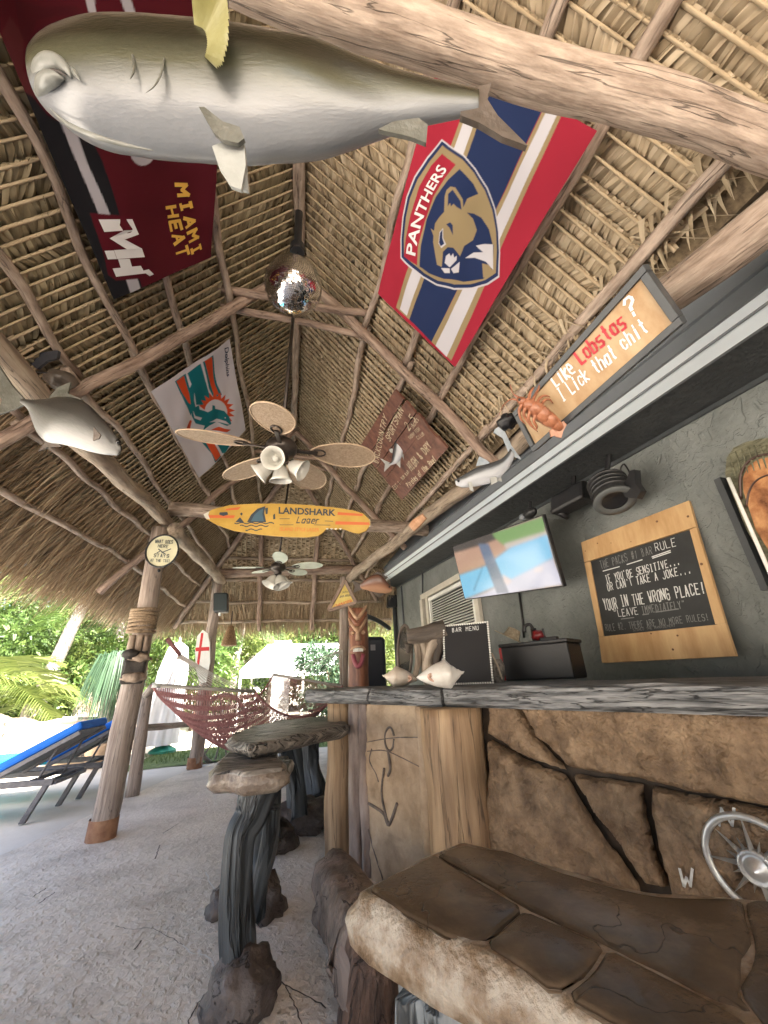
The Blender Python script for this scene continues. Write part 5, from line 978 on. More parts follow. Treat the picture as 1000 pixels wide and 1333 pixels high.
# dark shape and cut log beside the lobster
bk = MB().blob(at(661, 549, D=1.95), (.05, .05, .035), .4, 2, 8).build('dark_carving', M_black, smooth=True); tag(bk, 'small black carved lump wedged between the lobster and the tarpon tail', 'carving')
dw = MB().tube([at(536, 688, D=3.9), at(543, 681, D=3.88), at(553, 672, D=3.85)], [.04, .05, .035], 10, ridge=.5, n=12, flat=.5).build('orange_driftwood', mat('orange_driftwood_mat', (.40, .20, .10), (.62, .38, .24), sc=20, rough=.7, bump=.6), smooth=True); tag(dw, 'small orange piece of driftwood lying on the far right roof beam', 'driftwood')
# ================================================================ things on the house wall
def rect(c4): return [Vector(c) for c in c4]
def sc_eye(c4, k): return [EYE+(Vector(c)-EYE)*k for c in c4]      # a measured rectangle set at its true distance
# television
tvc = sc_eye([(1.439, 3.06, 1.74), (1.653, 2.089, 1.639), (1.569, 2.024, 2.082), (1.355, 2.996, 2.183)], 1.27)   # bl br tr tl
tv = thing('television', 'flat wall television tilted down showing a blue pool scene', 'television', (tvc[0]+tvc[1])/2)
pt = plane(tvc[0], (tvc[1]-tvc[0]).cross(tvc[3]-tvc[0])); nt_ = toward(pt, tvc[0]); exv, eyv = (tvc[1]-tvc[0]).normalized(), (tvc[3]-tvc[0]).normalized()
MB().box(sum(tvc, Vector())/4-nt_*.022, (tvc[1]-tvc[0])/2+exv*.012, (tvc[3]-tvc[0])/2+eyv*.012, nt_*.02).build('casing', M_black, tv, bevel=.004)
X_ = lambda x, y: (600+x*.225, 600+y*.225); pq = lambda pts: [at(*X_(x, y), pl=pt) for x, y in pts]
Ly = [(pq([(-80, 480), (300, 390), (300, 480), (140, 600), (-60, 670)]), (.50, .31, .22)), (pq([(-60, 470), (240, 400), (480, 320), (480, 350), (140, 480), (-60, 540)]), (.10, .085, .075)), (pq([(180, 420), (480, 320), (490, 410), (300, 470), (250, 490), (200, 450)]), (.22, .36, .14)), (pq([(250, 480), (495, 405), (500, 430), (260, 510)]), (.55, .48, .42)),
      (pq([(-60, 680), (140, 610), (290, 500), (500, 425), (535, 560), (280, 690), (120, 760), (20, 800), (-40, 800)]), (.20, .50, .72)), (pq([(535, 565), (590, 715), (20, 810), (150, 760), (260, 700), (420, 620)]), (.50, .50, .60)),
      (pq([(100, 480), (160, 480), (280, 765), (210, 770), (140, 590)]), (.16, .20, .28)), (pq([(240, 655), (300, 690), (270, 720), (250, 700)]), (.6, .5, .5)), (pq([(430, 620), (480, 610), (470, 640), (420, 645)]), (.62, .55, .55)), (pq([(70, 750), (125, 610), (130, 612), (80, 752)]), (.10, .28, .42))]
g = panel(tvc, Ly, (.34, .26, .21), cell=.008)  # painted pool picture carries reflection-like glare and a dark pole shadow
def blur(mb, nu, nv, it=4):
    c = mb.c[:, :3].reshape(nv, nu, 3)
    for _ in range(it): c2 = c.copy(); c2[1:-1, 1:-1] = (c[1:-1, 1:-1]*2+c[:-2, 1:-1]+c[2:, 1:-1]+c[1:-1, :-2]+c[1:-1, 2:])/6; c = c2
    mb.c[:, :3] = c.reshape(-1, 3)
nu = max(2, int((tvc[1]-tvc[0]).length/.008)); nv = max(2, int((tvc[3]-tvc[0]).length/.008)); blur(g, nu, nv, 5)
M_scr = cmat('lit_screen', rough=.12, bump=0, spec=.5); b_ = M_scr.node_tree.nodes['Principled BSDF']; ac_ = [n for n in M_scr.node_tree.nodes if n.type == 'ATTRIBUTE' and n.attribute_name == 'col'][0]
M_scr.node_tree.links.remove(b_.inputs['Base Color'].links[0]); b_.inputs['Base Color'].default_value = (.01, .01, .01, 1); M_scr.node_tree.links.new(ac_.outputs['Color'], b_.inputs['Emission Color']); b_.inputs['Emission Strength'].default_value = .12
g.build('screen', M_scr, tv)
cm = sum(tvc, Vector())/4; wc = Vector((2.57-.045*cm.y, cm.y, cm.z+.05)); MB().box((cm+wc)/2-nt_*.02, (wc-cm)/2*.9, Vector((0, .03, 0)), Vector((0, 0, .03))).build('wall_arm', M_black, tv)
MB().box(wc+Vector((-.01, 0, 0)), Vector((0, .12, 0)), Vector((0, 0, .16)), Vector((.012, 0, 0))).build('wall_plate', M_black, tv)
cbw = at(677, 770, pl=shift(WALL, .02)); MB().tube([cbw+Vector((0, 0, .2)), at(681, 812, pl=shift(WALL, .02)), at(682, 830, pl=shift(WALL, .02))], .012, 8).build('cable_tube', M_black, tv, smooth=True)
sp = at(510, 783, pl=shift(WALL, .1)); spk = thing('wall_speaker', 'small black wall speaker at the far end of the house wall', 'speaker', sp)
MB().bx(sp, .2, .17, .26).build('cabinet', M_black, spk, bevel=.015); MB().bx(sp+Vector((-.105, 0, 0)), .01, .14, .22).build('grille', M_blackm, spk); MB().bx(sp+Vector((.12, 0, 0)), .06, .05, .05).build('bracket', M_black, spk)
# chalkboard with plywood frame
kb = 1.27
bdc = sc_eye([(1.783, 2.06, 1.184), (1.868, 1.377, 1.169), (1.95, 1.371, 1.911), (1.865, 2.054, 1.926)], kb)
pk = plane(bdc[0], (bdc[1]-bdc[0]).cross(bdc[3]-bdc[0])); nk = toward(pk, bdc[0]); bdc = [at(x, y, pl=pk) for x, y in ((785, 862), (957, 855), (900, 652), (758, 705))]
bd = thing('chalkboard_sign', 'plywood framed chalkboard of bar rules leaning against the grey wall', 'sign', (bdc[0]+bdc[1])/2)
K = lambda x, y: (750+x*.215, 645+y*.215); kq = lambda *p: [at(*K(x, y), pl=pk) for x, y in p]
M_pine = mat('pine_plywood', (.36, .20, .08), (.60, .41, .21), (.48, .30, .14), sc=8, st=(1, 1, .22), rough=.55, bump=.15, bsc=60); M_slate = mat('chalkboard_slate', (.016, .017, .018), (.032, .034, .035), sc=4, rough=.6, bump=.1)
def pboard(pts, nm='frame_board', m=M_pine, th=.02, par=bd, up=0): return MB().prism([p+nk*up for p in kq(*pts)], -nk*th).build(nm, m, par, bevel=.0025)
pboard([(30, 285), (683, 30), (727, 188), (50, 405)]); pboard([(138, 856), (905, 776), (967, 972), (157, 1014)])
pboard([(51, 409), (84, 400), (166, 852), (139, 855)]); pboard([(687, 206), (728, 192), (904, 774), (843, 780)]); pboard([(86, 400), (686, 206), (842, 780), (168, 852)], 'slate', M_slate, .01, up=-.006)
g = MB()
for x, y, r_ in ((490, 158, 13), (678, 127, 12), (130, 290, 8), (212, 288, 6), (333, 280, 6), (57, 337, 7), (760, 415, 14), (587, 932, 11), (615, 848, 10), (455, 836, 9)):
    c_ = kq((x, y))[0]; MB().lathe([(.001, .0), (r_*.00062, .0), (r_*.0006, .002), (r_*.0003, .003), (.001, .003)], c_+nk*.0005, nk, 12).build('knot', mat('wood_knot', (.10, .045, .02), (.2, .1, .05), sc=60, rough=.6, bump=0), bd)
M_chk = mat('chalk', (.62, .63, .62), rough=.9, bump=0); M_chd = mat('faint_chalk', (.20, .205, .20), rough=.9, bump=0)
g = MB(); g2 = MB(); o = nk*-.003
def ln(mb, t, x0, y0, x1, y1, h, w_=.009, j=.3):
    w_ *= .62
    k = .28; up = lambda x, y: (x-h*.22, y-h)
    strokes(mb, t, kq((x0, y0), (x1, y1), up(x1, y1), up(x0, y0)), w_, o, jit=j)
ln(g2, "THE PACKS #1 BAR", 150, 443, 460, 352, 46, .007); ln(g, 'RULE', 480, 340, 605, 305, 46, .007); ln(g, "IF YOU'RE SENSITIVE...", 182, 528, 628, 416, 44, .009); ln(g, "OR CAN'T TAKE A JOKE...", 192, 578, 696, 468, 46, .009)
ln(g, 'YOUR IN THE WRONG PLACE!', 172, 694, 782, 592, 66, .011, .45); ln(g, '"LEAVE', 232, 738, 375, 718, 42, .008); ln(g2, 'IMMEDIATELY"', 400, 716, 662, 680, 44, .008); ln(g2, 'RULE #2. THERE ARE NO MORE RULES!', 180, 822, 805, 755, 40, .006); ln(g2, 'SIGNED THE MANAGEMENT', 345, 822, 600, 792, 14, .003, .2)
for x0, y0, x1, y1, m_ in ((160, 458, 262, 430, g), (305, 418, 400, 388, g), (456, 372, 570, 332, g), (460, 380, 572, 342, g), (270, 748, 350, 738, g2), (480, 706, 620, 686, g2), (400, 722, 440, 716, g2)):
    a_, b_ = kq((x0, y0), (x1, y1)); e_ = nk.cross(b_-a_).normalized()*.0035; m_.add([a_+o-e_, b_+o-e_, b_+o+e_, a_+o+e_], [(0, 1, 2, 3)])
g.build('chalk_writing', M_chk, bd, kind='stuff'); g2.build('chalk_writing', M_chd, bd, kind='stuff')
# bark slab picture at the right edge
psl = shift(WALL, .10); sq = lambda *p: [at(x, y, pl=psl) for x, y in p]
sbp = thing('live_edge_slab', 'live edge wood slab with green grey bark at the right edge of the wall', 'wood slab', at(1000, 745, pl=psl))
outl = [(944, 617), (946, 596), (955, 583), (972, 575), (990, 571), (1030, 568), (1080, 575), (1110, 620), (1120, 720), (1090, 790), (1055, 800), (1012, 760), (972, 690), (950, 635)]
M_bark = mat('green_grey_bark', (.05, .05, .03), (.20, .19, .12), (.12, .115, .07), sc=22, st=(1, .25, 1), rough=.7, bump=1.0, bsc=30, bst=(1, .3, 1), bd=.03)
MB().prism(sq(*outl), -Wn*.085).build('bark_rim', M_bark, sbp, bevel=.01)
M_burl = mat('glossy_burl_wood', (.10, .035, .015), (.62, .34, .15), (.36, .16, .07), sc=7, rough=.22, bump=.15, coat=.5, p=(.32, .66), detail=8)
inn = [(969, 640), (968, 622), (975, 607), (988, 598), (1010, 594), (1050, 600), (1080, 660), (1085, 740), (1055, 780), (1020, 745), (985, 690)]
MB().prism([p+Wn*.006 for p in sq(*inn)], -Wn*.03).build('burl_face', M_burl, sbp, bevel=.005)
M_rg = mat('dark_growth_ring', (.05, .02, .012), rough=.4, bump=0)
MB().tube([p+Wn*.007 for p in sq((966, 650), (965, 622), (973, 604), (988, 594), (1012, 590))], .007, 8, n=20, flat=.5).build('bark_line', M_rg, sbp, smooth=True)
MB().tube([p+Wn*.009 for p in sq((973, 660), (977, 640), (986, 626), (1004, 618), (1030, 618))], .005, 8, n=20, flat=.5).build('growth_ring', M_rg, sbp, smooth=True)
g = MB()
for k in range(9):
    x = 948+k*8; y = 600-14*math.sin(min(k/5, 1)*1.5); MB().tube([p+Wn*.004 for p in sq((x+2, y-6-(8-k)*.3), (x+7, y+10), (x+11, y+24))], [.003, .006, .003], 8, n=9, ridge=.3).build('bark_ridge', M_bark, sbp, smooth=True)
a0, a1 = at(948, 622, pl=shift(WALL, .13)), at(1012, 768, pl=shift(WALL, .13)); MB().tube([a0, a1], .009, 10, n=4).build('white_edging', M_white, sbp, smooth=True)
a0, a1 = at(941, 624, pl=shift(WALL, .05)), at(1004, 768, pl=shift(WALL, .05)); MB().box((a0+a1)/2, (a1-a0)/2, Vector((0, .018, 0)), Wn*.05).build('side_board', M_trimdk, sbp)
# black flood lights under the soffit
fl = thing('barrel_light', 'black ribbed barrel shaped lamp with a grey rim above the chalkboard', 'wall lamp', at(795, 650, pl=shift(WALL, .25)))
c_ = at(795, 640, pl=shift(WALL, .24)); axv = Vector((-.25, -.35, -1)).normalized(); R_ = .125
MB().lathe([(.001, -.14), (.07, -.14), (.11, -.11), (.125, -.05), (.13, 0), (.125, .05), (.115, .09)], c_, axv, 30, scal=.0).build('barrel', M_blackm, fl, smooth=True)
for h in (-.09, -.05, -.01, .03): MB().lathe([(.118, h-.008), (.138, h-.004), (.138, h+.004), (.118, h+.008)], c_, axv, 30).build('rib', M_blackm, fl, smooth=True)
MB().lathe([(.115, .088), (.14, .092), (.14, .105), (.10, .108), (.085, .098)], c_, axv, 30).build('rim_ring', mat('grey_rubber', (.09, .095, .095), rough=.5, bump=.1), fl, smooth=True); MB().lathe([(.09, .085), (.001, .06)], c_, axv, 30).build('lens', M_black, fl)
e0 = at(815, 650, pl=shift(WALL, .2)); MB().prism([at(x, y, pl=shift(WALL, .2)) for x, y in ((812, 634), (822, 628), (827, 614), (834, 612), (835, 630), (842, 640), (836, 650), (822, 648))], Wn*.05).build('tail_fin', M_black, fl, bevel=.008)
MB().tube([at(x, y, pl=shift(WALL, .06)) for x, y in ((816, 622), (808, 612), (812, 604), (818, 612), (822, 622))], .006, 8, n=16).build('cable', M_black, fl, smooth=True)
MB().tube([c_-axv*.12, Vector((c_.x+.1, c_.y, 2.56+.05*c_.y+.02))], .02, 8).build('stem', M_black, fl)
f2_ = thing('floodlight', 'plain black flood light housing between the television and the barrel lamp', 'wall lamp', at(742, 655, pl=shift(WALL, .25)))
c2_ = at(745, 650, pl=shift(WALL, .22)); MB().box(c2_, Vector((.05, -.15, .015)), Vector((.09, .03, .0)), Vector((.02, 0, .085))).build('housing', M_black, f2_, bevel=.03)
MB().lathe([(.07, 0), (.085, .02), (.08, .05), (.001, .05)], c2_+Vector((-.02, .13, -.05)), (-.3, .6, -.7), 22).build('lamp_head', M_black, f2_, smooth=True); MB().tube([c2_+Vector((.03, 0, .05)), Vector((c2_.x+.08, c2_.y, 2.56+.05*c2_.y+.02))], .02, 8).build('stem', M_black, f2_)
cmn = at(690, 668, pl=shift(WALL, .3)); cam_ = thing('security_camera', 'small grey and black camera above the top edge of the television', 'camera', cmn)
MB().blob(cmn, (.05, .09, .05), 0, seg=16).build('body', M_blackm, cam_, smooth=True); MB().blob(cmn+Vector((-.03, .08, -.01)), (.035, .035, .035), 0, seg=14).build('dome', M_gutter, cam_, smooth=True); MB().tube([cmn, cmn+Vector((.03, 0, .12))], .014, 8).build('stem', M_black, cam_)
# ================================================================ on the counter
ZC = 1.0895
# bar menu board
mc4 = sc_eye([(.943, 2.432, 1.115), (1.164, 2.242, 1.113), (1.214, 2.296, 1.463), (.992, 2.487, 1.465)], 1.12); dz = ZC+.004-(mc4[0].z+mc4[1].z)/2; mc4 = [p+Vector((0, 0, dz)) for p in mc4]
pm = plane(mc4[0], (mc4[1]-mc4[0]).cross(mc4[3]-mc4[0])); nm_ = toward(pm, mc4[0]); mn = thing('menu_board', 'small black bar menu board with a white beaded frame standing on the counter', 'menu board', (mc4[0]+mc4[1])/2)
MB().prism(mc4, -nm_*.015).build('slate', M_black, mn)
for k in range(4):
    a_, b_ = mc4[k], mc4[(k+1) % 4]; n_ = int((b_-a_).length/.016)
    for i in range(n_): MB().blob(a_.lerp(b_, i/n_)+nm_*.004, (.0075,)*3, 0, seg=8).build('bead', M_white, mn, smooth=True)
u1, u2 = (mc4[1]-mc4[0]).normalized(), (mc4[3]-mc4[0]).normalized(); tl = mc4[3]; W_ = (mc4[1]-mc4[0]).length
strokes(MB(), 'BAR MENU', [tl+u1*W_*.2-u2*.05, tl+u1*W_*.8-u2*.05, tl+u1*W_*.8-u2*.022, tl+u1*W_*.2-u2*.022], .004, nm_*.003, jit=.2).build('lettering', M_chk, mn)
MB().tube([(tl+mc4[2])/2-nm_*.02, (mc4[0]+mc4[1])/2-nm_*.10+Vector((0, 0, 0))], .006, 6).build('easel_leg', M_black, mn)
# conch shells
M_con = mat('cream_conch', (.50, .40, .30), (.74, .68, .60), (.64, .55, .46), sc=8, rough=.4, bump=.4, bsc=40, bd=.006); M_pink = mat('pink_shell_lip', (.52, .27, .20), (.68, .48, .38), sc=8, rough=.25, bump=.1); M_shd = mat('shell_inside', (.35, .20, .13), (.55, .38, .28), sc=8, rough=.3, bump=.1)
def conch(label, px, D, s, d, m, mouth):
    p = at(*px, D=D); p.z = ZC; r = thing('conch_shell', label, 'shell', p); d = Vector(d).normalized(); side = d.cross(Z3).normalized(); c = p+Vector((0, 0, .062*s)); vs = []; sg = 26; rw = 26
    for i in range(rw):
        t = i/(rw-1); rr = .001+.075*s*math.sin(math.pi*min(t*1.25, 1)**.9)**.8 if t < .8 else .075*s*max(0, (1-t)/.2)*.25+.004; rr = s*float(np.interp(t, [0, .05, .08, .15, .18, .26, .33, .42, .55, .72, .88, 1], [.003, .020, .019, .042, .040, .066, .078, .080, .074, .055, .032, .012])); st = .5+.5*math.sin(t*26)
        for k in range(sg):
            a = 2*math.pi*k/sg; kn = 1+.20*max(0, math.cos(a*4))**2*math.exp(-((t-.34)/.06)**2)+.10*max(0, math.cos(a*5+1))**2*math.exp(-((t-.2)/.04)**2)+.03*math.sin(a*14+t*14); vs.append(c+d*((t-.45)*.24*s)+(side*math.cos(a)*1.05+Z3*math.sin(a)*.82)*rr*kn+d*(.012*s*math.sin(a)))
    MB().add(vs, [(i*sg+k, i*sg+(k+1) % sg, (i+1)*sg+(k+1) % sg, (i+1)*sg+k) for i in range(rw-1) for k in range(sg)]).build('whorl', m, r, smooth=True)
    to = (EYE-c); to.z = 0; to.normalize(); f = to*(.05*s)
    lp = [c+f+d*(mouth[0]+.03*s+math.cos(a)*.055*s)+Z3*(mouth[1]-.004+math.sin(a)*.020*s+math.cos(a)*.014*s)+to*(.012*s*math.cos(a*2)) for a in np.linspace(0, 2*math.pi, 22)]
    MB().prism(lp[:-1], -to*.006).build('aperture', M_shd, r); MB().tube(lp, .007*s, 8).build('lip', M_pink, r, smooth=True)
conch('spiky conch shell with a pink brown lip at the far end of the counter', (519, 885), 2.9, 1.05, (CR.x, CR.y, -.18), M_con, (.01, -.005))
conch('large white conch shell with an open mouth in front of the menu board', (577, 885), 2.15, 1.05, (-CR.x, -CR.y, -.12), mat('white_conch', (.62, .58, .52), (.80, .78, .74), sc=8, rough=.35, bump=.4, bsc=40, bd=.006), (-.01, -.008))
# driftwood sculpture, oval mirror
M_drift = mat('dark_driftwood', (.03, .024, .02), (.22, .18, .145), (.10, .08, .065), sc=14, st=(1, 1, .14), rough=.7, bump=1.0, bsc=26, bst=(1, 1, .15), bd=.015); M_drp = mat('pale_driftwood', (.16, .12, .09), (.50, .42, .34), (.32, .26, .2), sc=14, st=(1, 1, .14), rough=.7, bump=.9, bsc=26, bst=(1, 1, .15), bd=.015)
dwp = at(556, 884, D=2.9); dwp.z = ZC; dr = thing('driftwood_sculpture', 'gnarled dark driftwood stump with a horizontal branch behind the conch shells', 'driftwood', dwp)
a = lambda x, y, D=2.9: at(x, y, D=D)
for pts, rr, m in (([a(560, 890), a(556, 860), a(562, 838), a(572, 826)], [.05, .045, .055, .04], M_drp), ([a(572, 890), a(566, 862), a(570, 838), a(578, 825)], [.03, .045, .055, .04], M_drift), ([a(530, 828), a(548, 826), a(566, 822), a(580, 818)], [.05, .06, .07, .06], M_drift), ([a(547, 830), a(552, 850), a(560, 868), a(572, 888)], [.02, .028, .03, .02], M_drp), ([a(541, 886), a(546, 862), a(543, 842), a(536, 832)], [.018, .022, .022, .015], M_drp), ([a(533, 838), a(532, 850)], [.03, .01], M_drift)):
    MB().tube(pts, rr, 14, ridge=.6, n=22, wob=.02).build('branch', m, dr, smooth=True)
mo = at(526, 886, D=3.1); mo.z = ZC; om = thing('oval_mirror', 'narrow oval mirror in a dark rope frame beside the far conch shell', 'mirror', mo)
ov = [at(527+9*math.cos(t), 850+36*math.sin(t), D=3.12) for t in np.linspace(0, 2*math.pi, 30)]; MB().tube(ov, .012, 8).build('frame', M_drift, om, smooth=True); MB().prism(ov[:-1], CF*.01).build('glass', mat('aged_mirror', (.5, .48, .42), (.62, .6, .54), sc=6, rough=.12, bump=.1, metal=.9), om)
# cooler with things on it
cl = at(700, 884, D=2.75); cl.z = ZC-.05; co = thing('grill_cooler', 'black box cooler with a red left side on the back counter', 'cooler', cl)
cxd = Vector((.62, -.78, 0)).normalized(); cyd = Vector((.78, .62, 0)); w0 = at(657, 886, D=2.75); w1 = at(747, 882, D=2.45); L_ = (w1-w0).length; cxd = (w1-w0); cxd.z = 0; cxd.normalize(); cyd = Vector((-cxd.y, cxd.x, 0))
mid = (w0+w1)/2; mid.z = 1.09+.12; MB().box(mid+cyd*.14, cxd*(L_/2), cyd*.13, Z3*.115).build('body', M_black, co, bevel=.012)
MB().box(Vector((w0.x, w0.y, mid.z))+cyd*.14-cxd*.006, cxd*.012, cyd*.132, Z3*.112).build('red_side', mat('red_enamel', (.30, .008, .012), (.40, .02, .025), sc=4, rough=.3, bump=.05), co, bevel=.01)
MB().box(mid+cyd*.14+Z3*.122, cxd*(L_/2+.01), cyd*.14, Z3*.012).build('lid', M_blackm, co, bevel=.006); MB().box(mid+cyd*.12+cxd*.09+Z3*.145, cxd*.06, cyd*.03, Z3*.014).build('handle', M_black, co, bevel=.008)
ht = mid+cyd*.16-cxd*(L_*.40)+Z3*.16; hat = thing('straw_hat', 'crumpled tan straw hat lying on the left end of the black cooler', 'hat', ht)
MB().lathe([(.001, .07), (.045, .065), (.06, .0), (.12, -.012), (.125, -.006)], ht+Z3*.03-cxd*.02, (.4, -.3, .85), 26, scal=.12, ns=3).build('brim_and_crown', mat('straw_hat_weave', (.26, .21, .14), (.46, .39, .28), sc=50, rough=.8, bump=.6, bsc=120), hat, smooth=True)
bt = mid+cyd*.16-cxd*.03+Z3*.134; tp = thing('corkscrew_tap', 'dark red and black bottle opener machine on top of the cooler', 'bottle opener', bt)
MB().tube([bt, bt+Z3*.10], .022, 12).build('stand', M_blackm, tp, smooth=True); MB().tube([bt+Z3*.09, bt+Z3*.13-cxd*.02, bt+Z3*.12-cxd*.06, bt+Z3*.08-cxd*.07], .012, 10, n=12).build('lever', M_black, tp, smooth=True); MB().blob(bt+Z3*.045+cxd*.03, (.05, .04, .04), .3, 2, seg=14).build('housing', mat('dark_red_paint', (.14, .01, .012), rough=.3, bump=.1), tp, smooth=True); MB().tube([bt+Z3*.03+cxd*.07, bt+Z3*.09+cxd*.07], .008, 8).build('knob_rod', M_black, tp)
cb_ = at(646, 870, D=2.7); bl = thing('wicker_basket', 'small grey wire and twine bundle between the menu board and the cooler', 'basket', Vector((cb_.x, cb_.y, ZC)))
MB().lathe([(.04, 0), (.055, .05), (.06, .11), (.045, .15)], Vector((cb_.x, cb_.y, ZC)), (0, 0, 1), 18).build('weave', mat('grey_wicker', (.06, .05, .045), (.32, .29, .25), sc=40, rough=.8, bump=.8, bsc=90), bl)
MB().tube([at(640, 850, D=2.65), at(648, 866, D=2.6), at(654, 884, D=2.6)], .006, 6).build('twig', M_drp, bl)
# dark counter edge behind the bar
bkc = thing('back_counter', 'low dark worktop that runs along the grey wall behind the bar', 'counter', (2.3, 2, 0))
MB().add([hl(2.05, .0, -1) , hl(2.56, 0, -1), hl(2.56, 0, 5), hl(2.05, 0, 5)]+[Vector((p.x, p.y, 1.02)) for p in (hl(2.05, 0, -1), hl(2.56, 0, -1), hl(2.56, 0, 5), hl(2.05, 0, 5))], [(0, 1, 2, 3), (7, 6, 5, 4), (0, 4, 5, 1), (1, 5, 6, 2), (2, 6, 7, 3), (3, 7, 4, 0)]).build('cabinet', M_trimdk, bkc)
MB().add([Vector((p.x, p.y, z)) for z in (1.021, 1.06) for p in (hl(2.0, 0, -1), hl(2.56, 0, -1), hl(2.56, 0, 5), hl(2.0, 0, 5))], [(0, 1, 2, 3), (7, 6, 5, 4), (0, 4, 5, 1), (1, 5, 6, 2), (2, 6, 7, 3), (3, 7, 4, 0)]).build('worktop', M_black, bkc)
# ================================================================ totem, bin, triangle sign
tb = at(467, 890, Y=5.6); tt = thing('tiki_totem', 'red brown carved tiki totem pole behind the far end of the counter', 'totem', (tb.x, 5.6, 0))
M_tik = mat('carved_tiki_wood', (.10, .03, .016), (.36, .16, .09), (.21, .08, .045), sc=14, st=(1, 1, .2), rough=.4, bump=.5, bsc=40); M_tikl = mat('worn_tiki_edge', (.30, .17, .10), (.52, .34, .22), sc=20, rough=.5, bump=.4)
RT = .135; tx, ty = tb.x, 5.6; fz = (EYE-Vector((tx, ty, EYE.z))).normalized(); fs_ = Vector((-fz.y, fz.x, 0))*-1
ztop_ = at(467, 793, Y=5.6).z
MB().tube([(tx, ty, 0), (tx, ty, 1.0), (tx, ty, ztop_)], [RT, RT*1.03, RT], 26, ridge=.1, n=30).build('column', M_tik, tt, smooth=True)
def tz(py): return at(467, py, Y=5.5).z
def onT(a, z, o=.0): return Vector((tx, ty, z))+(fz*math.cos(a)+fs_*math.sin(a))*(RT+o)
for k, py in enumerate((800, 808, 816)):
    z_ = tz(py); MB().tube([onT(-1.0, z_+.12, .01), onT(-.5, z_+.03, .02), onT(0, z_-.06, .03), onT(.5, z_+.03, .02), onT(1.0, z_+.12, .01)], [.018, .026, .03, .026, .018], 10, n=16).build('chevron', M_tikl if k % 2 == 0 else M_tik, tt, smooth=True)
MB().tube([onT(0, tz(816), .03), onT(0, tz(834), .05)], [.02, .04], 10).build('nose', M_tikl, tt, smooth=True)
for s in (-1, 1): MB().blob(onT(s*.55, tz(824), .0), (.035, .035, .03), 0, seg=12).build('eye', M_tikl, tt, smooth=True); MB().tube([onT(s*1.1, tz(820)+.05, .005), onT(s*.6, tz(820)+.06, .02), onT(s*.15, tz(820), .02)], .014, 8, n=10).build('brow', M_tik, tt, smooth=True)
for k in range(5): MB().bx(onT(-.4+k*.2, tz(846), .008), .026, .026, .05).build('tooth', M_white, tt, bevel=.004)
MB().tube([onT(-.7, tz(846), .01), onT(-.4, tz(843), .02), onT(0, tz(842), .03), onT(.4, tz(843), .02), onT(.7, tz(846), .01)], .018, 8, n=14).build('lip', M_tikl, tt, smooth=True)
MB().tube([onT(-.5, tz(852), .01), onT(-.3, tz(862), .02), onT(0, tz(868), .03), onT(.3, tz(862), .02), onT(.5, tz(852), .01)], .03, 10, n=14).build('tongue', mat('purple_red_paint', (.22, .03, .06), (.34, .10, .12), sc=12, rough=.5, bump=.3), tt, smooth=True)
bn_ = at(486, 890, Y=6.1); kb_ = thing('wheelie_bin', 'dark navy tall rounded bin standing just behind the tiki totem', 'bin', (bn_.x, 6.1, 0)); hz = at(486, 830, Y=6.1).z
MB().box((bn_.x, 6.1, hz/2), (.17, 0, 0), (0, .2, 0), (0, 0, hz/2)).build('body', mat('navy_plastic', (.012, .016, .03), rough=.35, bump=.1), kb_, bevel=.06); MB().bx((bn_.x-.03, 5.89, hz-.16), .07, .01, .08).build('sticker', mat('grey_sticker', (.3, .3, .33), rough=.5, bump=0), kb_)
ptg = plane(at(446, 780, Y=6.4), (CF.x*.97, CF.y, .05)); ts_ = thing('triangle_sign', 'yellow triangular warning sign in a wooden frame hanging at the far beam end', 'sign', at(446, 797, pl=ptg)); ng = toward(ptg, at(446, 780, pl=ptg)); TS = lambda x, y: (425+x*.135, 740+y*.135)
tq = lambda *p: [at(*TS(x, y), pl=ptg) for x, y in p]; c3 = tq((178, 120), (20, 405), (285, 330)); 
for i in range(3):
    a_, b_ = c3[i], c3[(i+1) % 3]; MB().box((a_+b_)/2, (b_-a_)/2, ng*.025, (b_-a_).cross(ng).normalized()*.026).build('frame_bar', M_logr, ts_, bevel=.004)
MB().prism(tq((178, 135), (30, 397), (275, 325)), -ng*.012).build('board', mat('sign_yellow', (.62, .46, .10), (.72, .58, .18), sc=6, rough=.5, bump=.1), ts_)
g = MB(); lettering(g, 'CAUTION', tq((150, 240), (212, 232), (206, 215), (155, 222)), ng*.004, .01); lettering(g, 'BAR AREA', tq((125, 285), (235, 265), (228, 245), (135, 262)), ng*.004, .01); g.build('lettering', M_ink, ts_)
lettering(MB(), 'DANGER', tq((60, 385), (258, 330), (246, 295), (85, 345)), ng*.004, .02).build('lettering', M_or, ts_)
bk_ = [at(475, 801, Y=6.6), at(492, 808, Y=6.9), at(507, 818, Y=7.2)]; tag(MB().tube(bk_, .04, 10, n=8).build('angled_brace', M_trimdk, smooth=True), 'dark angled brace pole between the totem top and the house corner', 'brace')
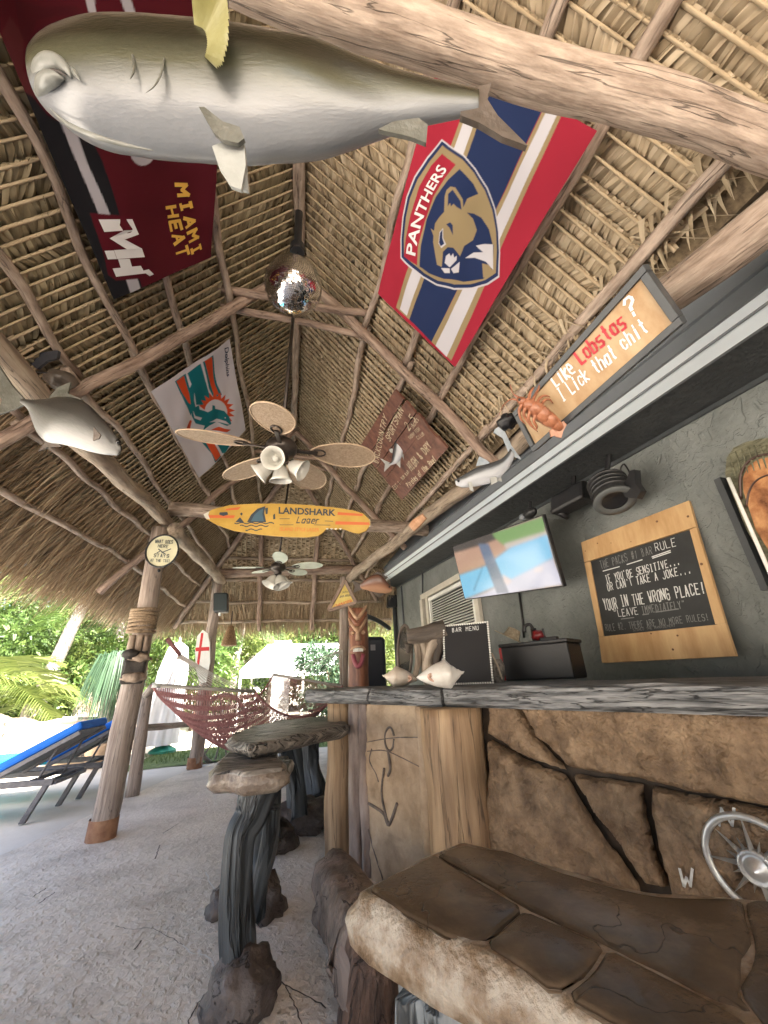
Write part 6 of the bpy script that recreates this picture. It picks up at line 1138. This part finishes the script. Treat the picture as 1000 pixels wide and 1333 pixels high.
# ================================================================ on the posts
pax = (p1t-p1b); 
def on1(z): return p1b+pax*((z-p1b.z)/pax.z)
def p1z(py): return at(200, py, Y=4.5).z
rp = thing('rope_wrap', 'thick coil of brown rope wound around the nearest left post', 'rope', on1(p1z(822)))
z_ = p1z(822); zt_ = p1z(790); k = 0
while z_ < zt_:
    c_ = on1(z_); q = [c_+Vector((math.cos(t)*.118, math.sin(t)*.118, .01*math.sin(t+k))) for t in np.linspace(0, 2*math.pi, 26)]; MB().tube(q, .0165, 8).build('rope_turn', mat('brown_rope', (.16, .105, .06), (.42, .31, .2), (.28, .2, .125), sc=60, rough=.8, bump=.8, bsc=150), rp, smooth=True); z_ += .031; k += 1
f1v = (EYE-on1(1.6)); f1v.z = 0; f1v.normalize(); s1v = Vector((-f1v.y, f1v.x, 0))*-1; tkm = thing('tiki_mask', 'stacked wooden tiki carving strapped under the rope coil on the nearest post', 'carving', on1(p1z(885))+f1v*.16+s1v*.02)
def tm(py, dx=0, o=0): c = on1(p1z(py)); return c+f1v*(.11+o)+s1v*dx*.85
M_tk2 = mat('weathered_tiki_wood', (.12, .085, .06), (.42, .33, .25), (.27, .2, .145), sc=18, st=(1, 1, .3), rough=.7, bump=.7, bsc=40); M_tk3 = mat('dark_tiki_hollow', (.02, .016, .013), (.06, .05, .04), sc=18, rough=.7, bump=.5)
MB().box((tm(838)+tm(882))/2, s1v*.095, f1v*.05, (tm(827)-tm(885))/2).build('backing', M_tk3, tkm, bevel=.02)
for dx in (-.075, 0, .075): MB().tube([tm(848, dx, .05), tm(828, dx, .05)], .028, 10, ridge=.3, n=8).build('brow_ridge', M_tk2, tkm, smooth=True)
MB().blob(tm(857, -.03, .04), (.10, .07, .045), .3, 2, 5, 20).build('upper_lip', M_tk2, tkm, smooth=True); MB().blob(tm(852, .06, .05), (.07, .07, .05), .2, 2, 7, 18).build('cheek', M_tk3, tkm, smooth=True)
MB().blob(tm(881, -.01, .03), (.11, .08, .05), .2, 2, 9, 20).build('jaw', M_tk2, tkm, smooth=True); MB().box(tm(868, 0, .02), s1v*.08, f1v*.06, Z3*.05).build('mouth', M_tk3, tkm, bevel=.01)
prd = plane(at(211, 717, Y=4.28), (CF.x, CF.y, .1)); rs = thing('round_sign', 'round cream clock face style sign with black rim on the nearest left post', 'sign', at(211, 738, pl=prd)); nr = toward(prd, at(211, 717, pl=prd)); cr_ = at(211, 717, pl=prd); er = CR.copy(); er = (er-nr*er.dot(nr)).normalized(); ur = nr.cross(er); ur = ur if ur.z > 0 else -ur; Rr = (at(232, 717, pl=prd)-cr_).length
MB().lathe([(.001, 0), (Rr, 0), (Rr, .015), (.001, .015)], cr_-nr*.02, nr, 40).build('disc', mat('cream_enamel', (.55, .52, .34), (.63, .60, .42), sc=5, rough=.4, bump=0), rs)
MB().tube([cr_+er*math.cos(t)*Rr+ur*math.sin(t)*Rr for t in np.linspace(0, 2*math.pi, 41)], .009, 8).build('rim', M_black, rs, smooth=True)
def rq(x0, y0, x1, h): return [cr_+er*Rr*x0+ur*Rr*y0, cr_+er*Rr*x1+ur*Rr*(y0-.05), cr_+er*Rr*x1+ur*Rr*(y0-.05+h), cr_+er*Rr*x0+ur*Rr*(y0+h)]
g = MB(); strokes(g, 'WHAT GOES', rq(-.5, .50, .6, .2), .006, nr*.003, jit=.2); strokes(g, 'HERE', rq(-.3, .22, .35, .18), .006, nr*.003, jit=.2); strokes(g, 'STAYS', rq(-.45, -.38, .5, .2), .007, nr*.003, jit=.2); strokes(g, 'AT THE TIKI', rq(-.6, -.66, .6, .16), .005, nr*.003, jit=.2)
for (a_, b_) in (((-.25, .12), (.1, -.12)), ((.55, .12), (0, -.12)), ((-.1, -.02), (-.3, -.15)), ((.05, -.1), (.25, -.2))): strokes(g, "'", [cr_+er*Rr*a_[0]+ur*Rr*a_[1]]*4, .001, nr*.003); P0, P1 = cr_+er*Rr*a_[0]+ur*Rr*a_[1]+nr*.003, cr_+er*Rr*b_[0]+ur*Rr*b_[1]+nr*.003; e_ = (P1-P0).cross(nr).normalized()*.005; g.add([P0-e_, P1-e_, P1+e_, P0+e_], [(0, 1, 2, 3)])
g.build('lettering', M_ink, rs, kind='stuff')
MB().blob(at(207, 743, Y=4.33), (.016,)*3, 0, seg=10).build('bolt', M_black, rs, smooth=True)
ls2 = thing('post_speaker', 'black outdoor speaker clamped near the top of the far left post', 'speaker', at(288, 800, Y=7.3)); c_ = at(288, 785, Y=7.3)
MB().box(c_, CR*.13, Vector((0, .09, 0)), (Z3*.17-CR*.02)).build('cabinet', M_black, ls2, bevel=.035); MB().box(c_-Vector((0, .092, 0)), CR*.11, Vector((0, .004, 0)), Z3*.15-CR*.018).build('grille', mat('speaker_grille', (.02, .03, .03), rough=.6, bump=.6, bsc=300), ls2, bevel=.003); MB().tube([c_-Z3*.17, c_-Z3*.22], .02, 8).build('bracket', M_white, ls2)
rbd = thing('rescue_board', 'narrow white board with a red cross leaning against the far left post', 'board', at(262, 892, Y=7.2)); c_ = lambda x, y: at(x, y, Y=7.15)
ob_ = [(264, 820), (270, 824), (273, 836), (273, 862), (268, 888), (260, 890), (255, 870), (254, 848), (257, 828)]; MB().prism([c_(x, y) for x, y in ob_], Vector((0, .05, 0))).build('deck', M_white, rbd, bevel=.012)
M_rc = mat('red_cross_paint', (.52, .015, .02), rough=.4, bump=0); MB().prism([c_(x, y)-Vector((0, .003, 0)) for x, y in ((254.5, 843), (272.5, 842), (272.5, 847), (254.5, 848))], Vector((0, .002, 0))).build('cross_bar', M_rc, rbd); MB().prism([c_(x, y)-Vector((0, .004, 0)) for x, y in ((262, 824), (265, 824), (259, 868), (256.5, 862))], Vector((0, .002, 0))).build('cross_bar', M_rc, rbd)
hb = thing('woven_lantern', 'brown woven bell shaped lantern hanging from the far eave', 'lantern', at(298, 840, Y=7.9)); c_ = at(298, 840, Y=7.9)
MB().lathe([(.001, .36), (.05, .34), (.07, .27), (.10, .18), (.13, .06), (.14, 0), (.12, -.01), (.001, .02)], c_, (0, 0, 1), 22).build('shade', mat('woven_brown', (.14, .08, .04), (.40, .26, .14), sc=50, rough=.8, bump=.9, bsc=70), hb, smooth=True); MB().tube([c_+Vector((0, 0, .36)), c_+Vector((0, 0, .62))], .01, 6).build('cord', M_drift, hb)
# ================================================================ hammock
M_rope = mat('faded_red_rope', (.27, .10, .10), (.46, .24, .235), sc=30, rough=.85, bump=.3); M_ropw = mat('bleached_rope', (.48, .44, .40), (.66, .62, .58), sc=30, rough=.85, bump=.3); M_bar = mat('grey_spreader_bar', (.26, .24, .21), (.42, .39, .35), sc=20, st=G, rough=.6, bump=.3)
A1, B1, A2, B2 = at(198, 892, Y=4.95), at(332, 900, Y=5.35), at(356, 878, Y=7.3), at(446, 893, Y=6.4)
hm = thing('rope_hammock', 'faded red rope hammock strung between the nearest post and the far corner post', 'hammock', (A1+B2)/2-Vector((0, 0, .7)))
MB().tube([A1, B1], .02, 10).build('spreader_bar', M_bar, hm, smooth=True); MB().tube([A2, B2], .02, 10).build('spreader_bar', M_bar, hm, smooth=True)
MB().tube([A1, A1.lerp(B1, .07)], .024, 10).build('bar_cap', M_white, hm, smooth=True)
def net(u, v):
    p = (A1*(1-u)+A2*u)*(1-v)+(B1*(1-u)+B2*u)*v; s = (.34+.42*(4*v*(1-v))**.8*(1-.25*v)+.18*(1-v))*(4*u*(1-u))**.9; return p-Vector((0, 0, s))
g = MB(); nl_, nc = 30, 56
for i in range(nl_+1):           # zig-zag cords give the diamond net
    for ph in (0, 1):
        pts = []
        for j in range(nc+1):
            v = (i+(.5 if (j+ph) % 2 else 0)*(1 if ph else -1)+.0)/nl_; pts.append(net(j/nc, min(max(v, 0), 1)))
        g.tube(pts, .0072, 4, cap=False)
g.build('netting', M_rope, hm, kind='stuff', smooth=True)
for v in (0, 1): MB().tube([net(u, v) for u in np.linspace(0, 1, 30)], .014, 8).build('edge_rope', M_rope, hm, smooth=True)
an1 = at(218, 832, Y=4.6); an2 = at(446, 846, Y=7.12); mid1 = at(234, 852, Y=4.75)
MB().tube([an1, mid1], .024, 10, ridge=.3, n=8).build('anchor_rope', M_rope, hm, smooth=True)
for k in range(17): MB().tube([mid1+Vector((0, 0, .01)), mid1.lerp(A1.lerp(B1, k/16), .5)-Vector((0, 0, .03)), A1.lerp(B1, k/16)], .0045, 5, n=6).build('cord', M_ropw, hm, smooth=True)
for k in range(9): MB().tube([an2, A2.lerp(B2, k/8)], .0045, 5, n=3).build('cord', M_ropw, hm)
# ================================================================ sun loungers
M_cyan = mat('turquoise_cushion', (.0, .30, .42), (.01, .38, .50), sc=5, rough=.8, bump=.2, bsc=60); M_blu = mat('royal_blue_cushion', (.0, .10, .48), (.005, .14, .56), sc=5, rough=.8, bump=.2, bsc=60); M_lng = mat('grey_brown_lounger', (.055, .052, .058), (.12, .115, .125), sc=20, rough=.5, bump=.2); M_slg = mat('taupe_sling', (.15, .145, .15), (.22, .21, .215), sc=40, rough=.7, bump=.4, bsc=200)
def lounger(o, ang, label):
    r = thing('sun_lounger', label, 'sun lounger', o, 'blue cushioned sun loungers'); c, s = math.cos(ang), math.sin(ang)
    W = lambda x, y, z: Vector(o)+Vector((x*c-y*s, x*s+y*c, z))     # x towards the head end
    H = .33
    for y in (-.3, .3):
        MB().box(W(-.95, y, H), W(.95, 0, 0)-W(0, 0, 0), (W(0, .022, 0)-W(0, 0, 0)), Vector((0, 0, .028))).build('side_rail', M_lng, r, bevel=.006)
        for x in (-1.6, -.15): MB().box(W(x+.03, y, H/2), Vector((0, 0, H/2))+(W(.07, 0, 0)-W(0, 0, 0)), W(0, .02, 0)-W(0, 0, 0), W(.026, 0, 0)-W(0, 0, 0)).build('leg', M_lng, r, bevel=.004)
        p0, p1 = W(-.62, y*.93, H+.03), W(.13, y*.93, H+.43); MB().box((p0+p1)/2, (p1-p0)/2, W(0, .02, 0)-W(0, 0, 0), (p1-p0).cross(W(0, 1, 0)-W(0, 0, 0)).normalized()*.022).build('back_rail', M_lng, r, bevel=.005)
        MB().tube([W(-.2, y*.8, H-.02), W(-.02, y*.8, H+.42)], .012, 8).build('back_strut', M_lng, r)
    for x in (-.1, -.3, -1.85, .0): MB().box(W(x, 0, H-.01), W(0, .3, 0)-W(0, 0, 0), W(.02, 0, 0)-W(0, 0, 0), Vector((0, 0, .015))).build('cross_bar', M_lng, r)
    p0, p1 = W(-.62, 0, H+.05), W(.13, 0, H+.45); n = (p1-p0).cross(W(0, 1, 0)-W(0, 0, 0)).normalized(); n = n if n.z > 0 else -n; wy = W(0, .27, 0)-W(0, 0, 0)
    MB().box((p0+p1)/2-n*.005, (p1-p0)/2, wy, n*.006).build('sling', M_slg, r); MB().box((p0+p1)/2+n*.05, (p1-p0)/2+(p1-p0).normalized()*.03, wy*1.12, n*.042).build('back_cushion', M_blu, r, bevel=.03)
    MB().box(W(-1.27, 0, H+.085), W(.66, 0, 0)-W(0, 0, 0), wy*1.12, Vector((0, 0, .045))).build('seat_cushion', M_cyan, r, bevel=.03)
    for y in (-.36, .36): MB().tube([W(-1.75+.09*math.cos(t), y, .095+.09*math.sin(t)) for t in np.linspace(0, 6.28, 17)], .012, 6).build('wheel', M_lng, r, smooth=True)
    return r
lg = at(44, 1071, Z=0); lounger((lg.x+.10, lg.y+.30, 0), -.05, 'nearer blue sun lounger with a raised back and turquoise seat cushion')
lounger((lg.x+.22, lg.y+1.15, 0), -.05, 'farther blue sun lounger half hidden behind the nearer one and the post')
# ================================================================ rail fence, wagon wheel, umbrella, canopy
rf = thing('rail_fence', 'rustic log fence post with rails beyond the nearest hut post', 'fence', at(172, 1036, Z=0)); q0 = at(172, 1036, Z=0); q1 = at(192, 902, Y=q0.y+.05)
MB().tube([q0, q0.lerp(q1, .5), q1], [.075, .07, .065], 14, ridge=.15, n=12).build('fence_post', M_post, rf, smooth=True); MB().tube([at(184, 948, Y=6.1), at(255, 942, Y=7.7)], .04, 10, ridge=.2, n=10).build('rail', M_post, rf, smooth=True)
MB().tube([at(168, 962, Y=6.1), at(182, 950, Y=6.15), at(187, 944, Y=6.2)], .05, 10, ridge=.2, n=8).build('branch_stub', M_post, rf, smooth=True); MB().tube([at(200, 893, Y=5.9), at(190, 905, Y=6.0)], .05, 10, n=4).build('branch_stub', M_post, rf, smooth=True)
wc_ = at(291, 948, Y=8.35); ww_ = thing('wagon_wheel', 'old grey wooden wagon wheel leaning behind the benches', 'wheel', wc_-Vector((0, 0, .5))); wn = Vector((.75, -.6, .12)).normalized(); wa = wn.orthogonal().normalized(); wb_ = wn.cross(wa); M_wl = mat('grey_wheel_wood', (.12, .105, .085), (.28, .25, .21), sc=20, rough=.8, bump=.4)
RW = .55; MB().tube([wc_+(wa*math.cos(t)+wb_*math.sin(t))*RW for t in np.linspace(0, 2*math.pi, 33)], .035, 8).build('rim', M_wl, ww_, smooth=True)
for k in range(12): t = k*math.pi/6; MB().tube([wc_, wc_+(wa*math.cos(t)+wb_*math.sin(t))*RW], .016, 6).build('spoke', M_wl, ww_)
MB().tube([wc_-wn*.08, wc_+wn*.08], .08, 14).build('hub', M_wl, ww_, smooth=True)
ub = at(220, 1000, Y=9.6); ux = at(224, 900, Y=9.6).x; um = thing('folded_umbrella', 'tall folded white patio umbrella with deep vertical pleats beyond the hammock', 'umbrella', (ux, 9.6, 0))
M_cnv = mat('white_canvas', (.66, .66, .68), (.76, .76, .78), sc=4, rough=.8, bump=.1)
zt_ = at(224, 836, Y=9.6).z; zb_ = at(224, 968, Y=9.6).z; vs = []; sg = 36
for i, (t, rr) in enumerate(((0, .03), (.06, .16), (.3, .24), (.7, .27), (1.0, .30))):
    for k in range(sg): a_ = 2*math.pi*k/sg; q = rr*(1+.22*math.cos(a_*9)); vs.append((ux+q*math.cos(a_)-.10*t, 9.6+q*math.sin(a_), zt_+(zb_-zt_)*t))
MB().add(vs, [(i*sg+k, i*sg+(k+1) % sg, (i+1)*sg+(k+1) % sg, (i+1)*sg+k) for i in range(4) for k in range(sg)]).build('canopy', M_cnv, um, smooth=True); MB().tube([(ux, 9.6, 0), (ux, 9.6, zt_+.1)], .025, 8).build('pole', M_white, um); MB().lathe([(.001, .12), (.12, .12), (.25, .04), (.25, 0)], (ux, 9.6, 0), (0, 0, 1), 20).build('base', mat('green_base', (.02, .2, .14), rough=.5, bump=0), um)
cn = thing('white_canopy_tent', 'white gable roofed canopy tent on thin white legs across the garden', 'canopy tent', at(395, 960, Y=13)); Yc = 13.0
P_ = lambda x, y, Y=Yc: at(x, y, Y=Y)
fl_, fr__, pk1, pk2 = P_(314, 872), P_(455, 869), P_(345, 848), P_(450, 846); bl_, br_ = fl_+Vector((0, 4, 0)), fr__+Vector((0, 4, 0)); pk1 += Vector((0, 2, .35)); pk2 += Vector((0, 2, .35))
g = MB(); g.prism([fl_, fr__, pk2, pk1], (0, 0, .03)); g.prism([bl_, pk1, pk2, br_], (0, 0, .03)); g.add([fl_, pk1, bl_], [(0, 1, 2)]); g.build('roof_sheet', M_cnv, cn)
MB().bx((fl_+fr__)/2-Vector((0, .02, .10)), (fr__-fl_).length, .03, .22).build('valance', M_cnv, cn)
for p in (fl_, fr__, bl_, br_, fl_.lerp(fr__, .56)): MB().tube([(p.x, p.y, -.03), (p.x, p.y, p.z)], .04, 8).build('leg', M_white, cn)
tc = P_(353, 960, 14.5); MB().bx((P_(353, 900, 11.2).x, 11.2, 1.05), .38, .5, 2.15); wpl = MB().bx((P_(347, 900, 11.4).x+.35, 11.4, 1.05), .45, .5, 2.3).build('white_pillar', mat('whitewashed_pillar', (.62, .61, .58), (.72, .71, .68), sc=3, rough=.7, bump=.3)); tag(wpl, 'square white pillar standing in front of the canopy tent', 'pillar')
# ================================================================ garden
M_gr = [mat('leaf_mid_green', (.05, .10, .02), (.17, .25, .06), (.10, .17, .04), sc=1, detail=1, bump=0, rough=.45, p=(.3, .7)), mat('leaf_yellow_green', (.09, .13, .03), (.25, .30, .08), (.16, .21, .05), sc=1, detail=1, bump=0, rough=.45, p=(.3, .7)), mat('leaf_blue_green', (.03, .07, .035), (.10, .17, .09), sc=1, detail=1, bump=0, rough=.5, p=(.3, .7))]
for m_ in M_gr:
    N = m_.node_tree.nodes; b = N['Principled BSDF']; b.inputs['Subsurface Weight'].default_value = 0; tr = N.new('ShaderNodeBsdfTranslucent'); mx = N.new('ShaderNodeMixShader'); mx.inputs[0].default_value = .35; L = m_.node_tree.links; out = [n for n in N if n.type == 'OUTPUT_MATERIAL'][0]
    L.new(b.inputs['Base Color'].links[0].from_socket, tr.inputs[0]); L.new(b.outputs[0], mx.inputs[1]); L.new(tr.outputs[0], mx.inputs[2]); L.new(mx.outputs[0], out.inputs[0])
M_trk = mat('grey_palm_trunk', (.20, .17, .14), (.42, .38, .33), sc=8, st=(1, 1, 2), rough=.8, bump=.8, bsc=20)
M_twig = mat('twig_brown', (.10, .07, .045), (.2, .15, .1), sc=10, rough=.8, bump=.4)
def leafcloud(clumps, n, size, aspect=.4):
    """clumps: (centre, radius3). leaf quads spread through the shells"""
    C_ = np.array([V(c) for c, r in clumps]); R_ = np.array([r for c, r in clumps]); k = rng.integers(0, len(clumps), n); d = rng.normal(0, 1, (n, 3)); d /= np.linalg.norm(d, axis=1)[:, None]; rad = rng.uniform(.55, 1.0, (n, 1))**.6
    P = C_[k]+d*R_[k]*rad*rng.uniform(.85, 1.12, (n, 1)); a = d*.6+rng.normal(0, .6, (n, 3)); a[:, 2] -= .3; a /= np.linalg.norm(a, axis=1)[:, None]; b = np.cross(a, rng.normal(0, 1, (n, 3))); b /= np.linalg.norm(b, axis=1)[:, None]; s = rng.uniform(.6, 1.3, (n, 1))*size
    vs, F, g = strips(P, P+a*s, b*s*aspect*.5, np.zeros((n, 3)), n=3, taper=.35); g = g.reshape(n, 3, 2, 3); return vs, F, (g*.15+np.array(P)[:, None, None, :]*.9).reshape(-1, 3)
def bush(name, label, cat, base, clumps, n, size, mi=0, trunk=None, group=None):
    r = thing(name, label, cat, base, group); base = Vector(base); cl = [(base+Vector(c), rr) for c, rr in clumps]; vs, F, g = leafcloud(cl, n, size); npmesh('crown' if trunk else 'foliage', [(vs, F, g, 0)], [M_gr[mi]], r, kind=None)
    top = cl[0][0]; MB().tube([base, base.lerp(top, .5)+Vector((.1, 0, 0)), top], [trunk or .05, (trunk or .05)*.8, (trunk or .05)*.4], 10, ridge=.2, n=12).build('trunk' if trunk else 'stem', M_trk if trunk else M_twig, r, smooth=True)
    if trunk:
        for c, rr in cl[1:]: MB().tube([base.lerp(top, .6), c], [trunk*.5, trunk*.15], 7, n=5).build('limb', M_trk, r, smooth=True)
    return r
def palm(label, base, h, lean, nf, L_, mi, fw=.09, tr=.14, up=.9, group='palms in the garden'):
    r = thing('palm_tree', label, 'palm', base, group); base = Vector(base); top = base+Vector((lean[0], lean[1], h))
    MB().tube([base, base.lerp(top, .5)+Vector((lean[0]*-.1, 0, 0)), top], [tr, tr*.75, tr*.65], 14, ridge=.15, n=18).build('trunk', M_trk, r, smooth=True)
    for k in range(nf):
        a = 2*math.pi*k/nf+random.uniform(-.25, .25); el = random.uniform(-.1, up); d = Vector((math.cos(a)*math.cos(el), math.sin(a)*math.cos(el), math.sin(el))); L1 = L_*random.uniform(.8, 1.15); pts = []
        for i in range(9):
            t = i/8; pts.append(top+d*L1*t+Vector((0, 0, -L1*.62*t*t)))
        s = d.cross(Z3).normalized(); P0 = []; P1 = []
        for i in range(1, 46):
            t = i/46; q = pts[int(t*8)].lerp(pts[min(int(t*8)+1, 8)], t*8-int(t*8)); ll = L1*.30*math.sin(math.pi*(t*.86+.1))**.7
            for sg_ in (-1, 1): P0.append(V(q)); P1.append(V(q+s*sg_*ll*.9+d*ll*.45+Vector((0, 0, -ll*random.uniform(.25, .6)))))
        P0, P1 = np.array(P0), np.array(P1); n = len(P0); wv = np.cross(P1-P0, np.array([0, 0, 1.])); wv = np.cross(wv, P1-P0); wv /= np.linalg.norm(wv, axis=1)[:, None]+1e-9; wv = (wv*.5+vec(d)*.8); wv /= np.linalg.norm(wv, axis=1)[:, None]
        vs, F, g = strips(P0, P1, wv*.016, np.array([0, 0, .03]), n=3, taper=.2); npmesh('frond', [(vs, F, g*.1+P0.repeat(6, 0)*.4, 0)], [M_gr[mi]], r, kind=None)
    return r
random.seed(11)
def gp(px, py, Y): return at(px, py, Y=Y)
# left: palms and shrubs above the rocks
palm('tall pale trunked palm behind the faux rock ledge', (gp(65, 900, 11.5).x-.3, 11.5, 0), 3.6, (.5, .2), 15, 2.6, 1, tr=.2)
palm('bright yellow green palm at the left edge of the garden', (gp(-20, 900, 9.8).x, 9.8, 0), 1.5, (-.1, .1), 13, 2.0, 1, tr=.1)
palm('low yellow fan palm in front of the pale trunk', (gp(40, 900, 10.6).x, 10.6, 0), 1.0, (0, 0), 12, 1.3, 1, tr=.08)
palm('dark green palm reaching under the left eave', (gp(150, 900, 13).x, 13, 0), 3.9, (-.3, 0), 15, 2.8, 0, tr=.16)
palm('distant palm with drooping fronds far left', (gp(-60, 900, 14).x, 14, 0), 4.2, (.3, 0), 15, 3.2, 0, tr=.18)
pc_ = gp(146, 900, 8.6); pp_ = thing('palm_tree', 'ponytail palm with long thin hanging blue green leaves', 'palm', (pc_.x, 8.6, 0), 'palms in the garden')
MB().tube([(pc_.x, 8.6, .3), (pc_.x, 8.6, 1.0), (pc_.x, 8.6, 1.5)], [.14, .09, .06], 12, n=10, ridge=.2).build('trunk', M_trk, pp_, smooth=True)
N = 620; a_ = rng.uniform(0, 6.283, N); o_ = rng.uniform(.12, .5, N); Pm = np.stack([pc_.x+np.cos(a_)*o_*.8, 8.6+np.sin(a_)*o_*.8, 1.75-o_*.1+rng.uniform(-.1, .12, N)], 1); Pt = np.tile(np.array([[pc_.x, 8.6, 1.5]]), (N, 1)); Pe = np.stack([pc_.x+np.cos(a_)*o_*1.25, 8.6+np.sin(a_)*o_*1.25, rng.uniform(.55, 1.2, N)], 1)
wv = np.stack([-np.sin(a_), np.cos(a_), 0*a_], 1)*.009; v1 = strips(Pt, Pm, wv, np.array([0, 0, .03]), n=3); v2 = strips(Pm, Pe, wv, np.stack([np.cos(a_), np.sin(a_), 0*a_], 1)*.03, n=4, taper=.2)
npmesh('foliage', [(*v1, 0), (*v2, 0)], [M_gr[2]], pp_, kind='stuff')
palm('slim palm between the far post and the white pillar', (gp(300, 900, 15).x, 15, 0), 3.2, (.2, 0), 14, 2.4, 0, tr=.14)
def clumps(w, h, z, n, r): return [((0, 0, z), (r, r, r*.9))]+[((random.uniform(-w, w), random.uniform(-.6, .6), z+random.uniform(-h, h)), (r*random.uniform(.6, 1), r*random.uniform(.6, 1), r*random.uniform(.5, .9))) for _ in range(n)]
for i, (px, Y, z, w_, h_, n, r_, nl2, sz, mi, lb) in enumerate((
    (20, 12.2, 1.6, 1.3, .9, 8, .8, 5200, .16, 0, 'dark leafy shrub behind the low yellow palms'), (120, 12.6, 1.3, 1.2, .8, 8, .7, 4500, .13, 1, 'light green shrub behind the ponytail palm'),
    (185, 12.8, 2.0, 1.0, 1.2, 8, .8, 4500, .13, 0, 'rounded green tree right of the nearest post'), (255, 14.0, 2.0, 1.6, 1.1, 9, .9, 5500, .15, 0, 'tall dense shrub behind the far left post'),
    (300, 17.5, 3.0, 2.0, 1.3, 9, 1.2, 5500, .18, 1, 'yellow green tree rising over the left of the canopy'), (350, 19.5, 3.4, 2.4, 1.6, 10, 1.4, 6000, .2, 0, 'dark tree behind the canopy roof'),
    (430, 19, 3.2, 2.2, 1.5, 10, 1.3, 5500, .2, 0, 'green tree behind the right end of the canopy'), (425, 10.4, 1.5, .45, .8, 7, .5, 3800, .11, 2, 'blue green bush beside the slim far corner post'),
    (497, 11.0, 1.6, .8, 1.0, 8, .7, 4800, .12, 1, 'bright bush seen through the gap at the house corner'), (500, 15.5, 2.6, 1.2, 1.6, 8, 1.0, 4500, .16, 0, 'dark tree beyond the house corner'),
    (40, 17.5, 3.4, 3.0, 1.6, 12, 1.6, 7500, .2, 0, 'big leafy tree at the back of the garden left'), (170, 18, 3.6, 2.6, 1.6, 12, 1.5, 7500, .2, 1, 'big light green tree at the back of the garden centre'), (-90, 15, 3.2, 2.5, 1.6, 12, 1.5, 7000, .18, 0, 'big tree beyond the left edge'))):
    c_ = gp(px, 895, Y); big = z > 2.5; bush('garden_tree' if big else 'garden_shrub', lb, 'tree' if big else 'shrub', (c_.x, Y, -.02), clumps(w_, h_, z, n, r_), nl2, sz, mi, trunk=.13 if big else None)
# hedge that closes the garden
vs, F, g = leafcloud([((x, 22+random.uniform(-.6, .6), z), (1.6, .8, 1.3)) for x in np.arange(-22, 14, 1.4) for z in (.9, 2.4, 3.9)], 46000, .24)
tag(npmesh('hedge', [(vs, F, g, 0)], [M_gr[0]], None, kind='stuff'), 'far wall of hedge and tree leaves that closes the garden')
# faux rock ledge
M_fr = mat('pale_garden_rock', (.24, .18, .12), (.46, .39, .31), (.35, .28, .21), sc=2.6, rough=.75, bump=1.0, bsc=6, bd=.06, crack=(1.6, (1, 1, 1), .012, .3))
for i, (px, Y, w_, d_, h_, lb) in enumerate(((25, 9.4, 1.3, .9, .62, 'large pale faux boulder with dark cracks behind the loungers'), (95, 9.9, .9, .7, .5, 'middle pale faux boulder beside the ponytail palm'), (-60, 8.9, 1.2, 1.0, .7, 'pale faux boulder at the left edge of the frame'), (120, 10.8, .8, .5, .95, 'upright pale boulder block behind the palm trunk'))):
    c_ = gp(px, 990, Y); tag(MB().blob((c_.x, Y, .05), (w_, d_, h_), .45, 1.7, 20+i, 34).build('garden_boulder', M_fr, smooth=True), lb, 'boulder')
pt_ = gp(140, 955, 8.6); pot = thing('plant_pot', 'terracotta tan pot holding the ponytail palm', 'pot', (gp(146, 900, 8.6).x, 8.6, 0)); MB().lathe([(.001, 0), (.16, 0), (.22, .3), (.24, .34), (.2, .34), (.18, .3), (.001, .29)], (gp(146, 900, 8.6).x, 8.6, 0), (0, 0, 1), 22).build('body', mat('tan_pot', (.34, .22, .13), (.46, .33, .22), sc=6, rough=.7, bump=.3), pot, smooth=True)
lgx = at(80, 938, Y=8.7); tag(MB().tube([at(80, 938, Y=8.7), at(125, 938, Y=8.9)], .06, 10, ridge=.3, n=8).build('fallen_log', M_post, smooth=True), 'short grey log lying on the pale boulders', 'log')
